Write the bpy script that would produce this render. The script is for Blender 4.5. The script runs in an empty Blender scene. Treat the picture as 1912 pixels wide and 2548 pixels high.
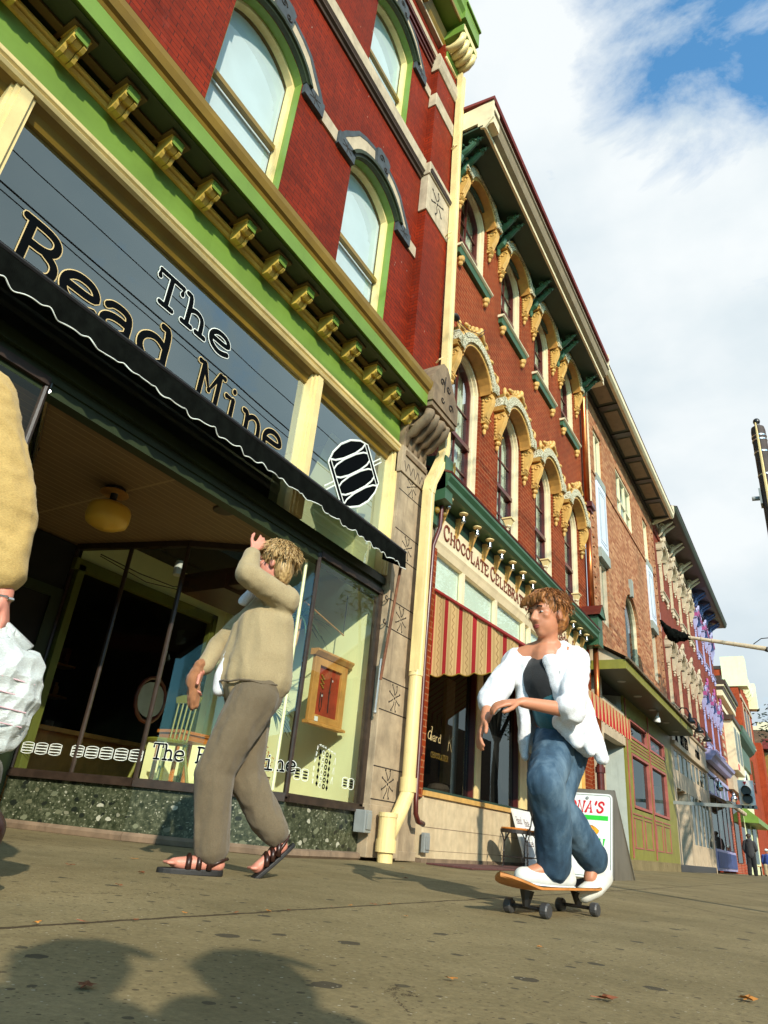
import bpy, bmesh, math, random
from mathutils import Vector, Matrix, noise
random.seed(7)
S = bpy.context.scene
COL = S.collection
# ---------------------------------------------------------------- camera
cam = bpy.data.cameras.new('Camera'); co = bpy.data.objects.new('Camera', cam); COL.objects.link(co)
cam.sensor_fit = 'VERTICAL'; cam.sensor_height = 24.0; cam.lens = 1673.857 / 2548 * 24.0
cam.clip_start = 0.02; cam.clip_end = 2000
YAW, PIT, ROL = -0.576021912, 0.442710598, 0.100274901
_f = Vector((math.sin(YAW)*math.cos(PIT), math.cos(YAW)*math.cos(PIT), math.sin(PIT)))
_r = Vector((math.cos(YAW), -math.sin(YAW), 0)); _u = _r.cross(_f)
r2 = _r*math.cos(ROL) + _u*math.sin(ROL); u2 = -_r*math.sin(ROL) + _u*math.cos(ROL)
mw = Matrix((( r2.x, u2.x, -_f.x, 0), (r2.y, u2.y, -_f.y, 0), (r2.z, u2.z, -_f.z, 0.26), (0, 0, 0, 1)))
co.matrix_world = mw
S.camera = co
S.render.resolution_x = 768; S.render.resolution_y = 1024
S.view_settings.view_transform = 'Standard'; S.view_settings.look = 'None'
S.view_settings.exposure = 0.28; S.view_settings.gamma = 1
# ---------------------------------------------------------------- light
SUNV = Vector((0.683, -0.573, 0.454)).normalized()          # towards the sun
sun = bpy.data.lights.new('Sun', 'SUN'); sun.energy = 4.6; sun.angle = math.radians(0.6); sun.color = (1, 0.90, 0.74)
so = bpy.data.objects.new('Sun', sun); COL.objects.link(so)
so.rotation_euler = SUNV.to_track_quat('Z', 'Y').to_euler()
W = bpy.data.worlds.new('World'); S.world = W; W.use_nodes = True
nt = W.node_tree; nt.nodes.clear()
def nn(nt, t, **k):
    n = nt.nodes.new(t)
    for a, b in k.items(): setattr(n, a, b)
    return n
def mth(nt, op, a, b=None, c=None):
    n = nn(nt, 'ShaderNodeMath', operation=op)
    for i, v in enumerate((a, b, c)):
        if v is None: continue
        if isinstance(v, (int, float)): n.inputs[i].default_value = v
        else: nt.links.new(v, n.inputs[i])
    return n.outputs[0]
def mixc(nt, fac, a, b, mode='MIX'):
    n = nn(nt, 'ShaderNodeMix', data_type='RGBA', blend_type=mode)
    for s, v in ((n.inputs[0], fac), (n.inputs[6], a), (n.inputs[7], b)):
        if isinstance(v, (int, float)): s.default_value = v
        elif isinstance(v, tuple): s.default_value = (*v, 1) if len(v) == 3 else v
        else: nt.links.new(v, s)
    return n.outputs[2]
def ramp(nt, fac, *st):
    n = nn(nt, 'ShaderNodeValToRGB'); e = n.color_ramp.elements
    while len(e) > 1: e.remove(e[0])
    for i, (p, c) in enumerate(st):
        x = e[0] if i == 0 else e.new(p)
        x.position = p; x.color = (*c, 1) if isinstance(c, tuple) else (c, c, c, 1)
    nt.links.new(fac, n.inputs[0]); return n.outputs[0]
sky = nn(nt, 'ShaderNodeTexSky', sky_type='NISHITA', sun_disc=False)
sky.sun_elevation = math.asin(SUNV.z); sky.sun_rotation = math.atan2(SUNV.x, SUNV.y)
sky.air_density = 1.0; sky.dust_density = 0.6
tc = nn(nt, 'ShaderNodeTexCoord')
def sph(v):          # direction on which a patch of cloud cover or of open blue sits
    d = nn(nt, 'ShaderNodeVectorMath', operation='DOT_PRODUCT'); nt.links.new(tc.outputs['Generated'], d.inputs[0])
    d.inputs[1].default_value = Vector(v).normalized(); return d.outputs['Value']
mp = nn(nt, 'ShaderNodeMapping'); mp.inputs['Scale'].default_value = (1, 1, 1.6); nt.links.new(tc.outputs['Generated'], mp.inputs[0])
n1 = nn(nt, 'ShaderNodeTexNoise'); n1.inputs['Scale'].default_value = 5; n1.inputs['Detail'].default_value = 8; n1.inputs['Roughness'].default_value = .62
n1.inputs['Distortion'].default_value = .5
nt.links.new(mp.outputs[0], n1.inputs[0])
n2 = nn(nt, 'ShaderNodeTexNoise'); n2.inputs['Scale'].default_value = 2.6; n2.inputs['Detail'].default_value = 7; nt.links.new(mp.outputs[0], n2.inputs[0])
BLUE = (0.03, 0.545, 0.838)
hole = mth(nt, 'SMOOTHSTEP' if False else 'MULTIPLY', mth(nt, 'MAXIMUM', mth(nt, 'SUBTRACT', sph(BLUE), 0.979), 0), 44)
behind = mth(nt, 'MULTIPLY', mth(nt, 'MAXIMUM', mth(nt, 'SUBTRACT', 0.05, sph((-.3, .85, .3))), 0), 1.3)
cover = mth(nt, 'ADD', n1.outputs['Fac'], mth(nt, 'SUBTRACT', 0.24, mth(nt, 'ADD', mth(nt, 'MULTIPLY', hole, .40), behind)))
cl = ramp(nt, cover, (0.38, 0.0), (0.52, .60), (0.66, 1.0))
shade = ramp(nt, n2.outputs['Fac'], (0.35, (0.56, 0.66, 0.72)), (0.50, (0.70, 0.78, 0.82)), (0.64, (0.84, 0.885, 0.90)))
bg1 = nn(nt, 'ShaderNodeBackground'); bg1.inputs[1].default_value = 0.11
nt.links.new(mixc(nt, 1.0, sky.outputs[0], (1.2, 2.2, 2.5), 'MULTIPLY'), bg1.inputs[0])
side = mth(nt, 'MINIMUM', mth(nt, 'MAXIMUM', mth(nt, 'MULTIPLY', mth(nt, 'SUBTRACT', sph((-.15, .75, .62)), .05), 1.25), 0), 1)
bg2 = nn(nt, 'ShaderNodeBackground'); nt.links.new(mth(nt, 'ADD', mth(nt, 'MULTIPLY', side, .60), .32), bg2.inputs[1]); nt.links.new(shade, bg2.inputs[0])
mx = nn(nt, 'ShaderNodeMixShader'); nt.links.new(cl, mx.inputs[0]); nt.links.new(bg1.outputs[0], mx.inputs[1]); nt.links.new(bg2.outputs[0], mx.inputs[2])
ow = nn(nt, 'ShaderNodeOutputWorld'); nt.links.new(mx.outputs[0], ow.inputs[0])

# ---------------------------------------------------------------- materials
M = {}
def wpos(nt):
    g = nn(nt, 'ShaderNodeNewGeometry'); return g.outputs['Position']
def noi(nt, scale, detail=4, vec=None, rough=.55, stretch=None):
    v = vec or wpos(nt)
    if stretch:
        m = nn(nt, 'ShaderNodeMapping'); m.inputs['Scale'].default_value = stretch; nt.links.new(v, m.inputs[0]); v = m.outputs[0]
    n = nn(nt, 'ShaderNodeTexNoise'); n.inputs['Scale'].default_value = scale; n.inputs['Detail'].default_value = detail
    n.inputs['Roughness'].default_value = rough; nt.links.new(v, n.inputs[0]); return n.outputs['Fac']
def newmat(name):
    m = bpy.data.materials.new(name); m.use_nodes = True; nt = m.node_tree
    b = nt.nodes['Principled BSDF']; M[name] = m; return m, nt, b
def bump(nt, b, h, strength=.3, dist=.01):
    n = nn(nt, 'ShaderNodeBump'); n.inputs['Strength'].default_value = strength; n.inputs['Distance'].default_value = dist
    nt.links.new(h, n.inputs['Height']); nt.links.new(n.outputs[0], b.inputs['Normal'])
def mat(name, c, rough=.6, var=.18, scale=6, bmp=.15, metal=0, dirt=.25, dirtc=None, stretch=None, bd=.004, spec=.5):
    m, nt, b = newmat(name)
    n = noi(nt, scale, 5); f = noi(nt, scale*9, 3)
    lo = tuple(x*(1-var) for x in c); hi = tuple(min(1, x*(1+var)) for x in c)
    col = ramp(nt, n, (.35, lo), (.65, hi))
    if dirt:
        d = noi(nt, 2.3, 7, stretch=stretch or (1, 1, .35), rough=.7)
        col = mixc(nt, ramp(nt, d, (.52, 0.), (.72, dirt)), col, dirtc or tuple(x*.35 for x in c))
    if dirt:
        st = noi(nt, 9, 6, stretch=(1, 1, .07), rough=.7); col = mixc(nt, ramp(nt, st, (.54, 0.), (.70, dirt*.9)), col, dirtc or tuple(x*.4 for x in c))
        ch = noi(nt, 34, 5, rough=.75); col = mixc(nt, ramp(nt, ch, (.66, 0.), (.69, dirt*1.4)), col, tuple(x*.45 for x in c))
    nt.links.new(col, b.inputs['Base Color']); b.inputs['Roughness'].default_value = rough; b.inputs['Metallic'].default_value = metal
    b.inputs['Specular IOR Level'].default_value = spec
    if bmp: bump(nt, b, f, bmp, bd)
    return m
def uz(nt):          # masonry coordinates: along the wall, up the wall
    s = nn(nt, 'ShaderNodeSeparateXYZ'); nt.links.new(wpos(nt), s.inputs[0])
    c = nn(nt, 'ShaderNodeCombineXYZ'); nt.links.new(mth(nt, 'ADD', s.outputs[0], s.outputs[1]), c.inputs[0]); nt.links.new(s.outputs[2], c.inputs[1])
    return c.outputs[0], s
def brick(name, c1, c2, mort, bw=.215, bh=.067, ms=.008, patch=None, bs=.6, rough=.75, mix=.5, white=False):
    m, nt, b = newmat(name); v, s = uz(nt)
    t = nn(nt, 'ShaderNodeTexBrick'); nt.links.new(v, t.inputs['Vector'])
    t.inputs['Color1'].default_value = (*c1, 1); t.inputs['Color2'].default_value = (*c2, 1); t.inputs['Mortar'].default_value = (*mort, 1)
    t.inputs['Scale'].default_value = 1; t.inputs['Brick Width'].default_value = bw; t.inputs['Row Height'].default_value = bh
    t.inputs['Mortar Size'].default_value = ms; t.inputs['Mortar Smooth'].default_value = .25; t.inputs['Bias'].default_value = 0
    col = t.outputs['Color']
    n = noi(nt, 1.7, 6, rough=.65); col = mixc(nt, ramp(nt, n, (.4, 0.), (.7, .55)), col, patch or tuple(x*.45 for x in c1))
    n3 = noi(nt, 14, 3); col = mixc(nt, .35, col, ramp(nt, n3, (.3, (.5, .5, .5)), (.7, (1.35, 1.35, 1.35))), 'MULTIPLY')
    sm = noi(nt, .8, 7, rough=.7, stretch=(1, 1, .45)); col = mixc(nt, ramp(nt, sm, (.48, 0.), (.68, .5)), col, tuple(x*.28 for x in c1))
    lt = noi(nt, 2.6, 7, rough=.8, stretch=(1, 1, .3)); col = mixc(nt, ramp(nt, lt, (.60, 0.), (.74, .28)), col, tuple(min(1, x*1.3+.06) for x in c1))
    if white:        # scattered open joints and lime marks
        w = nn(nt, 'ShaderNodeTexVoronoi', feature='F1'); w.inputs['Scale'].default_value = 3.1
        mp = nn(nt, 'ShaderNodeMapping'); mp.inputs['Scale'].default_value = (3.0, .8, 1); nt.links.new(v, mp.inputs[0]); nt.links.new(mp.outputs[0], w.inputs['Vector'])
        col = mixc(nt, ramp(nt, w.outputs['Distance'], (0.035, .75), (.05, 0.)), col, (.5, .4, .33))
    nt.links.new(col, b.inputs['Base Color']); b.inputs['Roughness'].default_value = rough; b.inputs['Specular IOR Level'].default_value = .15
    h = mth(nt, 'ADD', mth(nt, 'MULTIPLY', t.outputs['Fac'], -1.), mth(nt, 'MULTIPLY', n3, .25))
    bump(nt, b, h, bs, .006); return m
def glassm(name, tint=(.8, .85, .85), refl=.12, rough=0.0, graze=.75):
    m = bpy.data.materials.new(name); m.use_nodes = True; nt = m.node_tree; nt.nodes.clear(); M[name] = m
    tr = nn(nt, 'ShaderNodeBsdfTransparent'); tr.inputs[0].default_value = (*tint, 1)
    gl = nn(nt, 'ShaderNodeBsdfGlossy'); gl.inputs[0].default_value = (.85, 1, 1, 1); gl.inputs['Roughness'].default_value = rough
    lw = nn(nt, 'ShaderNodeLayerWeight'); lw.inputs[0].default_value = .5
    f = mth(nt, 'ADD', mth(nt, 'MULTIPLY', mth(nt, 'POWER', lw.outputs['Facing'], 3.5), graze), refl)
    bp = nn(nt, 'ShaderNodeBump'); bp.inputs['Strength'].default_value = .03; bp.inputs['Distance'].default_value = .02
    nt.links.new(noi(nt, .9, 1), bp.inputs['Height']); nt.links.new(bp.outputs[0], gl.inputs['Normal'])
    mx = nn(nt, 'ShaderNodeMixShader'); nt.links.new(f, mx.inputs[0]); nt.links.new(tr.outputs[0], mx.inputs[1]); nt.links.new(gl.outputs[0], mx.inputs[2])
    o = nn(nt, 'ShaderNodeOutputMaterial'); nt.links.new(mx.outputs[0], o.inputs[0]); return m
brick('brick_red', (.27, .022, .003), (.19, .014, .002), (.06, .008, .002), .21, .062, .005, patch=(.11, .013, .003), bs=.5, rough=.6, white=True)
brick('brick_brown', (.27, .040, .007), (.19, .024, .004), (.36, .15, .065), .215, .075, .0075, patch=(.16, .024, .006), bs=.5)
brick('brick_tan', (.56, .29, .14), (.25, .06, .02), (.34, .2, .12), .22, .078, .009, patch=(.33, .13, .055), bs=.5)
brick('brick_painted', (.23, .05, .03), (.20, .045, .025), (.16, .035, .02), .21, .068, .006, patch=(.19, .045, .028), bs=.4)
brick('brick_orange', (.42, .07, .02), (.34, .05, .015), (.22, .04, .015), .21, .07, .008, patch=(.3, .045, .015))
brick('brick_grey', (.22, .13, .08), (.15, .085, .05), (.12, .08, .05), .3, .12, .02, patch=(.1, .06, .04))
brick('quoin_brick', (.45, .06, .02), (.40, .05, .018), (.5, .4, .28), .25, .075, .008)
mat('stone', (.36, .28, .18), .8, .22, 5, .35, dirt=.55, dirtc=(.10, .065, .035))
mat('stone_mid', (.22, .155, .09), .8, .25, 6, .4, dirt=.6, dirtc=(.06, .035, .02))
mat('stone_cream', (.46, .37, .25), .8, .15, 6, .3, dirt=.4, dirtc=(.16, .11, .07))
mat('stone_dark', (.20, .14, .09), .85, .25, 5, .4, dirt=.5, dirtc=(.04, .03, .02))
mat('slate', (.045, .055, .062), .6, .25, 9, .3, dirt=.2)
mat('incised', (.02, .014, .010), .9, .1, 9, 0, dirt=0)
mat('green', (.145, .25, .035), .45, .12, 1.6, .08, dirt=.35, dirtc=(.09, .16, .015), stretch=(1, .5, 2))
mat('green_dark', (.020, .032, .010), .5, .2, 3, .1)
mat('gold', (.23, .14, .014), .33, .15, 3, .08, dirt=.3, dirtc=(.17, .09, .02), spec=.7)
mat('gold_light', (.60, .42, .08), .35, .12, 3, .08, dirt=.25, dirtc=(.25, .13, .02), spec=.7)
mat('gold_brown', (.12, .07, .018), .5, .12, 3, .05)  # dark brownish gold of the soffit mouldings
mat('cream', (.76, .60, .27), .42, .08, 4, .08, dirt=.38, dirtc=(.42, .29, .12))
mat('cream_white', (.72, .62, .40), .45, .08, 4, .08, dirt=.2, dirtc=(.4, .3, .17))
mat('ceiling_dark', (.05, .04, .025), .8, .1, 3, 0, dirt=0)
mat('brown_dark', (.05, .028, .015), .5, .2, 4, .1)
mat('bronze', (.035, .022, .015), .38, .3, 12, .15, spec=.6)
mat('black_metal', (.012, .012, .012), .35, .2, 10, .1, spec=.6)
mat('chrome', (.6, .6, .58), .2, .05, 10, 0, metal=1, dirt=0)
mat('green_shop', (.035, .10, .048), .42, .12, 3, .1, dirt=.3, dirtc=(.018, .05, .028))
mat('green_shop_dark', (.011, .04, .024), .5, .15, 4, .1)
mat('ochre', (.58, .34, .09), .5, .12, 8, .15, dirt=.35, dirtc=(.3, .14, .03))
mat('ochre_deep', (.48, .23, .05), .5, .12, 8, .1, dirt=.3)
mat('maroon', (.085, .012, .008), .35, .2, 8, .1, spec=.7)
mat('red_trim', (.25, .02, .015), .45, .15, 5, .1)
mat('beige', (.52, .42, .28), .6, .1, 5, .1, dirt=.25)
mat('beige_dark', (.26, .2, .12), .6, .1, 5, .1)
mat('grey_box', (.24, .26, .25), .5, .08, 8, .1)
mat('galv', (.36, .38, .37), .45, .1, 20, .1, metal=.5)
mat('blind', (.56, .62, .72), .9, .05, 2, .05, dirt=0)
mat('blind_white', (.66, .74, .68), .9, .04, 3, .05, dirt=0)
mat('curtain', (.55, .56, .46), .95, .1, 3, .1, dirt=.2)
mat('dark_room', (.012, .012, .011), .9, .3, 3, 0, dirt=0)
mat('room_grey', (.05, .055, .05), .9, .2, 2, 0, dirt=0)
mat('room_cream', (.78, .80, .46), .9, .05, 2, .05, dirt=.08, dirtc=(.5, .5, .3))
mat('olive', (.11, .12, .02), .55, .12, 4, .1)
mat('olive_fresh', (.20, .19, .025), .5, .12, 4, .08, dirt=.25, dirtc=(.15, .15, .03))
mat('pink_trim', (.34, .095, .075), .5, .15, 4, .1)
mat('beam_red', (.05, .012, .008), .5, .2, 6, .1)
mat('pine', (.50, .24, .06), .45, .2, 5, .1, dirt=.3, stretch=(8, 8, .6))
mat('red_felt', (.28, .03, .006), .9, .25, 6, .1, dirt=.3)
mat('seat_wood', (.5, .17, .03), .4, .2, 8, .1)
mat('iron', (.015, .011, .009), .5, .2, 20, .2)
mat('white', (.72, .74, .72), .5, .04, 6, .04, dirt=.06)
mat('white_line', (.75, .8, .74), .6, .03, 6, 0, dirt=0)
mat('gold_line', (.62, .47, .22), .5, .05, 6, 0, dirt=0)
mat('ink', (.004, .005, .006), 1.0, .05, 6, 0, dirt=0, spec=0)
mat('sign_brown', (.16, .030, .010), .55, .1, 8, .1)
mat('sign_red', (.55, .012, .015), .5, .05, 6, 0, dirt=0)
mat('sign_green', (.02, .52, .03), .5, .05, 6, 0, dirt=0)
mat('lemon', (.80, .38, .01), .5, .1, 20, 0, dirt=0)
mat('lemon_line', (.35, .08, .0), .5, .1, 20, 0, dirt=0)
mat('sheet_metal', (.19, .17, .13), .42, .12, 3, .05, metal=.35, dirt=.4)
mat('bulkhead_beige', (.56, .45, .28), .7, .12, 7, .1, dirt=.3, dirtc=(.32, .21, .1), stretch=(1, 1, .25))
mat('paint_grey', (.28, .31, .27), .7, .08, 3, .1)
mat('mat_red', (.10, .035, .03), .95, .25, 30, .4)
mat('amber', (.85, .50, .06), .35, .1, 2, 0, dirt=0)
mat('leafc', (.42, .17, .03), .6, .4, 12, .2)
mat('leafb', (.20, .06, .02), .6, .4, 12, .2)
mat('tan_trim', (.50, .40, .27), .6, .1, 5, .1, dirt=.25)
mat('lilac', (.34, .33, .54), .5, .08, 5, .1, dirt=.2)
mat('blue_trim', (.06, .10, .26), .5, .12, 5, .1)
mat('magenta', (.34, .06, .20), .5, .1, 5, .1)
mat('pale_yellow', (.72, .76, .44), .6, .05, 5, .1, dirt=.15)
mat('roof_red', (.17, .022, .018), .7, .2, 5, .2)
mat('shingle', (.12, .085, .05), .9, .3, 7, .5)
mat('bark', (.06, .045, .03), .9, .3, 12, .6)
mat('pole_wood', (.05, .035, .03), .7, .35, 10, .3, stretch=(6, 6, .5))
mat('cloth_black', (.004, .005, .004), 1.0, .3, 14, .3, bd=.003, spec=.05)
mat('neon', (.9, .1, .3), .5, 0, 1, 0, dirt=0)
mat('asphalt', (.05, .05, .05), .9, .2, 8, .4)
mat('rust', (.16, .06, .025), .7, .3, 12, .3)
mat('display_blue', (.05, .08, .22), .6, .2, 4, .1)
glassm('glass', (.74, .80, .78), .08)
glassm('glass_dark', (.42, .45, .45), .10, graze=.28)
glassm('glass_clear', (.90, .94, .88), .05)
glassm('glass_upper', (.80, .84, .82), .30)
def copper():
    m, nt, b = newmat('copper'); n = noi(nt, 7, 5, stretch=(1, 1, .3))
    nt.links.new(ramp(nt, n, (.3, (.34, .075, .02)), (.7, (.62, .18, .055))), b.inputs['Base Color'])
    b.inputs['Metallic'].default_value = .85; b.inputs['Roughness'].default_value = .28
copper()
def terrazzo():      # bulkhead panels of dark green breccia
    m, nt, b = newmat('breccia'); p = wpos(nt)
    mp = nn(nt, 'ShaderNodeMapping'); mp.inputs['Scale'].default_value = (1, 1, 1.5); nt.links.new(p, mp.inputs[0])
    w = noi(nt, 9, 4); ad = nn(nt, 'ShaderNodeVectorMath', operation='ADD'); nt.links.new(mp.outputs[0], ad.inputs[0])
    cb = nn(nt, 'ShaderNodeCombineXYZ'); [nt.links.new(mth(nt, 'MULTIPLY', w, .09), cb.inputs[i]) for i in range(3)]; nt.links.new(cb.outputs[0], ad.inputs[1])
    def vor(sc):
        v = nn(nt, 'ShaderNodeTexVoronoi', feature='F1'); v.inputs['Scale'].default_value = sc; nt.links.new(ad.outputs[0], v.inputs['Vector'])
        s = nn(nt, 'ShaderNodeSeparateColor'); nt.links.new(v.outputs['Color'], s.inputs[0]); return v.outputs['Distance'], s.outputs
    base = ramp(nt, noi(nt, 26, 6, rough=.7), (.38, (.018, .025, .012)), (.55, (.06, .07, .038)), (.72, (.16, .17, .11)))
    d2, c2 = vor(46); base = mixc(nt, mth(nt, 'MULTIPLY', mth(nt, 'LESS_THAN', d2, .42), mth(nt, 'GREATER_THAN', c2[0], .55)), base, ramp(nt, c2[1], (.2, (.03, .04, .02)), (.75, (.16, .17, .11)), (.95, (.34, .34, .26))))
    d1, c1 = vor(12)
    base = mixc(nt, mth(nt, 'MULTIPLY', mth(nt, 'LESS_THAN', d1, .36), mth(nt, 'GREATER_THAN', c1[0], .66)), base, ramp(nt, c1[1], (.0, (.010, .014, .010)), (.5, (.016, .02, .014)), (.55, (.17, .19, .12)), (.8, (.12, .12, .07)), (.9, (.42, .42, .33))))
    nt.links.new(base, b.inputs['Base Color']); b.inputs['Roughness'].default_value = .35; bump(nt, b, noi(nt, 60, 3), .1, .003)
terrazzo()
def groundm():
    m, nt, b = newmat('concrete'); p = wpos(nt)
    s = nn(nt, 'ShaderNodeSeparateXYZ'); nt.links.new(p, s.inputs[0]); x, y = s.outputs[0], s.outputs[1]
    col = ramp(nt, noi(nt, 1.1, 9, rough=.72), (.35, (.145, .115, .052)), (.65, (.25, .20, .10)))
    col = mixc(nt, .5, col, ramp(nt, noi(nt, 55, 5, rough=.8), (.3, (.42, .42, .42)), (.7, (1.6, 1.6, 1.6))), 'MULTIPLY')
    col = mixc(nt, ramp(nt, noi(nt, 3.1, 8, rough=.75), (.55, 0.), (.75, .5)), col, (.12, .085, .035))
    def spots(sc, r, keep, seed, c):
        nonlocal col
        mp = nn(nt, 'ShaderNodeMapping'); mp.inputs['Location'].default_value = (seed, seed*2.3, 0); nt.links.new(p, mp.inputs[0])
        v = nn(nt, 'ShaderNodeTexVoronoi', feature='F1', voronoi_dimensions='2D'); v.inputs['Scale'].default_value = sc; nt.links.new(mp.outputs[0], v.inputs['Vector'])
        q = nn(nt, 'ShaderNodeSeparateColor'); nt.links.new(v.outputs['Color'], q.inputs[0])
        rr = mth(nt, 'MULTIPLY', q.outputs[1], r); dd = mth(nt, 'ADD', v.outputs['Distance'], mth(nt, 'MULTIPLY', mth(nt, 'SUBTRACT', noi(nt, 38, 3), .5), .09))
        k = mth(nt, 'MULTIPLY', mth(nt, 'LESS_THAN', dd, rr), mth(nt, 'GREATER_THAN', q.outputs[0], keep))
        col = mixc(nt, mth(nt, 'MULTIPLY', k, .82), col, c)
    spots(4.3, .13, .66, 3.1, (.035, .03, .02)); spots(8, .12, .70, 8.7, (.05, .042, .025)); spots(19, .15, .66, 1.7, (.06, .045, .025)); spots(60, .22, .7, 5.7, (.06, .04, .02)); spots(48, .16, .85, 9.7, (.40, .36, .26))
    w = mth(nt, 'MULTIPLY', mth(nt, 'SUBTRACT', noi(nt, 5, 6, rough=.7), .5), .06)
    def line(c, at, wd):
        return mth(nt, 'LESS_THAN', mth(nt, 'ABSOLUTE', mth(nt, 'ADD', mth(nt, 'SUBTRACT', c, at), w)), wd)
    L = line(x, -1.56, .011)
    for at, wd in ((17.0, .03), (9.7, .012), (28, .05), (40, .06), (-1.4, .012)): L = mth(nt, 'MAXIMUM', L, line(y, at, wd))
    L = mth(nt, 'MAXIMUM', L, mth(nt, 'MULTIPLY', line(y, 3.1, .004), mth(nt, 'LESS_THAN', x, -2.9)))
    L = mth(nt, 'MAXIMUM', L, line(x, .9, .012))
    ve = nn(nt, 'ShaderNodeTexVoronoi', feature='DISTANCE_TO_EDGE', voronoi_dimensions='2D'); ve.inputs['Scale'].default_value = .55
    wv = nn(nt, 'ShaderNodeVectorMath', operation='ADD'); cw = nn(nt, 'ShaderNodeCombineXYZ'); [nt.links.new(mth(nt, 'MULTIPLY', noi(nt, 2.5+k, 7, rough=.75), .5), cw.inputs[k]) for k in range(2)]; nt.links.new(p, wv.inputs[0]); nt.links.new(cw.outputs[0], wv.inputs[1]); nt.links.new(wv.outputs[0], ve.inputs['Vector'])
    L = mth(nt, 'MAXIMUM', L, mth(nt, 'MULTIPLY', mth(nt, 'LESS_THAN', ve.outputs['Distance'], .0022), mth(nt, 'GREATER_THAN', noi(nt, .9, 2), .52)))
    # a diagonal crack running off to the curb
    L = mth(nt, 'MAXIMUM', L, mth(nt, 'MULTIPLY', mth(nt, 'LESS_THAN', mth(nt, 'ABSOLUTE', mth(nt, 'ADD', mth(nt, 'ADD', mth(nt, 'MULTIPLY', x, 1.38), mth(nt, 'SUBTRACT', y, 4.3)), mth(nt, 'MULTIPLY', w, 2))), .009), mth(nt, 'GREATER_THAN', x, -1.85)))
    col = mixc(nt, mth(nt, 'MULTIPLY', L, .85), col, (.035, .02, .008))
    nt.links.new(col, b.inputs['Base Color']); b.inputs['Roughness'].default_value = .82; b.inputs['Specular IOR Level'].default_value = .3
    h = mth(nt, 'SUBTRACT', mth(nt, 'ADD', mth(nt, 'MULTIPLY', noi(nt, 70, 4, rough=.8), .5), noi(nt, 9, 4)), mth(nt, 'MULTIPLY', L, 1.6))
    bump(nt, b, h, .55, .006)
groundm()
def beadboard():
    m, nt, b = newmat('beadboard'); s = nn(nt, 'ShaderNodeSeparateXYZ'); nt.links.new(wpos(nt), s.inputs[0])
    fr = mth(nt, 'FRACT', mth(nt, 'MULTIPLY', s.outputs[0], 12.5)); g = mth(nt, 'LESS_THAN', fr, .12)
    gy = mth(nt, 'LESS_THAN', mth(nt, 'ABSOLUTE', mth(nt, 'SUBTRACT', s.outputs[1], 3.22)), .012)
    col = mixc(nt, mth(nt, 'MAXIMUM', g, gy), ramp(nt, noi(nt, 2, 4), (.3, (.19, .115, .05)), (.7, (.25, .155, .07))), (.36, .24, .11))
    nt.links.new(col, b.inputs['Base Color']); b.inputs['Roughness'].default_value = .6; bump(nt, b, mth(nt, 'MULTIPLY', g, -1), .8, .006)
beadboard()
def rockface():
    m, nt, b = newmat('rockface'); n = noi(nt, 42, 4, rough=.7)
    nt.links.new(ramp(nt, n, (.38, (.10, .085, .03)), (.47, (.34, .30, .16)), (.54, (.78, .74, .55))), b.inputs['Base Color'])
    b.inputs['Roughness'].default_value = .8; bump(nt, b, n, 1, .02)
rockface()
def stripes(name, red, dark, period, w, off=0, axis=0, c=(.50, .33, .14)):
    m, nt, b = newmat(name); s = nn(nt, 'ShaderNodeSeparateXYZ'); nt.links.new(wpos(nt), s.inputs[0])
    q = mth(nt, 'FRACT', mth(nt, 'MULTIPLY', mth(nt, 'ADD', s.outputs[axis], off), 1/period))
    col = mixc(nt, mth(nt, 'LESS_THAN', q, w), c, red)
    # woven border lines and a running vine between the stripes
    for a in (.40, .46, .84, .90):
        col = mixc(nt, mth(nt, 'MULTIPLY', mth(nt, 'LESS_THAN', mth(nt, 'ABSOLUTE', mth(nt, 'SUBTRACT', q, a)), .012), .7), col, dark)
    sn = mth(nt, 'MULTIPLY', mth(nt, 'SINE', mth(nt, 'MULTIPLY', s.outputs[2], 70)), .06)
    col = mixc(nt, mth(nt, 'MULTIPLY', mth(nt, 'LESS_THAN', mth(nt, 'ABSOLUTE', mth(nt, 'SUBTRACT', mth(nt, 'ADD', q, sn), .65)), .03), .65), col, dark)
    nt.links.new(col, b.inputs['Base Color']); b.inputs['Roughness'].default_value = .9
    tl = noi(nt, 90, 2); bump(nt, b, tl, .15, .003)
stripes('awning_side', (.33, .010, .012), (.20, .10, .03), .195, .27, .0, 0)
stripes('awning_front', (.33, .012, .012), (.10, .04, .02), .19, .25, .0, 1)
def shirt(name, c, sc=30, var=.1, b_=.25, rough=.9, trans=0):
    m, nt, b = newmat(name); n = noi(nt, 4, 4); f = noi(nt, 420, 2); h = noi(nt, 150, 3, stretch=(1, 1, 3))
    col = ramp(nt, n, (.3, tuple(x*(1-var) for x in c)), (.7, tuple(min(1, x*(1+var)) for x in c)))
    col = mixc(nt, .55, col, ramp(nt, h, (.35, (.72, .72, .72)), (.65, (1.22, 1.22, 1.22))), 'MULTIPLY')
    nt.links.new(col, b.inputs['Base Color']); b.inputs['Roughness'].default_value = rough; b.inputs['Sheen Weight'].default_value = .15
    if trans: b.inputs['Transmission Weight'].default_value = trans
    bump(nt, b, mth(nt, 'ADD', f, mth(nt, 'ADD', h, mth(nt, 'MULTIPLY', noi(nt, 14, 4, stretch=(1, 1, .4)), 4))), .4, .004)
shirt('jacket_tan', (.34, .27, .145)); shirt('trousers_brown', (.135, .105, .062)); shirt('shirt_white', (.75, .78, .80), var=.03)
shirt('hoodie_white', (.74, .77, .80), var=.04); shirt('tee_black', (.012, .014, .016)); shirt('tee_teal', (.02, .12, .15))
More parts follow.
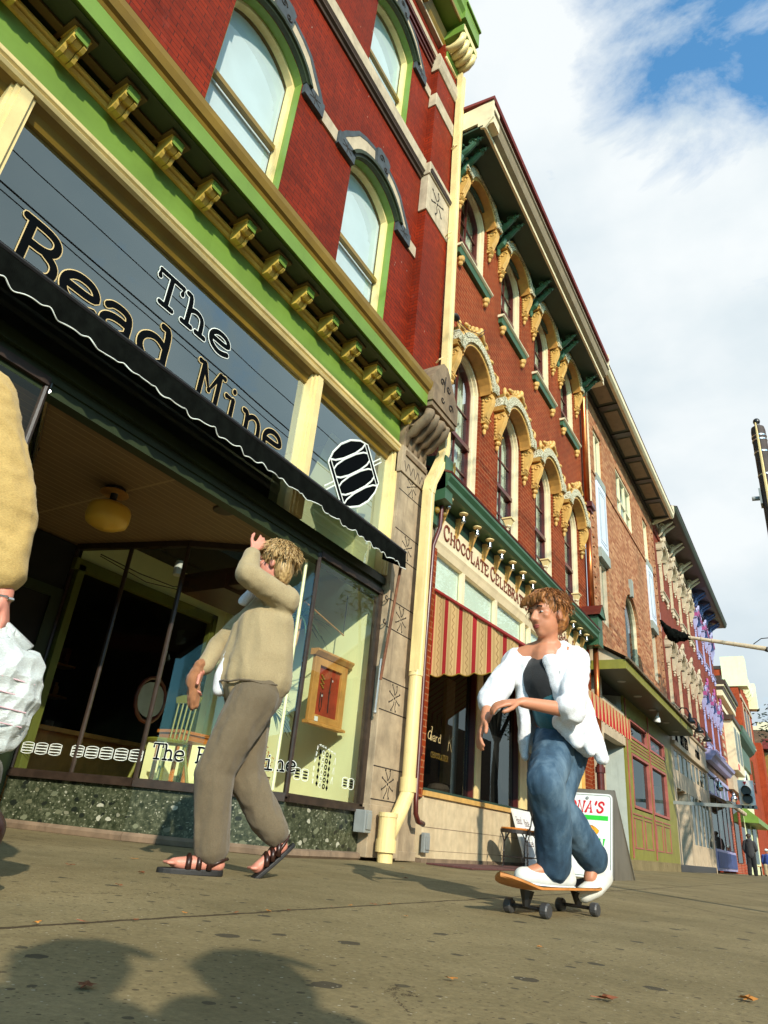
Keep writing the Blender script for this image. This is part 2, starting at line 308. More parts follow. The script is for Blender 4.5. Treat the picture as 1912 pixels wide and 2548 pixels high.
shirt('coat_ochre', (.50, .35, .12)); shirt('trousers_olive', (.035, .035, .018)); shirt('cloth_plaid', (.28, .12, .05)); shirt('dark_grey', (.03, .03, .032)); shirt('black_cloth', (.008, .008, .009)); shirt('blue_cloth', (.02, .05, .22))
shirt('plastic_bag', (.66, .73, .72), var=.06, rough=.3, trans=.25); mat('faded_pink', (.62, .42, .46), .5, .2, 12, 0, dirt=0)
def jeans():
    m, nt, b = newmat('jeans'); n = noi(nt, 4.5, 6, rough=.65, stretch=(1, 1, .5)); f = noi(nt, 260, 2)
    nt.links.new(ramp(nt, n, (.36, (.010, .028, .052)), (.52, (.035, .080, .13)), (.68, (.13, .21, .28))), b.inputs['Base Color']); b.inputs['Roughness'].default_value = .85
    bump(nt, b, mth(nt, 'ADD', f, mth(nt, 'MULTIPLY', noi(nt, 14, 3), 2)), .3, .004)
jeans()
def skinm(name, c):
    m, nt, b = newmat(name); nt.links.new(ramp(nt, noi(nt, 9, 4), (.3, tuple(x*.85 for x in c)), (.7, tuple(min(1, x*1.12) for x in c))), b.inputs['Base Color'])
    b.inputs['Roughness'].default_value = .5; b.inputs['Subsurface Weight'].default_value = .12; b.inputs['Subsurface Radius'].default_value = (.02, .008, .004); b.inputs['Subsurface Scale'].default_value = .3
skinm('skin', (.52, .22, .12)); skinm('skin_pink', (.58, .24, .17))
mat('lip', (.36, .08, .06), .5, .05, 9, 0, dirt=0); mat('eye_white', (.7, .68, .64), .2, 0, 9, 0, dirt=0); mat('eye_dark', (.03, .025, .02), .15, 0, 9, 0, dirt=0)
def hairm(name, a, c):
    m, nt, b = newmat(name); n = noi(nt, 60, 3, stretch=(1, 1, .25)); nt.links.new(ramp(nt, n, (.35, a), (.65, c)), b.inputs['Base Color'])
    b.inputs['Roughness'].default_value = .5; bump(nt, b, n, .7, .006)
hairm('hair_ginger', (.14, .05, .012), (.42, .17, .045)); hairm('hair_blond', (.22, .13, .045), (.58, .40, .17)); hairm('hair_dark', (.02, .012, .008), (.07, .04, .02))
mat('leather', (.030, .010, .006), .35, .2, 14, .15); mat('sole', (.012, .012, .012), .6, .2, 14, .2); mat('shoe_white', (.68, .68, .62), .5, .06, 9, .1)
mat('deck_wood', (.50, .20, .05), .45, .2, 12, .1); mat('grip', (.008, .009, .011), .95, .1, 30, .3); mat('wheel', (.05, .05, .05), .4, .1, 9, 0)
def foliage(name, a, c):
    m, nt, b = newmat(name); nt.links.new(ramp(nt, noi(nt, 2.2, 3), (.3, a), (.7, c)), b.inputs['Base Color']); b.inputs['Roughness'].default_value = .6
foliage('foliage', (.012, .03, .006), (.05, .09, .02)); foliage('dracaena', (.05, .10, .035), (.13, .20, .06))
# ---------------------------------------------------------------- mesh helpers
class MB:
    def __init__(s): s.v = []; s.f = []
    def add(s, vs, fs):
        n = len(s.v); s.v += [tuple(v) for v in vs]; s.f += [tuple(i+n for i in f) for f in fs]; return s
    def box(s, x0, x1, y0, y1, z0, z1):
        return s.add([(x0,y0,z0),(x1,y0,z0),(x1,y1,z0),(x0,y1,z0),(x0,y0,z1),(x1,y0,z1),(x1,y1,z1),(x0,y1,z1)],
                     [(0,3,2,1),(4,5,6,7),(0,1,5,4),(1,2,6,5),(2,3,7,6),(3,0,4,7)])
    def prism(s, pts, vec):
        n = len(pts); v = Vector(vec); a = [Vector(p) for p in pts]
        return s.add(a+[p+v for p in a], [tuple(range(n))[::-1], tuple(range(n, 2*n))]+[(i, (i+1) % n, (i+1) % n+n, i+n) for i in range(n)])
    def yz(s, poly, x0, x1): return s.prism([(x0, y, z) for y, z in poly], (x1-x0, 0, 0))
    def xz(s, poly, y0, y1): return s.prism([(x, y0, z) for x, z in poly], (0, y1-y0, 0))
    def xy(s, poly, z0, z1): return s.prism([(x, y, z0) for x, y in poly], (0, 0, z1-z0))
    def quad(s, a, b, c, d): return s.add([a, b, c, d], [(0, 1, 2, 3)])
    def band(s, A, B, x0, x1, close=False):      # solid between two matching outlines in the facade plane
        n = len(A); m = n if close else n-1
        for i in range(m):
            j = (i+1) % n
            P = [A[i], A[j], B[j], B[i]]; k = len(s.v)
            s.v += [(x0, *q) for q in P]+[(x1, *q) for q in P]
            f = [(k, k+1, k+2, k+3), (k+7, k+6, k+5, k+4), (k, k+4, k+5, k+1), (k+2, k+6, k+7, k+3)]
            if not close and i == 0: f.append((k+3, k+7, k+4, k))
            if not close and i == m-1: f.append((k+1, k+5, k+6, k+2))
            s.f += f
        return s
    def tube(s, pts, r, n=8, flat=None, caps=True):
        P = [Vector(p) for p in pts]; R = r if isinstance(r, (list, tuple)) else [r]*len(P); k = len(s.v); up = None
        for i, p in enumerate(P):
            t = (P[min(i+1, len(P)-1)]-P[max(i-1, 0)]).normalized()
            if up is None:
                up = t.orthogonal().normalized()
            up = (up-t*up.dot(t)).normalized(); w = t.cross(up)
            for j in range(n):
                a = 2*math.pi*j/n; d = (up*math.cos(a)+w*math.sin(a))*R[i]
                if flat: d.x *= flat
                s.v.append(tuple(p+d))
        for i in range(len(P)-1):
            for j in range(n): s.f.append((k+i*n+j, k+i*n+(j+1) % n, k+(i+1)*n+(j+1) % n, k+(i+1)*n+j))
        if caps: s.f.append(tuple(k+j for j in range(n))[::-1]); s.f.append(tuple(k+(len(P)-1)*n+j for j in range(n)))
        return s
    def lathe(s, c, prof, n=16, ax=(0, 0, 1), sx=1):
        q = Vector(ax).to_track_quat('Z', 'Y') if tuple(ax) != (0, 0, 1) else None; k = len(s.v); c = Vector(c)
        for r, z in prof:
            for j in range(n):
                d = Vector((r*math.cos(2*math.pi*j/n)*sx, r*math.sin(2*math.pi*j/n), z)); s.v.append(tuple(c+(q @ d if q else d)))
        for i in range(len(prof)-1):
            for j in range(n): s.f.append((k+i*n+j, k+i*n+(j+1) % n, k+(i+1)*n+(j+1) % n, k+(i+1)*n+j))
        s.f.append(tuple(k+j for j in range(n))[::-1]); s.f.append(tuple(k+(len(prof)-1)*n+j for j in range(n))); return s
    def ell(s, c, r, R=None, n=14, m=9):
        c = Vector(c); k = len(s.v); R = R or Matrix.Identity(3)
        for i in range(m+1):
            t = math.pi*i/m
            for j in range(n):
                a = 2*math.pi*j/n; s.v.append(tuple(c+R @ Vector((r[0]*math.sin(t)*math.cos(a), r[1]*math.sin(t)*math.sin(a), r[2]*math.cos(t)))))
        for i in range(m):
            for j in range(n): s.f.append((k+i*n+j, k+(i+1)*n+j, k+(i+1)*n+(j+1) % n, k+i*n+(j+1) % n))
        return s
    def cap(s, p0, r0, p1, r1, n=12):            # tapered capsule
        a, b = Vector(p0), Vector(p1); t = (b-a).normalized() if (b-a).length > 1e-6 else Vector((0, 0, 1)); u = t.orthogonal().normalized(); w = t.cross(u); k = len(s.v); rings = []
        for q, r, sg in ((a, r0, -1), (b, r1, 1)):
            an = [80, 50, 20, 0] if sg < 0 else [0, 20, 50, 80]
            for g in an: rings.append((q+t*sg*r*math.sin(math.radians(g)), r*math.cos(math.radians(g))))
        for q, r in rings:
            for j in range(n): s.v.append(tuple(q+(u*math.cos(2*math.pi*j/n)+w*math.sin(2*math.pi*j/n))*r))
        for i in range(len(rings)-1):
            for j in range(n): s.f.append((k+i*n+j, k+i*n+(j+1) % n, k+(i+1)*n+(j+1) % n, k+(i+1)*n+j))
        s.f.append(tuple(k+j for j in range(n))[::-1]); s.f.append(tuple(k+(len(rings)-1)*n+j for j in range(n))); return s
    def chain(s, pts, rad, n=12):
        for i in range(len(pts)-1): s.cap(pts[i], rad[i], pts[i+1], rad[i+1], n)
        return s
    def build(s, name, m, parent=None, loc=None, smooth=False, bevel=0, label=None):
        me = bpy.data.meshes.new(name); L = Vector(loc) if loc is not None else Vector((0, 0, 0) if parent is None else wl(parent))
        me.from_pydata([tuple(Vector(v)-L) for v in s.v], [], s.f)
        me.materials.append(M[m] if isinstance(m, str) else m)
        bm = bmesh.new(); bm.from_mesh(me); bmesh.ops.recalc_face_normals(bm, faces=bm.faces); bm.to_mesh(me); bm.free()
        if smooth:
            for p in me.polygons: p.use_smooth = True
        o = bpy.data.objects.new(name, me); COL.objects.link(o)
        if parent is not None: o.parent = parent; o.location = L-wl(parent)
        else: o.location = L
        if bevel:
            b = o.modifiers.new('Bevel', 'BEVEL'); b.width = bevel; b.segments = 2; b.limit_method = 'ANGLE'
        if smooth == 'auto':
            pass
        if label: o['label'] = label
        return o
def wl(o):
    v = Vector((0, 0, 0))
    while o is not None: v = v+Vector(o.location); o = o.parent
    return v
def thing(name, label, cat, loc, group=None, kind=None):
    o = bpy.data.objects.new(name, None); COL.objects.link(o); o.location = loc; o.empty_display_size = .1
    o['label'] = label; o['category'] = cat
    if group: o['group'] = group
    if kind: o['kind'] = kind
    return o
def tag(o, label, cat, group=None, kind=None):
    o['label'] = label; o['category'] = cat
    if group: o['group'] = group
    if kind: o['kind'] = kind
    return o
def struct(o): o['kind'] = 'structure'; return o
KIDS = {}
def copy_tree(o, parent, d=(0, 0, 0), scale=None):
    c = o.copy(); COL.objects.link(c); c.parent = parent; c.location = Vector(o.location)+Vector(d)
    if scale: c.scale = scale
    for ch in [x for x in bpy.data.objects if x.parent == o]: copy_tree(ch, c)
    return c
# ---------------------------------------------------------------- facade helpers
def arcf(c, w, zs, r):
    R = (w*w+r*r)/(2*r); zc = zs+r-R
    return lambda y: zc+math.sqrt(max(R*R-(y-c)**2, 0))
def outline(c, w, zb, zs, r, off=0, n=14, legs=True):
    ww, rr = w+off, r+off*(.9 if r < w*.99 else 1); f = arcf(c, ww, zs, max(rr, .001)); p = []
    if legs: p.append((c-ww, zb-(off if off < 0 else 0)))
    for i in range(n+1):
        y = c-ww*math.cos(math.pi*i/n); p.append((y, f(y) if 0 < i < n else zs))
    if legs: p.append((c+ww, zb-(off if off < 0 else 0)))
    return p
def wall(mb, x, y0, y1, z0, z1, ops, depth=.2):
    """a wall sheet with real openings: ops = (yc, halfwidth, zbottom, zspring, rise)"""
    br = {y0, y1}
    for c, w, zb, zs, r in ops:
        br |= {c-w, c+w}
        if r > 0: br |= {c-w*math.cos(math.pi*i/14) for i in range(15)}
    br = sorted(b for b in br if y0-1e-6 <= b <= y1+1e-6)
    for a, b in zip(br, br[1:]):
        if b-a < 1e-5: continue
        m = (a+b)/2; cov = sorted([o for o in ops if o[0]-o[1] < m < o[0]+o[1]], key=lambda o: o[2]); za = zb_ = z0
        for c, w, zb, zs, r in cov:
            mb.quad((x, a, za), (x, b, zb_), (x, b, zb), (x, a, zb))
            if r > 0:
                f = arcf(c, w, zs, r); za, zb_ = (zs if abs(a-(c-w)) < 1e-6 else f(a)), (zs if abs(b-(c+w)) < 1e-6 else f(b))
            else: za = zb_ = zs
            mb.quad((x, a, za), (x, b, zb_), (x-depth, b, zb_), (x-depth, a, za))
            mb.quad((x, a, zb), (x, b, zb), (x-depth, b, zb), (x-depth, a, zb))
        mb.quad((x, a, za), (x, b, zb_), (x, b, z1), (x, a, z1))
    for c, w, zb, zs, r in ops:
        for s_ in (-1, 1): mb.quad((x, c+s_*w, zb), (x, c+s_*w, zs), (x-depth, c+s_*w, zs), (x-depth, c+s_*w, zb))
    return mb
def frame_ring(mb, c, w, zb, zs, r, o1, o2, x0, x1, bottom=True):
    if r > 0: A, B = outline(c, w, zb, zs, r, o1), outline(c, w, zb, zs, r, o2)
    else:
        A = [(c-w-o1, zb-o1), (c-w-o1, zs+o1), (c+w+o1, zs+o1), (c+w+o1, zb-o1)]; B = [(c-w-o2, zb-o2), (c-w-o2, zs+o2), (c+w+o2, zs+o2), (c+w+o2, zb-o2)]
    mb.band(A, B, x0, x1, close=bottom); return mb
def pane(mb, c, w, zb, zs, r, x):
    if r > 0:
        p = outline(c, w, zb, zs, r, 0); n = len(mb.v); mb.v += [(x, *q) for q in p]; mb.f.append(tuple(range(n, n+len(p))))
    else: mb.quad((x, c-w, zb), (x, c+w, zb), (x, c+w, zs), (x, c-w, zs))
    return mb
# ---------------------------------------------------------------- lettering
G = {
 'T': [[(.05,.78),(.05,1),(.7,1),(.7,.78)], [(.375,1),(.375,0)], [(.2,0),(.55,0)]],
 'h': [[(.02,1),(.16,1),(.16,0)], [(.16,.5),(.3,.63),(.45,.63),(.58,.5),(.58,0)], [(.02,0),(.3,0)], [(.45,0),(.72,0)]],
 'e': [[(.08,.34),(.66,.34),(.63,.52),(.5,.64),(.26,.64),(.1,.5),(.06,.32),(.12,.12),(.3,0),(.48,0),(.66,.1)]],
 'B': [[(.02,1),(.42,1),(.58,.9),(.58,.66),(.42,.54),(.13,.54)], [(.42,.54),(.64,.42),(.64,.12),(.45,0),(.02,0)], [(.13,1),(.13,0)]],
 'a': [[(.1,.52),(.2,.63),(.45,.64),(.56,.52),(.56,0),(.7,0)], [(.56,.36),(.3,.38),(.1,.28),(.08,.1),(.22,0),(.4,.02),(.56,.15)]],
 'd': [[(.44,1),(.6,1),(.6,0),(.72,0)], [(.6,.5),(.42,.64),(.24,.62),(.08,.45),(.08,.2),(.24,0),(.42,0),(.6,.15)]],
 'M': [[(.0,1),(.13,1),(.38,.42),(.63,1),(.76,1)], [(.13,1),(.13,0)], [(.63,1),(.63,0)], [(.02,0),(.26,0)], [(.5,0),(.74,0)]],
 'i': [[(.16,.63),(.38,.63),(.38,0)], [(.12,0),(.64,0)], [(.37,.87),(.38,.89)]],
 'n': [[(.02,.63),(.16,.63),(.16,0)], [(.16,.45),(.3,.61),(.45,.63),(.58,.5),(.58,0)], [(.02,0),(.3,0)], [(.45,0),(.72,0)]],
 # roman capitals
 'C': [[(.62,.72),(.55,.92),(.35,1),(.14,.85),(.04,.5),(.14,.15),(.35,0),(.55,.08),(.64,.25)], [(.62,.95),(.62,.70)]],
 'H': [[(.1,1),(.1,0)], [(.6,1),(.6,0)], [(.1,.52),(.6,.52)], [(0,1),(.2,1)], [(.5,1),(.7,1)], [(0,0),(.2,0)], [(.5,0),(.7,0)]],
 'O': [[(.35,1),(.14,.86),(.04,.5),(.14,.14),(.35,0),(.56,.14),(.66,.5),(.56,.86),(.35,1)]],
 'L': [[(.12,1),(.12,0),(.58,0),(.6,.25)], [(0,1),(.26,1)]],
 'A': [[(.08,0),(.35,1),(.62,0)], [(.18,.36),(.52,.36)], [(0,0),(.2,0)], [(.5,0),(.72,0)]],
 'E': [[(.58,.78),(.58,1),(.1,1),(.1,0),(.6,0),(.62,.25)], [(.1,.52),(.42,.52)], [(0,1),(.1,1)], [(0,0),(.1,0)]],
 'R': [[(.1,0),(.1,1),(.42,1),(.56,.88),(.56,.64),(.42,.52),(.1,.52)], [(.36,.52),(.62,0),(.7,0)], [(0,0),(.22,0)], [(0,1),(.1,1)]],
 'I': [[(.15,1),(.15,0)], [(.02,1),(.28,1)], [(.02,0),(.28,0)]],
 'N': [[(.1,0),(.1,1),(.58,0),(.58,1)], [(0,0),(.2,0)], [(.48,1),(.68,1)], [(0,1),(.1,1)]],
 'S': [[(.56,.76),(.48,.94),(.3,1),(.12,.9),(.1,.7),(.3,.54),(.5,.42),(.56,.22),(.44,.04),(.26,0),(.1,.08),(.04,.24)]],
 'D': [[(.1,0),(.1,1),(.35,1),(.6,.82),(.66,.5),(.6,.18),(.35,0),(.1,0)], [(0,0),(.1,0)], [(0,1),(.1,1)]],
 'F': [[(.56,.78),(.56,1),(.1,1),(.1,0)], [(.1,.52),(.42,.52)], [(0,0),(.24,0)]],
 'U': [[(.1,1),(.1,.22),(.24,0),(.44,0),(.58,.22),(.58,1)], [(0,1),(.2,1)], [(.48,1),(.68,1)]],
 'K': [[(.1,0),(.1,1)], [(.58,1),(.1,.42)], [(.26,.6),(.62,0)]], 'Y': [[(.02,1),(.32,.5),(.62,1)], [(.32,.5),(.32,0)]], "'": [[(.12,1),(.08,.72)]],
 'c': [[(.5,.5),(.36,.62),(.2,.58),(.08,.35),(.14,.08),(.32,0),(.5,.12)]], 'o': [[(.3,.62),(.1,.5),(.08,.15),(.3,0),(.52,.15),(.52,.5),(.3,.62)]],
 'r': [[(.1,.62),(.12,0)], [(.12,.42),(.3,.62),(.44,.6)]], 'w': [[(.02,.6),(.16,0),(.34,.5),(.5,0),(.66,.6)]], 't': [[(.2,.95),(.2,.1),(.34,0),(.46,.06)], [(.04,.62),(.4,.62)]], 'y': [[(.04,.62),(.26,.05)], [(.5,.62),(.2,-.3)]], 'l': [[(.16,1),(.16,0)]],
 'u': [[(.08,.62),(.08,.15),(.24,0),(.42,.06),(.5,.2)], [(.5,.62),(.5,0)]], 's': [[(.44,.52),(.26,.62),(.1,.48),(.42,.2),(.3,0),(.06,.1)]],
}
CURVY = set('eadhnBCOSDURcosrtuy')
def chaikin(p, k=2):
    for _ in range(k):
        q = [p[0]]
        for a, b in zip(p, p[1:]):
            q += [(.75*a[0]+.25*b[0], .75*a[1]+.25*b[1]), (.25*a[0]+.75*b[0], .25*a[1]+.75*b[1])]
        p = q+[p[-1]]
    return p
def glyph(mb, ch, y, z, h, rad, x, shear=0, wx=1, flat=.2, n=6, thin=1.0):
    for st in G[ch]:
        p = chaikin(st, 2) if ch in CURVY and len(st) > 2 else st
        if len(p) == 2 and (p[0][1] == p[1][1]): r = rad*thin
        else: r = rad
        P = [(x, y+(a*wx+b*shear)*h, z+b*h) for a, b in p]
        mb.tube(P, r, n, flat)
        if len(st) <= 6 or ch not in CURVY:
            for q in (P[0], P[-1]) if ch in CURVY else P: mb.ell(q, (r*flat, r, r), n=n, m=4)
        else:
            for q in (P[0], P[-1]): mb.ell(q, (r*flat, r, r), n=n, m=4)
def word(mb, s, y, z, h, rad, x, adv=.8, **k):
    for ch in s:
        if ch != ' ': glyph(mb, ch, y, z, h, rad, x, **k)
        a = {'I': .42, "'": .3, 'M': .9, ' ': .6, 'l': .4, 'i': .7}.get(ch, .8) if adv == 'p' else adv
        y += a*h*k.get('wx', 1)
    return y
def barrel(mb, y, z, w, h, r, x, flat=.3, n=6, lines=2):      # the bead emblem, drawn in line
    P = [(-.5, .38), (-.5, -.38), (-.3, -.47), (0, -.5), (.3, -.47), (.5, -.38), (.5, .38), (.3, .47), (0, .5), (-.3, .47), (-.5, .38)]
    T_ = lambda a, b: (x, y+a*w, z+b*h)
    mb.tube([T_(*q) for q in P], r, n, flat)
    for k in range(lines+1):
        c = -.5+(k+.5+0)/(lines+1)
    for c in (-.25, 0, .25):
        mb.tube([T_(-.46, c+.05), T_(-.2, c+.012), T_(.2, c+.012), T_(.46, c+.05)], r*.8, n, flat)
        mb.tube([T_(-.46, c-.05), T_(-.2, c-.012), T_(.2, c-.012), T_(.46, c-.05)], r*.8, n, flat)
def scroll(mb, c, r, turns, rad, plane='yz', sgn=1, a0=0, n=6, x=0):
    p = []; N = int(10*turns)+2
    for i in range(N):
        t = i/(N-1); a = a0+sgn*2*math.pi*turns*t; q = r*(1-.82*t)
        dy, dz = q*math.cos(a), q*math.sin(a)
        p.append((c[0], c[1]+dy, c[2]+dz) if plane == 'yz' else (c[0]+dy, c[1], c[2]+dz))
    mb.tube(p, [rad*(1-.4*i/(N-1)) for i in range(N)], n); return mb
# ================================================================ setting
g = MB(); g.quad((-400, -300, 0), (2.6, -300, 0), (2.6, 600, 0), (-400, 600, 0)); struct(g.build('sidewalk', 'concrete'))
g = MB(); g.box(2.6, 2.78, -300, 600, -.16, .012); struct(g.build('kerb', 'stone_cream', bevel=.015))
g = MB(); g.quad((2.78, -300, -.14), (400, -300, -.14), (400, 600, -.14), (2.78, 600, -.14)); struct(g.build('road', 'asphalt'))
# ================================================================ corner shop with green and gold shopfront
WX, FX = -3.95, -3.86
B1 = thing('shop_building', 'tall red brick corner shop with green and gold shopfront cornice and lettered upper glass', 'shop', (WX, 2.8, 0))
WC = [0.67, 2.87, 5.05]
ops = [(c, .55, 6.15, 8.05, .29) for c in WC]+[(c, .55, 10.02, 11.75, .29) for c in WC]+[(-1.6, .55, 6.15, 8.05, .29), (-1.6, .55, 10.02, 11.75, .29)]
wb = MB(); wall(wb, WX, -6, 6.95, 5.2, 13.4, ops, .2)
wb.quad((WX, 6.95, 0), (-16, 6.95, 0), (-16, 6.95, 14.3), (WX, 6.95, 14.3)); wb.quad((WX, -6, 0), (-16, -6, 0), (-16, -6, 14.3), (WX, -6, 14.3))
wb.quad((-16, -6, 14.25), (-16, 6.95, 14.25), (WX, 6.95, 14.25), (WX, -6, 14.25))
b1w = wb.build('wall', 'brick_red', B1)
pl = MB()
for z0, z1 in ((5.5, 8.86), (9.88, 11.35), (11.66, 12.3)): pl.box(WX+.003, -3.82, 6.2, 6.93, z0, z1)
pl.box(WX+.003, -3.82, 6.35, 6.93, 12.75, 13.3)
pl.build('pier', 'brick_red', B1)
st = MB()
st.box(WX+.003, -3.80, 6.17, 6.94, 8.86, 9.62); st.box(WX+.003, -3.775, 6.15, 6.95, 9.62, 9.88)
st.box(WX+.003, -3.80, 6.18, 6.94, 11.35, 11.66)
st.xz([(WX+.003, 12.3), (-3.80, 12.3), (-3.76, 12.4), (-3.76, 12.62), (-3.80, 12.75), (WX+.003, 12.75)], 6.17, 6.94)
st.build('pier_block', 'stone_cream', B1, bevel=.01)
orn = MB()          # incised sprig on the pier block
def sprig(mb, x, y, z, s, n=6):
    for k in range(n):
        a = 2*math.pi*k/n+.4; dy, dz = math.cos(a), math.sin(a)
        p = [(x, y+dy*s*t+(.12*s*math.sin(t*6+k)*-dz), z+dz*s*t*1.25) for t in (.25, .45, .65, .85, 1)]
        mb.tube(p, [s*.05, s*.06, s*.055, s*.05, s*.03], 5, .3); mb.ell(p[-1], (s*.03, s*.11, s*.11), n=7, m=4)
    mb.ell((x, y, z), (s*.05, s*.12, s*.12), n=8, m=4)
sprig(orn, -3.797, 6.5, 9.28, .2); orn.build('ornament', 'incised', B1)
# belt course between the floors
bc = MB(); bc.xz([(WX+.003, 9.7), (-3.86, 9.7), (-3.86, 9.93), (WX+.003, 9.97)], -6, 6.148)
for a, b in ((-6, .12), ): pass
bc.build('belt_course', 'stone_cream', B1)
bc = MB(); bc.xz([(WX+.003, 9.55), (-3.92, 9.55), (-3.915, 9.6), (-3.88, 9.62), (-3.885, 9.66), (-3.862, 9.698), (WX+.003, 9.698)], -6, 6.148); bc.xz([(WX+.003, 9.64), (-3.76, 9.64), (-3.74, 9.7), (WX+.003, 9.7)], 6.16, 6.949)
bc.build('belt_moulding', 'brown_dark', B1)
ib = MB()
ya = [-1.6]+WC
for zb, zt in ((7.9, 8.1), (11.60, 11.80)):
    e = [(-6, -2.53)]+[(a+.93, b-.93) for a, b in zip(ya, ya[1:])]+[(WC[-1]+.93, 6.19)]
    for a, b in e: ib.box(WX+.003, -3.925, a, b, zb, zt)
ib.build('impost_band', 'stone_cream', B1)
# arched window with stone hood, one prototype per floor
def b1_window(c, zb, zs, parent, name='window'):
    root = MB(); frame_ring(root, c, .55, zb, zs, .29, 0, -.006, -4.06, -3.955)
    w = root.build(name, 'green', parent)
    q = MB(); n = 14
    for o1, o2, x1 in ((.0, .045, -3.89), (.045, .10, -3.86)):
        A, B = outline(c, .55, zb, zs, .29, o1, legs=False), outline(c, .55, zb, zs, .29, o2, legs=False); q.band(A, B, WX, x1)
    q.build('arch_moulding', 'green_dark', w)  # dark green carries the shade under the arch head in its colour
    q = MB(); frame_ring(q, c, .55, zb, zs, .29, 0, -.048, -4.15, -4.062); q.build('frame', 'cream', w)
    q = MB(); zm = zb+.36*(zs+.29-zb)
    q.box(-4.15, -4.09, c-.49, c+.49, zm-.03, zm+.035); q.build('meeting_rail', 'gold', w)
    q = MB(); pane(q, c, .50, zb+.06, zs-.02, .26, -4.14); q.build('glass', 'glass_clear', w)
    q = MB(); pane(q, c, .52, zb+.02, zs-.02, .26, -4.19); q.build('blind', 'blind', w)
    # hood
    A = outline(c, .55, zb, zs, .29, .10, legs=False)
    Bo = []
    for (y, z) in outline(c, .55, zb, zs, .29, .30, legs=False):
        t = (y-c)/.85; Bo.append((y, z+(.05 if abs(t) < .78 else -.02)))
    A = [(c-.65, zs-.0)]+A[1:-1]+[(c+.65, zs)]; Bo[0] = (c-.84, zs+.0); Bo[-1] = (c+.84, zs)
    q = MB(); q.band(A, Bo, WX, -3.905); q.build('stone_arch', 'stone_cream', w)
    C_ = [(c-.90, zs)]+[(c+(y-c)*1.06, z+.06) for y, z in Bo[1:-1]]+[(c+.90, zs)]
    q = MB(); q.band(Bo, C_, WX, -3.90); q.build('slate_border', 'slate', w)
    for s_ in (-1, 1): q = MB(); q.box(WX, -3.895, min(c+s_*.56, c+s_*.92), max(c+s_*.56, c+s_*.92), zs-.16, zs+.06); q.build('impost_block', 'slate', w)
    q = MB()
    q.yz([(c-.13, zs+.34), (c+.13, zs+.34), (c+.17, zs+.64), (c+.1, zs+.70), (c-.1, zs+.70), (c-.17, zs+.64)], WX, -3.86)
    k = q.build('keystone', 'slate', w)
    q = MB()
    for s_ in (-1, 1):
        for a in (.5, 1.6, 2.7): q.tube([(-3.893, c+s_*.74-.11*math.cos(a), zs-.05-.09*math.sin(a)), (-3.893, c+s_*.74, zs-.05), (-3.893, c+s_*.74+.11*math.cos(a), zs-.05+.09*math.sin(a))], .007, 5, .3)
    scroll(q, (-3.857, c-.05, zs+.55), .06, 1.3, .009); scroll(q, (-3.857, c+.07, zs+.45), .05, 1.3, .009, sgn=-1); q.build('carving', 'incised', w)
    return w
wa = b1_window(WC[1], 6.15, 8.05, B1); wb_ = b1_window(WC[1], 10.02, 11.75, B1)
for c in (WC[0], WC[2], -1.6):
    for p in (wa, wb_): copy_tree(p, B1, (0, c-WC[1], 0))
# upper cornice
uc = MB()
for z, x in ((12.42, -3.92), (12.52, -3.90), (12.62, -3.875)): uc.xz([(WX, z), (x, z), (x, z+.055), (WX, z+.055)], -6, 6.165)
uc.build('corbel_course', 'maroon', B1)
uc = MB(); uc.xz([(WX, 12.70), (-3.87, 12.70), (-3.86, 12.80), (WX, 12.80)], -6, 6.345); uc.xz([(WX, 13.28), (-3.87, 13.28), (-3.87, 13.34), (WX, 13.34)], -6, 6.95); uc.build('frieze_band', 'stone_cream', B1)
uc = MB(); uc.xz([(WX, 13.34), (-3.89, 13.34), (-3.84, 13.42), (-3.86, 13.50), (-3.80, 13.62), (-3.82, 13.70), (WX, 13.70)], -6, 6.42); uc.build('frieze_moulding', 'gold', B1)
uc = MB(); uc.xz([(WX, 13.78), (-3.56, 13.74), (-3.53, 13.80), (-3.5, 13.95), (-3.44, 14.02), (-3.44, 14.12), (-3.40, 14.3), (WX, 14.3)], -6, 6.35)
upc = uc.build('roof_cornice', 'green', B1)
uc = MB(); uc.xz([(-3.552, 13.735), (-3.52, 13.735), (-3.51, 13.78), (-3.55, 13.78)], -6, 6.35); uc.build('gold_bead', 'gold', upc)
for k in range(14):
    y = 5.55-k*.85; q = MB(); q.xz([(-3.90, 13.50), (-3.80, 13.42), (-3.72, 13.44), (-3.64, 13.60), (-3.62, 13.752), (-3.90, 13.77)], y-.07, y+.07); q.xz([(-3.86, 13.36), (-3.78, 13.34), (-3.76, 13.44), (-3.86, 13.48)], y-.05, y+.05)
    q.build('bracket', 'gold', upc)
# end capital of the roof cornice
q = MB(); q.box(WX, -3.46, 6.36, 6.94, 13.46, 13.66); q.box(WX, -3.43, 6.34, 6.95, 13.80, 14.22); q.box(WX, -3.39, 6.32, 6.955, 14.22, 14.28); q.xz([(WX, 12.9), (-3.83, 12.9), (-3.78, 13.2), (WX, 13.3)], 6.42, 6.9)
cpt = q.build('roof_capital', 'green', B1, bevel=.008)
q = MB()
for k in range(4): y = 6.44+k*.145; q.tube([(-3.87, y, 13.28), (-3.74, y, 13.22), (-3.62, y, 13.24), (-3.53, y, 13.33), (-3.50, y, 13.45)], [.06, .065, .068, .065, .06], 10)
q.box(-3.9, -3.79, 6.4, 6.92, 12.96, 13.0); q.build('console', 'cream', cpt, smooth=True)
q = MB(); q.box(-3.458, -3.452, 6.37, 6.93, 13.48, 13.64); q.build('panel', 'cream', cpt)
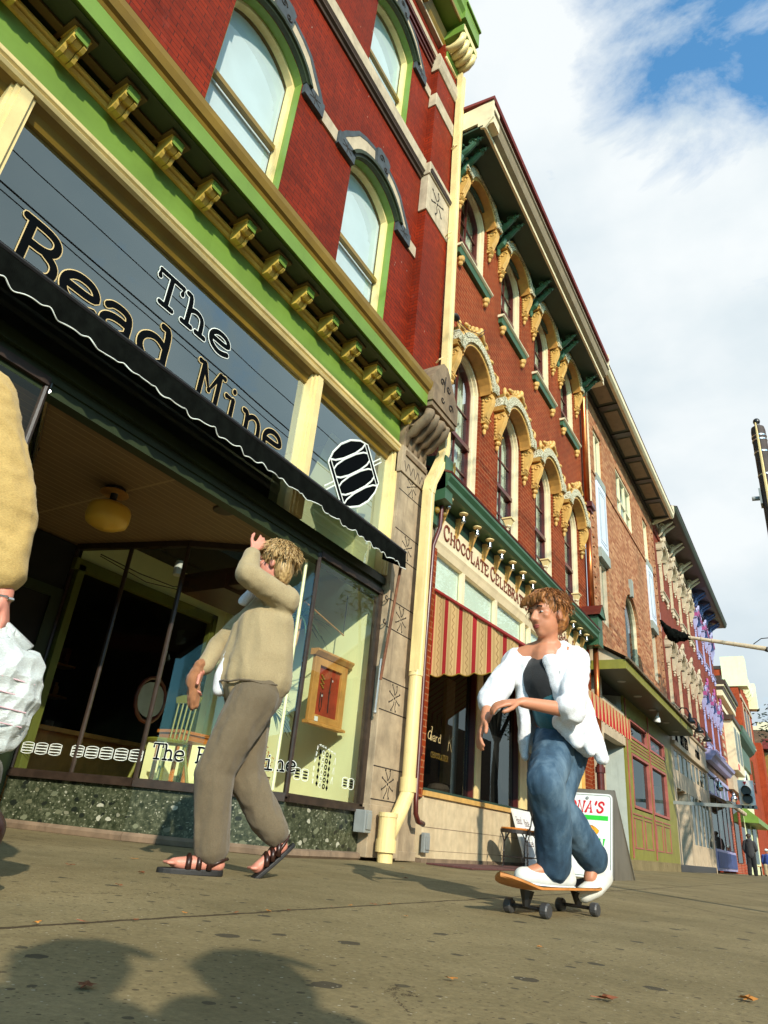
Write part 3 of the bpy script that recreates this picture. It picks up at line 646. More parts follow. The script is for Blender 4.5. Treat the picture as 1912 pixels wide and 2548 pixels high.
# ---------------------------------------------------------------- shopfront cornice
fs = MB(); fs.box(WX-.1, FX, -1.1, 6.13, 4.62, 5.0); fs.build('fascia', 'green', B1)
sc_ = MB(); sc_.xz([(WX, 5.13), (-3.53, 5.145), (-3.50, 5.13), (-3.50, 5.30), (WX, 5.30)], -1.1, 6.13); shc = sc_.build('shop_cornice', 'green', B1)
q = MB(); q.xz([(WX, 5.302), (-3.50, 5.302), (-3.485, 5.33), (-3.50, 5.345), (-3.465, 5.36), (-3.44, 5.42), (-3.43, 5.47), (-3.45, 5.50), (-3.5, 5.52), (WX, 5.75)], -1.1, 6.15); q.build('gold_crown', 'gold', shc)
q = MB(); q.xz([(FX-.01, 4.975), (-3.835, 4.975), (-3.82, 5.0), (-3.84, 5.015), (-3.80, 5.03), (-3.80, 5.05), (-3.83, 5.075), (FX-.01, 5.08)], -1.1, 6.08); q.build('gold_bead', 'gold_light', shc)
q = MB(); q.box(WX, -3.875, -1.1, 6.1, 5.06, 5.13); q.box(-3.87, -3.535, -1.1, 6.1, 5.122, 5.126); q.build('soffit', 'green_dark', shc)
q = MB()
for k in range(-5, 12):
    y = 1.13+k*.451
    q.xy([(-3.86, y-.10), (-3.60, y-.10), (-3.60, y+.10), (-3.86, y+.10), (-3.86, y+.07), (-3.63, y+.07), (-3.63, y-.07), (-3.86, y-.07)], 5.10, 5.119)
    q.box(-3.79, -3.72, y+.102, y+.35, 5.10, 5.119)
q.build('soffit_moulding', 'gold_brown', shc)
def modillion(y, parent):
    P = [(-3.81, 4.94), (-3.75, 4.935), (-3.725, 4.965), (-3.71, 5.0), (-3.675, 4.99), (-3.645, 5.015), (-3.635, 5.099), (-3.81, 5.099)]
    q = MB(); q.xz(P, y-.026, y+.026)
    for s_ in (-1, 1): q.xz([(x+.010 if x > -3.8 else x, z-.008 if z < 5.09 else z) for x, z in P], y+s_*.045-.014, y+s_*.045+.014)
    b = q.build('bracket', 'gold_light', parent, loc=(-3.75, y, 5.0))
    q = MB(); q.xz([(-3.64, 5.03), (-3.622, 5.02), (-3.615, 5.097), (-3.64, 5.097)], y-.05, y+.05); q.build('leaf', 'green', b, loc=None)
    q = MB(); q.box(-3.80, -3.625, y-.07, y+.07, 5.1, 5.118); q.build('abacus', 'gold_light', b, loc=None)
    return b
mo = modillion(1.13, shc)
for k in list(range(-5, 0))+list(range(1, 12)):
    copy_tree(mo, shc, (0, k*.451, 0))
# transom frame
q = MB(); q.xz([(-3.99, 4.54), (-3.835, 4.53), (-3.82, 4.555), (-3.835, 4.575), (-3.815, 4.59), (-3.81, 4.62), (-3.83, 4.635), (-3.99, 4.635)], -1.1, 6.27); tr = q.build('transom_head', 'cream', B1)
q = MB(); q.xz([(-4.02, 4.40), (-3.965, 4.42), (-3.93, 4.50), (-3.88, 4.535), (-4.02, 4.539)], -1.1, 6.2); q.build('cove', 'gold', tr)
for y0, y1 in ((.96, 1.12), (4.37, 4.53), (6.06, 6.2), (-1.0, -.85)):
    q = MB(); q.box(-4.0, -3.90, y0, y1, 2.9, 4.53); q.box(-3.90, -3.87, y0+.02, y1, 2.9, 4.528); q.box(-3.87, -3.85, y0+.05, y1-.03, 2.9, 4.526); q.build('mullion', 'cream', tr)
q = MB(); q.box(-4.0, -3.87, 6.2, 6.30, 2.7, 4.62); q.build('jamb', 'green', B1)
q = MB(); q.quad((-3.985, -1.1, 2.9), (-3.985, 6.2, 2.9), (-3.985, 6.2, 4.5), (-3.985, -1.1, 4.5)); ug = q.build('upper_glass', 'glass_upper', B1)
# lettering on the upper glass
def lettered(mb_out, mb_in, s, y, z, h, adv, r, wx=1.0, x=-3.978, ro=None):
    word(mb_out, s, y, z, h, r+(ro or .0085), x, adv, flat=.06, wx=wx); word(mb_in, s, y, z, h, r, x+.002, adv, flat=.05, wx=wx)
a, b, w = MB(), MB(), MB()
lettered(w, b, 'The', 2.42, 3.955, .29, .82, .024, 1.3)
lettered(a, b, 'Bead', 1.38, 3.40, .37, .74, .030, 1.24); lettered(a, b, 'Mine', 3.03, 3.385, .365, .74, .026, 1.08)
w.build('letter_outline', 'white_line', ug); a.build('letter_outline', 'gold_line', ug); b.build('lettering', 'ink', ug)
# bead emblem: tilted barrel of dark lozenges on a rod
def emblem(mw_, mk, cy, cz, w, h, rot, x):
    ca, sa = math.cos(rot), math.sin(rot)
    T_ = lambda a, b, xx=x: (xx, cy+a*w*ca-b*h*sa, cz+a*w*sa+b*h*ca)
    P = [(-.5, .32), (-.5, -.32), (-.34, -.43), (-.12, -.495), (.12, -.495), (.34, -.43), (.5, -.32), (.5, .32), (.34, .43), (.12, .495), (-.12, .495), (-.34, .43)]
    n = len(mk.v); mk.v += [T_(*p, x+.001) for p in P]; mk.f.append(tuple(range(n, n+len(P))))
    mw_.tube([T_(*p, x+.004) for p in P+[P[0]]], .012, 6, .25)
    for s_ in (-1, 1):
        mw_.tube([T_(s_*.43, -.36, x+.004), T_(s_*.43, .36, x+.004)], .008, 6, .25)
        mw_.tube([T_(s_*.5, -.03, x+.004), T_(s_*.72, -.03, x+.004), T_(s_*.72, .03, x+.004), T_(s_*.5, .03, x+.004)], .008, 6, .25)
    for k in (-.27, 0, .27):
        for s_ in (-1, 1):
            mw_.tube([T_(-.43, k+s_*.075, x+.004), T_(-.34, k+s_*.035, x+.004), T_(-.15, k+s_*.008, x+.004), T_(.15, k+s_*.008, x+.004), T_(.34, k+s_*.035, x+.004), T_(.43, k+s_*.075, x+.004)], .011, 6, .25)
w, k_ = MB(), MB(); emblem(w, k_, 5.44, 3.90, .92, .74, .72, -3.982); w.build('emblem_line', 'white_line', ug); k_.build('emblem', 'ink', ug)
# room behind the transom
q = MB(); q.quad((-6.0, -1.1, 2.9), (-6.0, 6.25, 2.9), (-6.0, 6.25, 5), (-6.0, -1.1, 5)); q.quad((-6, -1.1, 5), (-6, 6.25, 5), (-4, 6.25, 5), (-4, -1.1, 5)); q.quad((-6, -1.1, 2.9), (-6, 4.2, 2.9), (-4, 4.9, 2.9), (-4, -1.1, 2.9)); q.quad((-6.0, -1.1, 2.9), (-4, -1.1, 2.9), (-4, -1.1, 5), (-6.0, -1.1, 5)); q.build('loft_room', 'room_grey', B1)
q = MB(); q.quad((-6.0, 6.24, 2.91), (-4.0, 6.24, 2.91), (-4.0, 6.24, 4.99), (-6.0, 6.24, 4.99)); q.quad((-4.45, 4.9, 2.91), (-4.45, 6.24, 2.91), (-4.45, 6.24, 4.6), (-4.45, 5.5, 4.6)); q.build('loft_wall_sun_patch', 'room_cream', B1)  # side wall, plus a slanted cream sheet shaped as the sunlit diagonal
# header over the recessed entrance
q = MB(); q.box(-4.0, -3.90, -1.1, 6.12, 2.62, 2.9); q.box(-3.90, -3.86, -1.1, 6.12, 2.78, 2.86); q.box(-3.90, -3.885, -1.1, 6.12, 2.70, 2.74); q.build('header', 'green_dark', B1)
q = MB(); q.xy([(-3.95, -1.1), (-3.95, 4.93), (-5.06, 4.29), (-6.4, 3.95), (-6.4, -1.1)], 2.72, 2.86); q.build('entrance_ceiling', 'beadboard', B1)
for x, y, r in ((-4.18, 3.82, .085), (-4.85, 2.4, .03)):
    q = MB(); q.lathe((x, y, 2.705), [(r, 0), (r*1.12, .004), (r*1.15, .014)], 20); q.build('ceiling_vent', 'brown_dark', B1)
# display bays: glass, posts, sills and bulkheads
RB = [(-3.9, 6.12), (-3.9, 4.92), (-5.05, 4.27), (-6.35, 3.93)]
LB = [(-3.9, -.7), (-3.9, 1.86), (-5.05, 2.5), (-6.35, 2.84)]
def bay(P, name, posts):
    q = MB()
    for (x0, y0), (x1, y1) in zip(P, P[1:]): q.quad((x0, y0, .06), (x1, y1, .06), (x1, y1, .42), (x0, y0, .42))
    bay_ = q.build(name, 'breccia', B1)
    q = MB()
    for (x0, y0), (x1, y1) in zip(P, P[1:]): q.quad((x0, y0, .47), (x1, y1, .47), (x1, y1, 2.68), (x0, y0, 2.68))
    gl = q.build('glass', 'glass_clear', bay_)
    q = MB(); d = .035
    for (x0, y0), (x1, y1) in zip(P, P[1:]):
        t = Vector((x1-x0, y1-y0, 0)).normalized(); nrm = Vector((t.y, -t.x, 0)); nrm = nrm if nrm.x > 0 else -nrm
        for z0, z1, o0, o1 in ((.42, .47, -.05, .045), (.445, .49, -.04, .02), (2.66, 2.719, -.03, .03)):
            a, b = Vector((x0, y0, 0)), Vector((x1, y1, 0)); q.xy([tuple((a+nrm*o0)[:2]), tuple((b+nrm*o0)[:2]), tuple((b+nrm*o1)[:2]), tuple((a+nrm*o1)[:2])], z0, z1)
    q.build('sill', 'bronze', bay_)
    for x, y in posts:
        q = MB(); q.tube([(x, y, .46), (x, y, 2.7)], .022, 8); q.tube([(x-.03, y+.01, .46), (x-.03, y+.01, 2.7)], .012, 6); q.build('post', 'bronze', bay_)
    q = MB()
    for (x0, y0), (x1, y1) in zip(P, P[1:]): q.tube([(x0+.012, y0, .03), (x1+.012, y1, .03)], .04, 6)
    q.build('kerb_strip', 'stone_dark', bay_)
    return bay_, gl
rb, rg = bay(RB, 'display_bay', [(-3.9, 4.92), (-5.05, 4.27), (-5.70, 4.10), (-4.45, 4.6), (-6.35, 3.93)][:3]+[(-6.35, 3.93)])
lb, lg = bay(LB, 'display_bay', [(-3.9, 1.86), (-5.05, 2.5), (-6.35, 2.84)])
q = MB(); q.box(-3.95, -3.88, 6.06, 6.13, .47, 2.7); q.build('jamb', 'bronze', rb)
q = MB(); q.tube([(-3.90, 1.88, 2.64), (-5.04, 2.51, 2.64)], .018, 8); q.build('top_rail', 'chrome', lb)
# interior of the right display bay
q = MB(); q.quad((-4.0, 6.19, .4), (-6.34, 6.19, .4), (-6.34, 6.19, 2.95), (-4.0, 6.19, 2.95))
q.add([], [])
for a, b, c, d in ((5.98, 6.19, .4, 2.95), (3.97, 5.98, 2.5, 2.95)): q.quad((-6.32, a, c), (-6.32, b, c), (-6.32, b, d), (-6.32, a, d))
q.quad((-6.32, 5.4, .4), (-6.32, 5.98, .4), (-6.32, 5.98, .95), (-6.32, 5.4, .95))
q.build('display_wall', 'room_cream', rb)
q = MB(); q.xy([(-3.95, 6.18), (-3.95, 4.95), (-5.05, 4.32), (-6.3, 4.0), (-6.3, 6.18)], .40, .435); q.build('display_floor', 'pine', rb)
q = MB()
for a, b, c, d in ((5.92, 6.02, .4, 2.56), (3.9, 6.02, 2.44, 2.56), (3.95, 4.03, .4, 2.5)): q.box(-6.34, -6.27, a, b, c, d)
q.box(-6.27, -6.25, 5.94, 5.98, .4, 2.5); q.build('inner_frame', 'olive', rb)
q = MB(); q.tube([(-4.0, 4.85, .5), (-4.0, 4.85, 2.66)], .016, 6); q.build('inner_post', 'pale_yellow', rb)
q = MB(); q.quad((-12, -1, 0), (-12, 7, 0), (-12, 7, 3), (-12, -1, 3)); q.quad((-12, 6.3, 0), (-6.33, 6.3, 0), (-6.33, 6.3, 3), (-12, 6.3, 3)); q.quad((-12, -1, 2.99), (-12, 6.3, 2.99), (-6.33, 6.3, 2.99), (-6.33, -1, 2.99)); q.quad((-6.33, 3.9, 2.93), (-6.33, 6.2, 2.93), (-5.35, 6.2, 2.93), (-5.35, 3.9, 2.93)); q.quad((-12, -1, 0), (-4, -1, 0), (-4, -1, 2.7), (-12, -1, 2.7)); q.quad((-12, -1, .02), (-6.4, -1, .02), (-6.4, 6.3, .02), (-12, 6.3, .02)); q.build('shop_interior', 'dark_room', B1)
q = MB(); q.box(-7.6, -7.4, 3.6, 6.2, .02, .95); q.box(-7.7, -7.3, 3.5, 6.25, .95, 1.0); q.build('counter', 'pine', B1)
rnd = random.Random(31)
for z in (.55, 1.15, 1.6, 2.05): q = MB(); q.box(-9.6, -9.3, 3.0, 6.28, z, z+.03); q.build('shelf', 'pine', B1)
for k in range(46):
    z = rnd.choice((.585, 1.185, 1.635, 2.085)); y = rnd.uniform(3.1, 6.2); h_ = rnd.uniform(.08, .3); q = MB()
    if k % 3: q.box(-9.5, -9.38, y, y+rnd.uniform(.05, .16), z, z+h_)
    else: q.lathe((-9.44, y, z), [(.04, 0), (.06, h_*.3), (.05, h_*.7), (.02, h_*.8), (.03, h_)], 10)
    tag(q.build('shelf_goods', rnd.choice(('cream', 'maroon', 'olive_fresh', 'blind', 'ochre', 'display_blue', 'sign_brown'))), 'one of the small goods standing on the dim shelves deep inside the shop', 'goods', 'goods on the dim shop shelves')
q = MB(); q.box(-5.6, -4.6, 4.75, 4.90, 2.40, 2.60); q.box(-5.5, -4.9, 4.7, 6.18, 2.36, 2.52); q.build('ceiling_beam', 'beam_red', rb)
q = MB(); q.tube([(-6.2, 4.1, 2.66), (-6.0, 4.5, 2.56), (-5.9, 4.9, 2.54), (-5.8, 5.1, 2.6)], .006, 5); q.tube([(-6.2, 4.1, 2.64), (-6.0, 4.6, 2.50), (-5.85, 5.0, 2.52)], .005, 5); q.build('cable', 'iron', rb)
# door at the back of the entrance
q = MB(); q.box(-6.42, -6.36, 2.86, 3.90, .05, 2.7); dr = q.build('door', 'dark_room', B1)
q = MB(); q.box(-6.355, -6.33, 2.90, 3.02, .05, 2.1); q.box(-6.355, -6.33, 3.78, 3.90, .05, 2.1); q.box(-6.355, -6.33, 2.9, 3.9, 2.1, 2.2); q.build('frame', 'green_dark', dr)
# painted strings of beads and name along the display glass
w, k_ = MB(), MB()
def on(P0, P1, t): return (P0[0]+(P1[0]-P0[0])*t, P0[1]+(P1[1]-P0[1])*t)
def seg_frame(P0, P1): 
    d = Vector((P1[0]-P0[0], P1[1]-P0[1], 0)); return d.length, d.normalized()
def put(mb, P0, P1, off=.012):   # remap a piece drawn at x=0 along y to the bay glass
    L_, t = seg_frame(P0, P1); nrm = Vector((t.y, -t.x, 0)); nrm = nrm if nrm.x > 0 else -nrm
    mb.v = [tuple(Vector((P0[0], P0[1], 0))+t*v[1]+nrm*(v[0]+off)+Vector((0, 0, v[2]))) for v in mb.v]; return mb
a = MB()
for k in range(8): barrel(a, .13+k*.155+(.09 if k > 2 else 0), .67, .13, .10, .0035, 0)
put(a, RB[3], RB[2]).build('bead_decal', 'white_line', rg)
a, b = MB(), MB(); word(a, 'The Bead Mine', .10, .66, .125, .0125, 0, .79, flat=.25); word(b, 'The Bead Mine', .10, .66, .125, .0085, .003, .79, flat=.3)
put(a, RB[2], RB[1]).build('letter_outline', 'white_line', rg); put(b, RB[2], RB[1]).build('lettering', 'ink', rg)
a, b = MB(), MB()
for y in (.10, .215, .86, .965):
    barrel(a, y, .655, .095, .10, .0035, 0)
    for c in (-.025, .0, .025): b.ell((.002, y, .655+c), (.001, .04, .008), n=8, m=4)
# panel of patterned beads
P_ = [(.36, .90), (.62, .86), (.60, .58), (.42, .55), (.33, .62)]
for (y0, z0), (y1, z1) in zip([(.34, .58), (.33, .76), (.36, .94), (.50, .92), (.66, .885)], [(.33, .76), (.36, .94), (.50, .92), (.66, .885), (.63, .60)]):
    for t in (.1, .4, .7):
        y, z = y0+(y1-y0)*t, z0+(z1-z0)*t; yy, zz = y0+(y1-y0)*(t+.22), z0+(z1-z0)*(t+.22); ny, nz = -(zz-z)*.25, (yy-y)*.25
        a.tube([(0, y, z), (0, yy+ny, zz+nz), (0, yy-ny, zz-nz), (0, y, z)], .003, 5, .3)
rnd = random.Random(3)
for i in range(6):
    for j in range(4):
        y, z = .40+j*.055, .88-i*.055-j*.008
        t = (i*3+j) % 3
        if t == 0: b.yz([(y, z-.026), (y+.018, z), (y, z+.026), (y-.018, z)], 0, .002)
        elif t == 1:
            a.tube([(0, y+.022*math.cos(q_*.785), z+.022*math.sin(q_*.785)) for q_ in range(9)], .003, 5, .3)
            for d in range(3): b.ell((.002, y-.008+d*.009, z-.006+(d % 2)*.012), (.001, .004, .006), n=6, m=4)
        else:
            b.tube([(.002, y+.018*math.cos(q_*.785), z+.018*math.sin(q_*.785)) for q_ in range(9)], .007, 6, .3)
put(a, RB[1], RB[0]).build('bead_decal', 'white_line', rg); put(b, RB[1], RB[0]).build('bead_pattern', 'ink', rg)
# stone pilaster between the two shops
q = MB(); q.box(-4.0, -3.80, 6.13, 6.72, .06, 4.25); q.box(-4.0, -3.79, 6.12, 6.73, 0.03, .5); q.box(-4.0, -3.84, 6.722, 7.18, .03, 4.6); q.box(-4.0, -3.825, 6.722, 7.19, .01, .1); q.box(-4.0, -3.78, 6.11, 6.74, 4.25, 4.62)
pil = q.build('stone_pilaster', 'stone', B1, bevel=.006)
q = MB(); q.xz([(-3.9, 4.5), (-3.76, 4.5), (-3.755, 4.56), (-3.78, 4.575), (-3.9, 4.575)], 6.18, 6.72)
q.xz([(-4.0, 4.62), (-3.80, 4.62), (-3.79, 4.85), (-3.70, 5.0), (-3.62, 5.05), (-3.60, 5.20), (-4.0, 5.20)], 6.14, 6.74)
q.box(-4.0, -3.44, 6.15, 6.82, 5.15, 5.22)
q.xz([(-4.0, 5.22), (-3.42, 5.22), (-3.42, 5.5), (-4.0, 5.62)], 6.13, 6.84)
cp = q.build('capital', 'stone_mid', pil)
q = MB()
for k in range(4):
    y = 6.22+k*.15; q.tube([(-3.81, y, 4.66), (-3.80, y, 4.80), (-3.72, y, 4.84), (-3.66, y, 4.92), (-3.58, y, 4.97), (-3.52, y, 5.03), (-3.50, y, 5.12)], [.03, .045, .062, .066, .066, .066, .06], 10)
q.box(-3.75, -3.66, 6.16, 6.42, 4.90, 4.93); q.box(-3.75, -3.66, 6.46, 6.74, 4.90, 4.93)
for k in range(2): q.tube([(-3.60, 6.26+k*.34, 5.10), (-3.47, 6.26+k*.34, 5.10)], .05, 10)
q.build('console', 'stone_mid', cp, smooth=True)
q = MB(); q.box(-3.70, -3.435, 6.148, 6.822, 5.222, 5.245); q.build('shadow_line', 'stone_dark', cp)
q = MB()
q.yz([(6.15, 5.62), (6.82, 5.45), (6.5, 5.95)], -3.75, -3.46); q.yz([(6.13, 5.5), (6.84, 5.5), (6.84, 5.6), (6.55, 5.98), (6.42, 5.98), (6.13, 5.6)], -3.9, -3.45)
q.build('block', 'stone_mid', cp)
q = MB(); scroll(q, (-3.444, 6.40, 5.66), .06, 1.2, .008); scroll(q, (-3.444, 6.58, 5.66), .06, 1.2, .008, sgn=-1); q.tube([(-3.444, 6.48, 5.42), (-3.444, 6.47, 5.6), (-3.444, 6.49, 5.8)], .012, 6, .4)
scroll(q, (-3.414, 6.62, 5.36), .07, 1.1, .009); scroll(q, (-3.414, 6.38, 5.36), .05, 1.1, .008, sgn=-1)
for z in (4.18, 3.34, 2.46, 1.58, .71): sprig(q, -3.799, 6.43, z, .115, 8)
for k in range(5): q.tube([(-3.778, 6.17+k*.12, 4.42), (-3.778, 6.22+k*.12, 4.29), (-3.778, 6.27+k*.12, 4.42)], .007, 5, .4)
q.build('incised_ornament', 'incised', pil)
q = MB()
for z in (4.25, 4.02, 3.50, 3.17, 2.62, 2.30, 1.74, 1.42, .86, .55): q.box(-3.802, -3.797, 6.13, 6.72, z-.005, z+.005)
q.build('joint', 'incised', pil)
# ---------------------------------------------------------------- awning over the entrance
AW = thing('awning', 'black cloth awning with wavy white trim over the recessed shop entrance', 'awning', (-3.86, 2.5, 3.3))
N_ = 620; y0, y1 = -1.0, 6.0; A, B = [], []
top, bot, tri = [], [], []
for i in range(N_+1):
    y = y0+(y1-y0)*i/N_; ph = ((y-1.21) / .285) % 1; zz = 2.895+.019*(math.exp(-((ph-.16)/.10)**2)-.9*math.exp(-((ph-.42)/.13)**2))+.006*math.sin(y*9); xx = -3.545+.010*math.sin(y*17.8)+.006*math.sin(y*41)
    top.append((-3.55, y, 3.105)); bot.append((xx, y, zz))
q = MB(); n = len(top); q.v = top+bot+[(-3.86, p[1], 3.36) for p in top]; q.f = [(i, i+1, n+i+1, n+i) for i in range(n-1)]+[(i, i+1, 2*n+i+1, 2*n+i) for i in range(n-1)]
q.add([(-3.55, y1, 3.105), (-3.545, y1, 2.90), (-3.86, y1, 3.05), (-3.86, y1, 3.36)], [(0, 1, 2, 3)])
q.build('cloth', 'cloth_black', AW)
q = MB(); q.tube([(b[0]+.004, b[1], b[2]) for b in bot], .0045, 5); q.build('trim', 'white_line', AW)
q = MB(); q.tube([(-3.56, y0, 3.09), (-3.56, y1, 3.09)], .02, 8); q.tube([(-3.85, y0, 3.2), (-3.85, y1, 3.2)], .05, 8); q.build('front_bar', 'black_metal', AW)
q = MB(); q.tube([(-3.62, 6.03, 2.96), (-3.69, 6.05, 2.4), (-3.77, 6.06, 1.70)], .016, 8); q.build('arm', 'rust', AW)
q = MB(); q.tube([(-3.78, 6.055, 1.92), (-3.80, 6.06, 1.38)], .013, 8); q.ell((-3.80, 6.06, 1.37), (.02, .02, .02)); q.build('arm', 'galv', AW)
for z in (2.35, 2.62): q = MB(); scroll(q, (-3.80, 6.08, z), .04, 1, .008, sgn=-1); q.build('cleat', 'iron', AW)
# ---------------------------------------------------------------- things in and around the entrance
CL = thing('ceiling_lamp', 'amber drum glass lamp under the brown boarded entrance ceiling', 'lamp', (-4.80, 3.14, 2.72))
q = MB(); q.lathe((-4.80, 3.14, 2.66), [(.06, .058), (.085, .05), (.085, .03), (.03, .0), (.028, -.09)], 20); q.build('canopy', 'iron', CL, smooth=True)
q = MB(); q.lathe((-4.80, 3.14, 2.62), [(.10, .058), (.115, .052), (.12, .04)], 24); q.build('ceiling_rose', 'pine', CL)
q = MB(); q.lathe((-4.80, 3.14, 2.33), [(.0, 0), (.10, .015), (.165, .05), (.178, .09), (.178, .17), (.165, .20), (.10, .235), (.03, .245)], 28); q.build('shade', 'amber', CL, smooth=True)
PF = thing('hanging_cabinet', 'pine cabinet frame with red felt back hanging inside the display window', 'cabinet', (-4.22, 5.8, 1.5))
x = -4.22; q = MB()
for a, b, c, d in ((5.50, 5.60, 1.2, 1.84), (6.0, 6.10, 1.2, 1.84), (5.60, 6.0, 1.2, 1.27), (5.60, 6.0, 1.76, 1.84)): q.box(x-.04, x, a, b, c, d)
q.build('frame', 'pine', PF, bevel=.004)
q = MB(); q.xz([(x-.05, 1.842), (x+.01, 1.842), (x+.05, 1.885), (x+.05, 1.905), (x-.05, 1.905)], 5.46, 6.14); q.xz([(x-.05, 1.165), (x+.03, 1.165), (x+.03, 1.185), (x+.01, 1.198), (x-.05, 1.198)], 5.47, 6.13); q.build('cornice', 'pine', PF)
q = MB(); q.box(x-.035, x-.03, 5.6, 6.0, 1.27, 1.76); bk = q.build('felt_back', 'red_felt', PF)
q = MB()
for k in range(9): q.ell((x-.02, 5.67+.02*(k % 3), 1.67-k*.015), (.008, .014, .010), n=6, m=4)
q.build('brooch', 'gold', PF)
q = MB(); q.tube([(x-.02, 5.84, 1.68), (x-.02, 5.83, 1.5), (x-.02, 5.84, 1.32)], .005, 5); q.ell((x-.02, 5.835, 1.53), (.008, .015, .015), n=6, m=4); q.tube([(x-.02, 5.68, 1.5), (x-.02, 5.68, 1.36), (x-.02, 5.70, 1.31), (x-.02, 5.72, 1.36), (x-.02, 5.71, 1.5)], .004, 5); q.build('necklace', 'iron', PF)
q = MB(); q.box(x+.001, x+.004, 5.60, 5.655, 1.205, 1.25); q.box(x-.02, x-.018, 5.70, 5.72, 1.46, 1.48); q.box(x-.02, x-.018, 5.86, 5.87, 1.64, 1.66); q.build('price_tag', 'white', PF)
def leafy(root_loc, stems, name, label, leafn, L_, rnd):
    T_ = thing(name, label, 'plant', root_loc); q = MB(); f = MB()
    for pts, r in stems:
        q.tube(pts, r, 6); c = Vector(pts[-1])
        for k in range(leafn):
            a, e = rnd.uniform(0, 6.28), rnd.uniform(-.5, 1.3); d = Vector((math.cos(a)*math.cos(e), math.sin(a)*math.cos(e), math.sin(e))); l = L_*rnd.uniform(.6, 1.1)
            s_ = d.cross(Vector((0, 0, 1))).normalized()*.012; p = [c+d*l*t-Vector((0, 0, 1))*l*.9*t*t*rnd.uniform(.3, .7) for t in (0, .35, .7, 1)]
            n = len(f.v); f.v += [tuple(v) for v in (p[0]-s_*.4, p[0]+s_*.4, p[1]-s_, p[1]+s_, p[2]-s_*.7, p[2]+s_*.7, p[3])]; f.f += [(n, n+1, n+3, n+2), (n+2, n+3, n+5, n+4), (n+4, n+5, n+6)]
    q.build('stem', 'pine', T_); f.build('leaves', 'dracaena', T_); return T_
rnd = random.Random(5)
leafy((-4.6, 5.3, .44), [([(-4.6, 5.3, .5), (-4.62, 5.2, 1.1), (-4.5, 5.3, 1.55), (-4.45, 5.42, 1.95), (-4.42, 5.42, 2.25)], .014), ([(-4.6, 5.3, .5), (-4.7, 5.15, 1.0), (-4.75, 5.1, 1.55)], .012), ([(-4.6, 5.3, .5), (-4.5, 5.15, .9), (-4.4, 5.12, 1.25)], .010)], 'potted_plant', 'spiky dracaena with bare bent stems behind the display glass', 46, .36, rnd)
q = MB(); q.lathe((-4.6, 5.3, .436), [(.10, 0), (.14, .2), (.15, .2)], 16); pp = [o for o in bpy.data.objects if o.name == 'potted_plant'][0]; q.build('pot', 'stone_cream', pp)
DF = thing('dried_flowers', 'bunch of rust brown dried flowers low in the display window', 'flowers', (-4.35, 4.95, .44)); q = MB(); s_ = MB()
for k in range(420):
    a, e, r = rnd.uniform(0, 6.28), rnd.uniform(-.4, 1.4), rnd.uniform(.05, .19); c = Vector((-4.35+math.cos(a)*math.cos(e)*r, 4.95+math.sin(a)*math.cos(e)*r*1.2, .72+math.sin(e)*r)); q.ell(c, (.007, .007, .007), n=4, m=3)
    if k % 6 == 0: s_.tube([(-4.35, 4.95, .44), c], .0015, 3)
q.build('flower_heads', 'leafc', DF); s_.build('stem', 'leafb', DF)
CH = thing('windsor_chair', 'yellow green spindle back chair inside the display window', 'chair', (-5.3, 4.75, .44)); x0, y0_ = -5.3, 4.75
q = MB(); q.lathe((x0, y0_, .84), [(.0, 0), (.19, 0), (.20, .02), (.18, .035), (0, .03)], 20); q.build('seat', 'olive_fresh', CH)
q = MB(); q.xz([(x0-.16, 1.25), (x0+.16, 1.25), (x0+.18, 1.31), (x0+.08, 1.33), (x0-.08, 1.33), (x0-.18, 1.31)], y0_+.16, y0_+.18); q.build('crest_rail', 'olive_fresh', CH)
for k in range(5): q = MB(); q.tube([(x0-.12+k*.06, y0_+.14, .86), (x0-.13+k*.065, y0_+.17, 1.26)], .009, 6); q.build('spindle', 'olive_fresh', CH)
for a, b in ((-1, -1), (1, -1), (-1, 1), (1, 1)): q = MB(); q.tube([(x0+a*.12, y0_+b*.12, .85), (x0+a*.2, y0_+b*.2, .44)], [.013, .017], 6); q.build('leg', 'olive_fresh', CH)
TB = thing('side_table', 'small orange wood table behind the yellow green chair', 'table', (-5.6, 5.25, .44))
q = MB(); q.box(-5.75, -5.4, 5.0, 5.5, .98, 1.01); q.box(-5.73, -5.42, 5.02, 5.48, .92, .978); q.build('top', 'seat_wood', TB)
for a in (-5.72, -5.44):
    for b in (5.03, 5.46): q = MB(); q.box(a-.015, a+.015, b-.015, b+.015, .44, .92); q.build('leg', 'seat_wood', TB)
MR = thing('round_mirror', 'round red framed mirror on the dark wall inside the shop', 'mirror', (-6.2, 5.2, 1.3))
q = MB(); q.tube([(-6.2, 5.2+.2*math.cos(a*.393), 1.35+.24*math.sin(a*.393)) for a in range(17)], .022, 8); q.build('frame', 'maroon', MR); q = MB(); q.lathe((-6.2, 5.2, 1.35), [(.19, 0), (.19, .006)], 20, ax=(1, 0, 0)); q.build('glass', 'grey_box', MR)
def spot(x, y, z, label):
    T_ = thing('track_spotlight', label, 'spotlight', (x, y, z+.2), 'white spotlights in the left display bay')
    q = MB(); q.lathe((x, y, z), [(.062, -.02), (.066, .0), (.066, .05), (.045, .07), (.040, .075), (.040, .14), (.02, .16)], 18, ax=(-.25, -.1, 1)); q.build('shade', 'white', T_, smooth=False)
    q = MB(); q.tube([(x-.04, y+.03, z+.10), (x-.03, y+.14, z+.11)], .006, 6); q.box(x-.05, x-.01, y+.14, y+.18, z+.09, z+.13); q.build('arm', 'pale_yellow', T_)
spot(-4.45, 1.62, 2.30, 'upper white spotlight on a bracket in the left display bay'); spot(-4.62, 1.72, 2.02, 'lower white spotlight on a bracket in the left display bay')
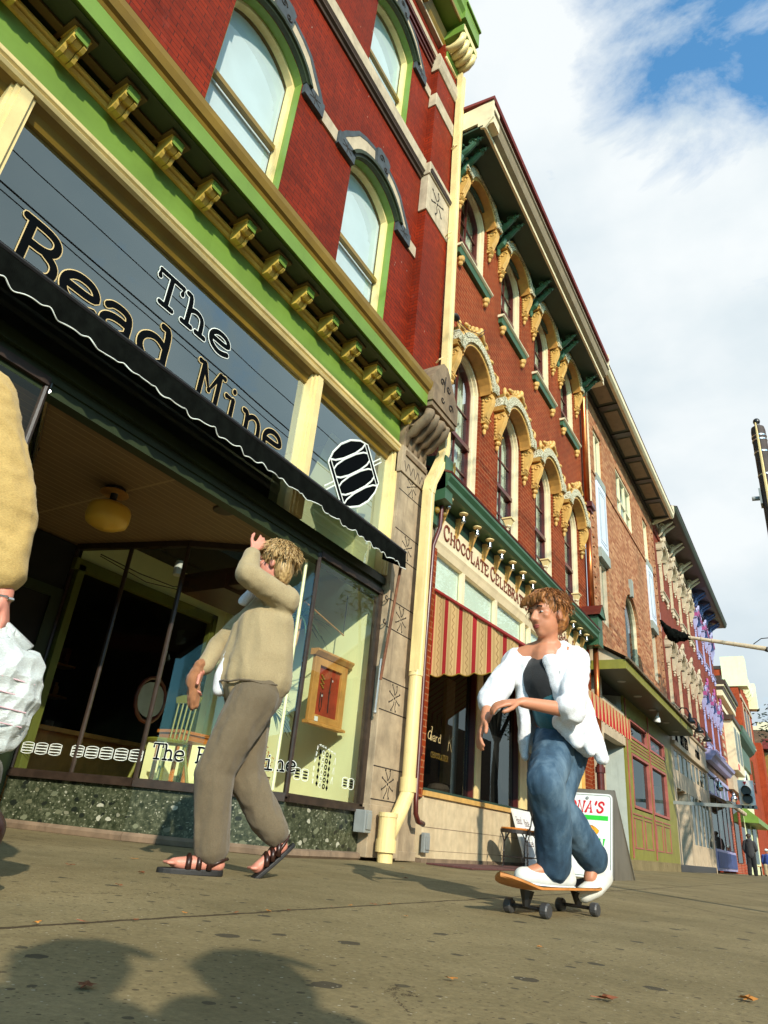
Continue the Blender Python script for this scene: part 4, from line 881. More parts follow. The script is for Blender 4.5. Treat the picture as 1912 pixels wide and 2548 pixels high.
q = MB(); q.quad((-4.9, -.5, .5), (-4.9, 1.95, .5), (-4.9, 1.95, 2.70), (-4.9, -.5, 2.7)); q.build('bay_back', 'dark_room', lb)
for k, y in enumerate((4.75, 5.15)):
    T_ = thing('downlight', ('left' if k == 0 else 'right')+' white can light on the dark ceiling inside the display', 'light', (-5.0, y, 2.9)); q = MB(); q.lathe((-5.7, y-.0, 2.60), [(.05, 0), (.055, .01), (.055, .14), (.05, .16)], 16); q.build('can', 'white', T_)
HR = thing('hanging_rail', 'thin wooden rod hung across the display window corner', 'rail', (-4.3, 5.4, 2.3)); q = MB(); q.tube([(-4.15, 5.10, 2.28), (-4.25, 5.98, 2.18)], .008, 6); q.build('rod', 'pine', HR)
q = MB(); q.tube([(-4.25, 5.97, 2.18), (-4.25, 5.97, 2.64)], .005, 5); q.build('chain', 'iron', HR)
# ---------------------------------------------------------------- pipes
WD = thing('downspout', 'cream painted downspout running the full height beside the stone pilaster', 'downspout', (-3.7, 6.6, 0))
def sqtube(mb, pts, a, b, xt=None):
    for p, q in zip(pts, pts[1:]):
        P, Q = Vector(p), Vector(q); k = len(mb.v)
        for R_, (dx, dy) in ((P, (0, 0)), (Q, (0, 0))):
            mb.v += [(R_.x-a, R_.y-b, R_.z), (R_.x+a, R_.y-b, R_.z), (R_.x+a, R_.y-b*.35, R_.z), (R_.x+a*.7, R_.y-b*.25, R_.z), (R_.x+a*.7, R_.y+b*.25, R_.z), (R_.x+a, R_.y+b*.35, R_.z), (R_.x+a, R_.y+b, R_.z), (R_.x-a, R_.y+b, R_.z)]
        for i in range(8): mb.f.append((k+i, k+(i+1) % 8, k+8+(i+1) % 8, k+8+i))
    return mb
q = MB(); sqtube(q, [(-3.74, 6.92, 13.1), (-3.74, 6.92, 11), (-3.73, 6.98, 8), (-3.72, 7.0, 6), (-3.70, 7.06, 5.15)], .05, .075)
sqtube(q, [(-3.70, 7.06, 5.15), (-3.69, 7.03, 5.0), (-3.68, 6.93, 4.78), (-3.67, 6.78, 4.52), (-3.66, 6.66, 4.34), (-3.66, 6.62, 4.18)], .05, .078)
sqtube(q, [(-3.66, 6.62, 4.18), (-3.66, 6.62, 1.9)], .045, .08); q.build('square_pipe', 'cream', WD)
q = MB(); q.tube([(-3.66, 6.62, 1.92), (-3.66, 6.62, .72)], .072, 20); q.tube([(-3.66, 6.62, 1.92), (-3.66, 6.62, 1.86)], .08, 20); q.tube([(-3.66, 6.62, .80), (-3.66, 6.62, .66)], .088, 20); q.build('round_pipe', 'cream', WD)
q = MB(); q.tube([(-3.66, 6.62, .70), (-3.66, 6.60, .62), (-3.66, 6.50, .48), (-3.66, 6.30, .24)], .075, 18); q.build('elbow', 'cream', WD)
q = MB(); q.tube([(-3.66, 6.26, .42), (-3.66, 6.26, .15)], .088, 20); q.tube([(-3.66, 6.26, .40), (-3.66, 6.26, .44)], .095, 20); q.tube([(-3.66, 6.26, .20), (-3.66, 6.26, .09)], .10, 20); q.tube([(-3.66, 6.26, .1), (-3.66, 6.26, 0)], .075, 18); q.build('floor_joint', 'cream', WD)
for z in (11.0, 8.9, 6.4): q = MB(); q.tube([(-3.8, 6.83, z), (-3.74, 6.80, z+.02), (-3.70, 6.84, z+.07)], .012, 6); q.build('strap', 'cream', WD)
MP = thing('conduit', 'maroon painted pipe on the brick edge of the chocolate shop', 'pipe', (-3.75, 7.0, 0))
q = MB(); q.tube([(-3.74, 7.14, 7.45), (-3.74, 7.12, 5.4), (-3.73, 7.14, 4.3), (-3.72, 7.10, 3.9), (-3.74, 6.98, 3.6), (-3.74, 6.95, 2.3), (-3.72, 6.92, .62), (-3.70, 6.90, .47), (-3.70, 6.96, .40), (-3.72, 7.12, .38)], .028, 10); q.tube([(-3.73, 6.95, 1.06), (-3.73, 6.95, 1.16)], .036, 10); q.build('pipe', 'maroon', MP, smooth=True)
q = MB(); q.ell((-3.72, 7.20, 7.52), (.06, .09, .05)); q.build('weather_head', 'iron', MP)
q = MB(); q.tube([(-3.70, 7.25, 7.48), (-3.6, 7.4, 7.38), (-3.5, 7.6, 7.42), (-3.45, 7.72, 7.58)], .007, 5); q.tube([(-3.70, 7.25, 7.46), (-3.6, 7.42, 7.25), (-3.5, 7.6, 7.34), (-3.45, 7.72, 7.52)], .006, 5); q.build('wire', 'iron', MP)
CP = thing('downspout', 'bright copper downspout between the brown brick and tan brick houses', 'downspout', (-3.85, 15.0, 0))
q = MB(); q.tube([(-3.80, 14.95, 11.9), (-3.82, 15.0, 11.0), (-3.83, 15.03, 10.7), (-3.83, 15.03, 8.0)], .07, 16); q.tube([(-3.83, 15.0, 7.75), (-3.83, 15.0, 5.2)], .07, 16); q.tube([(-3.72, 14.75, 4.65), (-3.75, 14.8, 1.9)], .06, 14); q.tube([(-3.75, 14.8, 2.9), (-3.75, 14.8, 2.96)], .066, 14); q.build('pipe', 'copper', CP, smooth=True)
q = MB(); q.tube([(-3.75, 14.8, 1.9), (-3.75, 14.8, 0)], .075, 14); q.tube([(-3.75, 14.8, 1.75), (-3.75, 14.8, 1.86)], .1, 14); q.build('cast_foot', 'maroon', CP)
q = MB(); q.box(-3.95, -3.68, 14.85, 15.2, 7.85, 7.98); q.box(-3.95, -3.73, 14.9, 15.15, 7.75, 7.85); q.box(-3.95, -3.77, 14.95, 15.1, 7.68, 7.75); q.build('hopper', 'maroon', CP)
for lab, y, z, x in (('grey metal outlet box low on the stone pilaster beside the pipe foot', 6.03, .34, -3.74), ('grey metal outlet box low on the beige bulkhead beside the maroon pipe', 7.36, .20, -3.78)):
    T_ = thing('outlet_box', lab, 'outlet box', (x, y, z)); q = MB(); q.box(-3.83 if y > 7 else -3.87, x, y-.06, y+.06, z-.10, z+.10); q.build('case', 'grey_box', T_, bevel=.008); q = MB(); q.box(x, x+.012, y-.04, y+.045, z-.07, z+.07); q.build('lid', 'grey_box', T_, bevel=.004)
# ================================================================ chocolate shop (brown brick, ochre hoods)
B2 = thing('brick_building', 'brown brick three storey chocolate shop with ochre window hoods and green shop cornice', 'building', (WX, 11, 0))
C2 = [8.17+1.93*k for k in range(4)]
ops = [(c, .55, 5.0, 7.10, .46) for c in C2]+[(c, .55, 9.44, 11.0, .42) for c in C2]
q = MB(); wall(q, WX, 6.952, 15.13, 4.4, 11.9, ops, .22); q.quad((WX, 15.13, 0), (-14, 15.13, 0), (-14, 15.13, 12), (WX, 15.13, 12)); q.box(-4.2, -3.86, 7.19, 7.33, .66, 3.75); q.box(-4.2, -3.86, 14.02, 14.62, .1, 4.3); q.build('wall', 'brick_brown', B2)
def hood(par, c, zs, r, w=.55, crest=True, cm='ochre', rock='rockface', cd='ochre_deep', sill=None, simple=False):
    X0 = WX; nn_ = 8 if simple else 14
    def ear(o, z_ear, e):
        P = outline(c, w, 0, zs, r, o, legs=False, n=nn_); return [(c-w-e, z_ear)]+[(c-w-e*.45, z_ear+.0)]+[p for p in P[1:-1]]+[(c+w+e*.45, z_ear+.0), (c+w+e, z_ear)]
    zE = zs+.06
    a0, a1, a2, a3 = ear(.01, zE, .25), ear(.07, zE+.07, .28), ear(.24, zE+.24, .28), ear(.28, zE+.28, .31)
    q = MB(); q.band(a0, a1, X0, X0+.20); h = q.build('hood', cm, par)
    q = MB(); q.band([(y, z+.012) for y, z in a1[1:-1]], [(y, z-.0) for y, z in ear(.09, zE+.09, .28)[1:-1]], X0, X0+.225); q.build('hood_bead', cm, h)
    q = MB(); q.band(a1, a2, X0, X0+.235); q.build('rock_band', rock, h)
    q = MB(); q.band(a2, a3, X0, X0+.225); q.build('drip_mould', cm, h)
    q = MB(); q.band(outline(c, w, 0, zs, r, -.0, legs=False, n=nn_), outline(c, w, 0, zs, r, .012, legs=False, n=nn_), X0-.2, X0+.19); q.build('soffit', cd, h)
    if crest:
        q = MB(); zt = zs+r+.27
        q.tube([(X0+.2, c-.16, zt-.02), (X0+.22, c-.05, zt+.10), (X0+.22, c+.05, zt+.10), (X0+.2, c+.16, zt-.02)], .045, 7); q.ell((X0+.22, c, zt+.16), (.05, .05, .08))
        for s_ in (-1, 1):
            scroll(q, (X0+.2, c+s_*.24, zt+.02), .09, 1.2, .028, sgn=s_); scroll(q, (X0+.2, c+s_*.40, zt-.08), .07, 1.1, .024, sgn=-s_); q.ell((X0+.2, c+s_*.13, zt+.10), (.04, .05, .07)); q.ell((X0+.2, c+s_*.52, zt-.10), (.04, .06, .04)); q.ell((X0+.2, c+s_*.78, zE+.38), (.04, .04, .09)); q.ell((X0+.2, c+s_*.66, zE+.40), (.04, .09, .035))
        q.build('crest', cm, h, smooth=True)
    for s_ in (-1, 1):
        y = c+s_*(w+.13); q = MB(); prof = [(X0, zE-.02), (X0+.19, zE-.02), (X0+.205, zE-.10), (X0+.18, zE-.22), (X0+.12, zE-.36), (X0+.085, zE-.46), (X0+.10, zE-.52), (X0+.06, zE-.56), (X0, zE-.56)]
        q.xz(prof, y-.065, y+.065)
        for d in (-.042, 0, .042): q.tube([(X0+.192, y+d, zE-.12), (X0+.165, y+d, zE-.24), (X0+.105, y+d, zE-.38), (X0+.085, y+d, zE-.46)], .016, 5)
        if not simple:
            for e in (-.068, .068): scroll(q, (X0+.12, y+e, zE-.12), .07, 1.3, .014, plane='xz'); scroll(q, (X0+.07, y+e, zE-.49), .05, 1.2, .012, plane='xz')
            for k in range(6): q.ell((X0+.03, y-.075, zE-.12-k*.065), (.025, .02, .025), n=6, m=4)
        q.ell((X0+.05, y, zE-.62), (.06, .06, .05), n=8, m=5); q.ell((X0+.035, y, zE-.70), (.035, .03, .07), n=8, m=5)
        q.build('corbel', cm, h)
    if sill is not None:
        q = MB(); q.xz([(X0, sill-.16), (X0+.07, sill-.16), (X0+.09, sill-.04), (X0, sill-.04)], c-w-.12, c+w+.12); sl = q.build('sill', 'green_shop' if cm == 'ochre' else cm, par)
        q = MB(); q.xz([(X0, sill-.038), (X0+.10, sill-.038), (X0+.13, sill-.015), (X0+.13, sill+.01), (X0, sill+.02)], c-w-.15, c+w+.15); q.build('sill_cap', 'cream_white' if cm == 'ochre' else cm, sl)
        for s_ in (-1, 1): q = MB(); q.ell((X0+.05, c+s_*w, sill-.24), (.07, .075, .07), n=8, m=6); q.ell((X0+.04, c+s_*w, sill-.32), (.05, .045, .06), n=8, m=6); q.ell((X0+.09, c+s_*w, sill-.21), (.03, .05, .03), n=8, m=6); q.build('sill_corbel', cm, sl)
    return h
def sash(par, c, zb, zs, r, w=.55, zm=None, vert=True, d=.2, fm='cream_white', sm='maroon', gm='glass', bm='curtain', nh=1):
    q = MB(); X0 = WX; frame_ring(q, c, w, zb, zs, r, 0, -.055, X0-d, X0-.035); frame_ring(q, c, w, zb, zs, r, -.055, -.075, X0-d, X0-.09); f = q.build('window', fm, par)
    q = MB(); frame_ring(q, c, w, zb, zs, r, -.075, -.115, X0-d-.02, X0-d+.06); zm = zm or (zb+zs+r)/2; q.box(X0-d-.02, X0-d+.075, c-w+.07, c+w-.07, zm-.045, zm+.035)
    if vert: q.box(X0-d, X0-d+.035, c-.015, c+.015, zb+.08, zs+r-.1)
    for k in range(nh):
        for a, b in ((zb, zm), (zm, zs)): z = a+(b-a)*(k+1)/(nh+1)+(.06 if b == zs else 0); q.box(X0-d, X0-d+.03, c-w+.08, c+w-.08, z-.013, z+.013)
    q.build('sash', sm, f)
    q = MB(); pane(q, c, w-.08, zb+.06, zs-.02, max(r-.06, 0), X0-d+.01); q.build('glass', gm, f)
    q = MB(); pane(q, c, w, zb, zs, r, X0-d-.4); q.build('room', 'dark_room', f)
    q = MB()
    for s_ in (-1, 1):
        p = []
        for k in range(13): p.append((X0-d-.12+.02*math.sin(k*2.1), c+s_*(w-.03-k*.026)))
        for (xa, ya), (xb, yb) in zip(p, p[1:]): q.quad((xa, ya, zb), (xb, yb, zb), (xb, yb, zs+r*.8), (xa, ya, zs+r*.8))
    q.build('curtain', bm, f); return f
f2 = sash(B2, C2[0], 5.0, 7.10, .46, zm=6.02); h2 = hood(f2, C2[0], 7.10, .46)
f3 = sash(B2, C2[0], 9.44, 11.0, .42, zm=10.12); h3 = hood(f3, C2[0], 11.0, .42, crest=False, sill=9.44)
q = MB()
for k in range(9): q.ell((WX+.22, C2[0]-.44+k*.11, 11.0+.42+.26-.22*((k-4)/4)**2*1.0), (.03, .05, .035), n=7, m=4)
q.build('crest', 'ochre', h3)
for c in C2[1:]: copy_tree(f2, B2, (0, c-C2[0], 0)); copy_tree(f3, B2, (0, c-C2[0], 0))
# eaves
q = MB(); q.box(WX-.3, -3.30, 7.0, 14.95, 11.50, 11.54); sf = q.build('eave', 'green_shop_dark', B2)
q = MB(); q.box(WX, -3.90, 7.0, 14.95, 11.30, 11.5); q.build('eave_fascia', 'green_shop_dark', sf)
q = MB(); q.box(-3.30, -3.255, 7.02, 14.95, 11.47, 11.56); q.build('cream_bead', 'cream_white', sf)
q = MB(); q.xz([(-3.30, 11.56), (-3.25, 11.58), (-3.17, 11.62), (-3.14, 11.70), (-3.12, 11.78), (-3.09, 11.80), (-3.09, 11.84), (-3.3, 11.84)], 7.02, 14.95); q.build('gutter', 'beige_dark', sf)
q = MB(); q.box(WX-.3, -3.16, 7.0, 7.04, 11.64, 12.10); q.xz([(-3.40, 11.52), (-3.27, 11.46), (-3.11, 11.66), (-3.11, 12.1), (-3.158, 12.1), (-3.158, 11.65), (-3.40, 11.638)], 7.0, 7.04); q.box(-3.30, -3.12, 7.04, 7.3, 11.56, 12.05); q.box(WX-.3, -3.28, 14.9, 15.1, 11.45, 12.0); q.build('end_board', 'cream_white', sf)
q = MB(); q.xz([(-9, 12.9), (-3.10, 12.10), (-3.08, 12.16), (-9, 13.0)], 6.97, 15.0); q.build('roof', 'roof_red', B2)
def eave_bracket(y):
    q = MB(); X0 = WX
    q.tube([(X0+.03, y, 11.0), (X0+.13, y, 11.10), (X0+.18, y, 11.22), (X0+.30, y, 11.28), (X0+.42, y, 11.38), (X0+.52, y, 11.47)], [.04, .07, .075, .06, .05, .04], 8)
    scroll(q, (X0+.14, y-.05, 11.36), .10, 1.5, .022, plane='xz'); scroll(q, (X0+.38, y-.04, 11.42), .06, 1.3, .018, plane='xz'); scroll(q, (X0+.06, y, 11.08), .07, 1.3, .025, plane='xz')
    q.tube([(X0+.52, y, 11.42), (X0+.57, y, 11.47), (X0+.60, y, 11.43)], [.03, .02, .01], 6); q.ell((X0+.05, y, 10.92), (.045, .04, .10), n=8, m=6)
    for k in range(5): q.ell((X0+.10+k*.09, y, 11.22+k*.045), (.05, .07, .03), n=8, m=5)
    return q.build('bracket', 'green_shop', sf, loc=(X0, y, 11.2))
eb = eave_bracket(7.16)
for y in (7.38, 9.00, 9.24, 10.93, 11.17, 12.86, 13.10, 14.62, 14.84): copy_tree(eb, sf, (0, y-7.16, 0))
# green shop cornice with finial drops and knob finials
q = MB(); q.xz([(WX, 4.36), (-3.62, 4.40), (-3.57, 4.44), (-3.57, 4.50), (-3.53, 4.56), (-3.53, 4.60), (WX, 4.78)], 6.96, 14.42); sc2 = q.build('shop_cornice', 'green_shop', B2)
q = MB(); q.box(WX, -3.83, 6.96, 14.42, 4.18, 4.39); q.build('frieze', 'green_shop_dark', sc2)
q = MB(); q.xz([(WX, 4.785), (-3.525, 4.605), (-3.515, 4.63), (WX, 4.82)], 6.955, 14.43); q.build('lead_cap', 'maroon', sc2)
def drop(y):
    q = MB(); q.lathe((-3.665, y, 4.20), [(.0, 0), (.025, .01), (.035, .035), (.02, .06), (.03, .08), (.022, .11), (.015, .125)], 12); d = q.build('finial', 'chrome', sc2, loc=(-3.66, y, 4.3), smooth=True)
    q = MB(); q.lathe((-3.665, y, 4.325), [(.025, 0), (.06, .012), (.066, .022), (.045, .035), (.02, .04)], 16); q.build('cup', 'cream', d, smooth=True)
    q = MB(); q.xz([(-3.83, 4.34), (-3.76, 4.34), (-3.74, 4.28), (-3.76, 4.22), (-3.80, 4.12), (-3.83, 4.05)], y+.10, y+.17); q.build('ochre_bracket', 'ochre', d)
    return d
dp = drop(7.20)
for k in range(1, 15): copy_tree(dp, sc2, (0, .473*k, 0))
q = MB(); q.box(WX, -3.56, 14.42, 14.78, 4.30, 4.95); q.add([(-3.5, 14.36, 4.95), (-3.5, 14.84, 4.95), (WX, 14.84, 4.95), (WX, 14.36, 4.95), (-3.5, 14.60, 5.22), (WX, 14.6, 5.22)], [(0, 1, 4), (3, 2, 5), (0, 3, 5, 4), (1, 2, 5, 4)]); q.build('end_box', 'green_shop', sc2)
q = MB(); q.quad((-3.49, 14.34, 4.955), (WX, 14.34, 4.955), (WX, 14.6, 5.235), (-3.49, 14.6, 5.235)); q.quad((-3.49, 14.86, 4.955), (WX, 14.86, 4.955), (WX, 14.6, 5.235), (-3.49, 14.6, 5.235)); q.build('end_box_roof', 'maroon', sc2)
q = MB(); q.xz([(WX, 4.2), (-3.60, 4.25), (-3.62, 4.9), (WX, 4.95)], 6.96, 7.18); q.box(WX, -3.78, 6.96, 7.18, 3.95, 4.2); q.build('end_console', 'green_shop', sc2)
q = MB()
for k in range(3): q.tube([(-3.66+k*.03, 7.195, 4.9), (-3.66+k*.03, 7.195, 4.5), (-3.70+k*.03, 7.2, 4.38)], .012, 5)
q.ell((-3.74, 7.24, 4.16), (.04, .04, .05)); q.ell((-3.76, 7.06, 4.14), (.04, .04, .05)); q.build('gilt_ornament', 'gold', sc2)
q = MB(); q.box(-3.9, -3.835, 7.19, 14.35, 3.80, 4.18); sg = q.build('sign_board', 'cream_white', B2)
q = MB(); y = 7.42
y = word(q, 'C', y, 3.90, .22, .017, -3.825, 'p', flat=.5, thin=.6, wx=1.15)+.01
y = word(q, 'HOCOLATE', y, 3.905, .165, .0135, -3.825, 'p', flat=.5, thin=.6, wx=1.3)+.05
y = word(q, 'C', y, 3.90, .22, .017, -3.825, 'p', flat=.5, thin=.6, wx=1.15)+.01
y = word(q, 'ELEBRATIONS', y, 3.905, .165, .0135, -3.825, 'p', flat=.5, thin=.6, wx=1.3)
y = word(q, 'Th e', 12.1, 3.9, .17, .012, -3.825, 'p', flat=.5, wx=1.1) if False else word(q, 'Made', 12.35, 3.90, .2, .0135, -3.825, 'p', flat=.5, wx=1.1)
word(q, 'Fancy', 13.35, 3.90, .2, .0135, -3.825, .62, flat=.5, wx=1.1)
q.build('lettering', 'sign_brown', sg)
q = MB(); q.xz([(-3.92, 3.66), (-3.87, 3.68), (-3.84, 3.76), (-3.82, 3.80), (-3.92, 3.80)], 7.19, 14.35); q.build('transom_head', 'cream_white', B2)
q = MB()
for y in (7.25, 8.2, 9.42, 10.66, 10.95, 12.2, 13.2, 14.0): q.box(-3.93, -3.87, y-.045, y+.045, 3.05, 3.68)
q.box(-3.93, -3.87, 7.2, 14.0, 3.02, 3.12); q.build('transom_bar', 'cream_white', B2)
q = MB(); q.quad((-3.915, 7.2, 3.1), (-3.915, 14, 3.1), (-3.915, 14, 3.68), (-3.915, 7.2, 3.68)); q.build('transom_glass', 'glass_clear', B2)
q = MB(); q.quad((-3.95, 7.2, 3.1), (-3.95, 14, 3.1), (-3.95, 14, 3.7), (-3.95, 7.2, 3.7)); q.build('transom_blind', 'blind_white', B2)
q = MB(); q.box(-4.0, -3.85, 7.34, 10.5, .04, .68); q.box(-4.0, -3.85, 13.0, 14.0, .04, .68); q.build('bulkhead', 'bulkhead_beige', B2)
q = MB(); q.box(-3.853, -3.848, 7.34, 10.5, .355, .362); q.box(-3.853, -3.848, 7.34, 10.5, .12, .125); q.build('joint', 'stone_dark', B2)
q = MB(); q.box(-4.02, -3.83, 7.34, 14.6, -.02, .045); q.build('plinth', 'stone_dark', B2)
q = MB(); q.box(-4.0, -3.82, 7.33, 10.5, .68, .735); q.build('window_sill', 'ochre', B2); q = MB(); q.box(-4.0, -3.85, 7.33, 10.5, .737, .765); q.build('sill_cap', 'green_shop_dark', B2)
q = MB()
for a, b in ((8.80, 8.97), (10.46, 10.78), (12.95, 13.1)): q.box(-4.0, -3.86, a, b, .767, 3.02)
q.box(-4.6, -3.9, 13.1, 13.95, .7, 3.02); q.build('mullion', 'cream', B2)
q = MB(); q.box(-3.98, -3.88, 8.765, 8.797, .767, 3.0); q.box(-3.98, -3.88, 10.42, 10.455, .767, 3.0); q.build('red_frame', 'maroon', B2)
q = MB(); q.box(-3.92, -3.845, 13.96, 14.015, .1, 3.8); q.build('ochre_trim', 'ochre', B2)
q = MB(); q.quad((-3.95, 7.34, .767), (-3.95, 10.45, .767), (-3.95, 10.45, 3.02), (-3.95, 7.34, 3.02)); sgl = q.build('shop_glass', 'glass_dark', B2)
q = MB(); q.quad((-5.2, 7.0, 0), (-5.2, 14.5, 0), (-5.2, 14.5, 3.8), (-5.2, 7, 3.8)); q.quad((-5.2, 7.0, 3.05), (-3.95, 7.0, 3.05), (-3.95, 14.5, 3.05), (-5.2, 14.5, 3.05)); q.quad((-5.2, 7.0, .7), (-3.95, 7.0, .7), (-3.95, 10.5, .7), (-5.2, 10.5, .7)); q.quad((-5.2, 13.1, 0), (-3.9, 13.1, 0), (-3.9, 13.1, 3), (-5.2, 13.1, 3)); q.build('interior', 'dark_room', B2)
q = MB(); q.box(-4.5, -4.45, 9.02, 9.3, .95, 2.4); q.build('banner', 'ochre', sgl)
# script on the glass
q = MB(); word(q, 'E', 7.32, 1.36, .22, .006, -3.944, flat=.4); yy = word(q, 'd', 7.52, 1.33, .15, .005, -3.944, .5, flat=.4, shear=.25); word(q, 'ward', yy, 1.32, .10, .004, -3.944, .72, flat=.4, shear=.2); word(q, 'K', 8.08, 1.26, .2, .003, -3.944, flat=.4, shear=.2)
q.build('gilt_script', 'gold_line', sgl); q = MB(); word(q, 'CHOCOLATIER', 7.64, 1.13, .065, .0025, -3.944, 'p', flat=.4, wx=.9); q.build('gilt_lettering', 'gold', sgl)
q = MB(); q.box(-4.05, -4.03, 7.42, 7.52, .77, .90); q.box(-4.05, -4.03, 9.02, 9.14, .77, .88); q.build('display_card', 'white', sgl)
q = MB(); q.lathe((-4.15, 8.3, .77), [(.12, 0), (.15, .05), (.12, .10), (.05, .12)], 14); q.build('bonbon_dish', 'stone_dark', sgl)
# striped awning of the chocolate shop
A2 = thing('awning', 'red and gold striped awning with scalloped edge over the chocolate shop window', 'awning', (-3.85, 9.2, 3.1))
q = MB(); N_ = 60; top, bot = [], []
for i in range(N_+1):
    x = -3.86+1.62*i/N_; ph = ((x+3.86)/.195) % 1
    top.append((x, 7.335+.008*math.sin(i*.6), 3.13-(x+3.86)*.66)); bot.append((x, 7.335+.012*math.sin(i*.45), 2.045-.035*math.sin(math.pi*ph)+.006))
n = N_+1; q.v = top+bot; q.f = [(i, i+1, n+i+1, n+i) for i in range(N_)]; q.build('side_panel', 'awning_side', A2)
q = MB(); q.tube([(b[0], b[1]-.004, b[2]) for b in bot], .007, 5); q.build('piping', 'gold', A2)
q = MB(); q.tube([(-3.86, 7.33, 3.14), (-2.24, 7.33, 2.07)], .022, 8); q.build('frame_bar', 'red_trim', A2)
q = MB(); q.quad((-3.86, 7.34, 3.13), (-3.86, 11.3, 3.13), (-2.38, 11.3, 2.19), (-2.38, 7.34, 2.19)); q.build('canopy', 'awning_front', A2)
q = MB(); top, bot = [], []; N_ = 160
for i in range(N_+1):
    y = 7.34+3.96*i/N_; ph = (y/.19) % 1; xx = -2.38+.018*math.sin(y*33); top.append((-2.38, y, 2.19)); bot.append((xx, y, 1.905-.03*math.sin(math.pi*ph)))
n = N_+1; q.v = top+bot; q.f = [(i, i+1, n+i+1, n+i) for i in range(N_)]; q.build('valance', 'awning_front', A2)
# little ledge lamps between the windows
for k, (y, w_) in enumerate(((9.55, 'first'), (11.45, 'second'), (13.45, 'third'))):
    T_ = thing('wall_lantern', ('cream square lantern above the green cornice, '+w_+' from the stone pilaster'), 'lantern', (-3.72, y, 4.9), 'cream lanterns on the green shop cornice')
    q = MB(); q.tube([(-3.93, y, 4.88), (-3.80, y, 4.86), (-3.74, y, 4.95)], .03, 8); q.lathe((-3.74, y, 4.96), [(.03, 0), (.05, .02), (.04, .05)], 10); q.build('arm', 'cream_white', T_)
    q = MB(); q.add([(-3.74+a*s_, y+b*s_, z) for z, s_ in ((4.99, .035), (5.10, .07)) for a, b in ((-1, -1), (1, -1), (1, 1), (-1, 1))], [(0, 1, 5, 4), (1, 2, 6, 5), (2, 3, 7, 6), (3, 0, 4, 7), (0, 1, 2, 3)]); q.add([(-3.74+a*.085, y+b*.085, 5.10) for a, b in ((-1, -1), (1, -1), (1, 1), (-1, 1))]+[(-3.74+a*.085, y+b*.085, 5.12) for a, b in ((-1, -1), (1, -1), (1, 1), (-1, 1))], [(0, 1, 2, 3), (4, 5, 6, 7), (0, 1, 5, 4), (1, 2, 6, 5), (2, 3, 7, 6), (3, 0, 4, 7)]); q.build('lantern_body', 'cream', T_)
# ================================================================ tan brick building with dark canopy
B3 = thing('brick_building', 'tan brick building with arched window, panelled bays and deep brown canopy', 'building', (WX, 20, 0))
o3 = [(16.85, .45, 5.45, 11.15, 0), (20.05, 1.05, 9.7, 11.22, 0), (23.4, .45, 5.45, 11.27, 0), (19.95, .9, 4.9, 6.55, .72)]
q = MB(); wall(q, WX, 15.18, 24.95, 4.2, 12.0, o3, .25); q.build('wall', 'brick_tan', B3)
q = MB()
for z in [5.6+i*.27 for i in range(24)]:
    for y in (15.9, 24.6): q.box(WX+.002, WX+.03, y-.06, y+.06, z, z+.07)
q.build('dentil_brick', 'brick_tan', B3)
q = MB(); q.band(outline(19.95, .9, 0, 6.55, .72, .0, legs=False), outline(19.95, .9, 0, 6.55, .72, .24, legs=False), WX+.002, WX+.022); q.build('brick_arch', 'brick_tan', B3)
q = MB(); q.yz([(19.87, 7.22), (20.03, 7.22), (20.07, 7.75), (19.83, 7.75)], WX, WX+.09); q.build('keystone', 'paint_grey', B3)
def plainwin(par, c, w, zb, zt, r=0, fm='tan_trim', d=.2, bars=(), gm='glass', bm='blind', mull=1):
    q = MB(); frame_ring(q, c, w, zb, zt, r, 0, -.07, WX-d, WX-d+.09)
    for k in range(1, mull): q.box(WX-d, WX-d+.07, c-w+2*w*k/mull-.03, c-w+2*w*k/mull+.03, zb, zt)
    for z in bars: q.box(WX-d, WX-d+.07, c-w, c+w, z-.03, z+.03)
    f = q.build('window', fm, par); q = MB(); pane(q, c, w-.05, zb+.03, zt, r, WX-d+.02); q.build('glass', gm, f); q = MB(); pane(q, c, w, zb, zt, r, WX-d-.15); q.build('blind', bm, f); return f
plainwin(B3, 19.95, .9, 4.9, 6.55, .72, 'cream_white', .16, gm='glass_dark', bm='room_grey'); plainwin(B3, 20.05, 1.05, 9.7, 11.22, 0, 'cream_white', .12, mull=3, bars=(10.3,))
for c, zt in ((16.85, 11.15), (23.4, 11.27)):
    plainwin(B3, c, .45, 9.62, zt, 0, 'cream_white', .14, mull=2); plainwin(B3, c, .45, 5.45, 7.15, 0, 'tan_trim', .14, mull=2)
    q = MB(); q.box(WX-.15, WX+.05, c-.46, c+.46, 7.42, 9.40); pn = q.build('bay_panel', 'blind', B3, bevel=.01)
    q = MB(); q.box(WX-.15, WX+.06, c-.46, c+.46, 9.402, 9.62); q.box(WX-.15, WX+.08, c-.47, c+.47, 7.15, 7.418); q.build('bay_trim', 'paint_grey', pn)
    q = MB()
    for o in (0, .09): frame_ring(q, c, .34-o, 7.6+o, 9.22-o, 0, 0, -.018, WX+.05, WX+.056)
    q.build('moulding_line', 'grey_box', pn)
q = MB(); q.box(WX, WX+.03, 16.0, 24.5, 9.5, 9.53); q.build('string_course', 'brick_tan', B3)
q = MB(); q.box(WX, -3.30, 15.18, 24.95, 12.0, 12.05); e3 = q.build('eave', 'green_dark', B3)
q = MB(); q.box(WX, -3.88, 15.18, 24.95, 11.86, 12.0)
for k in range(7): q.box(-3.87, -3.3, 15.2+k*1.6, 15.42+k*1.6, 11.975, 11.998)
q.build('eave_beam', 'black_metal', e3)
q = MB()
for k in range(6): q.box(-3.78, -3.40, 15.55+k*1.6, 16.65+k*1.6, 11.985, 11.995)
q.build('soffit_panel', 'beige_dark', e3)
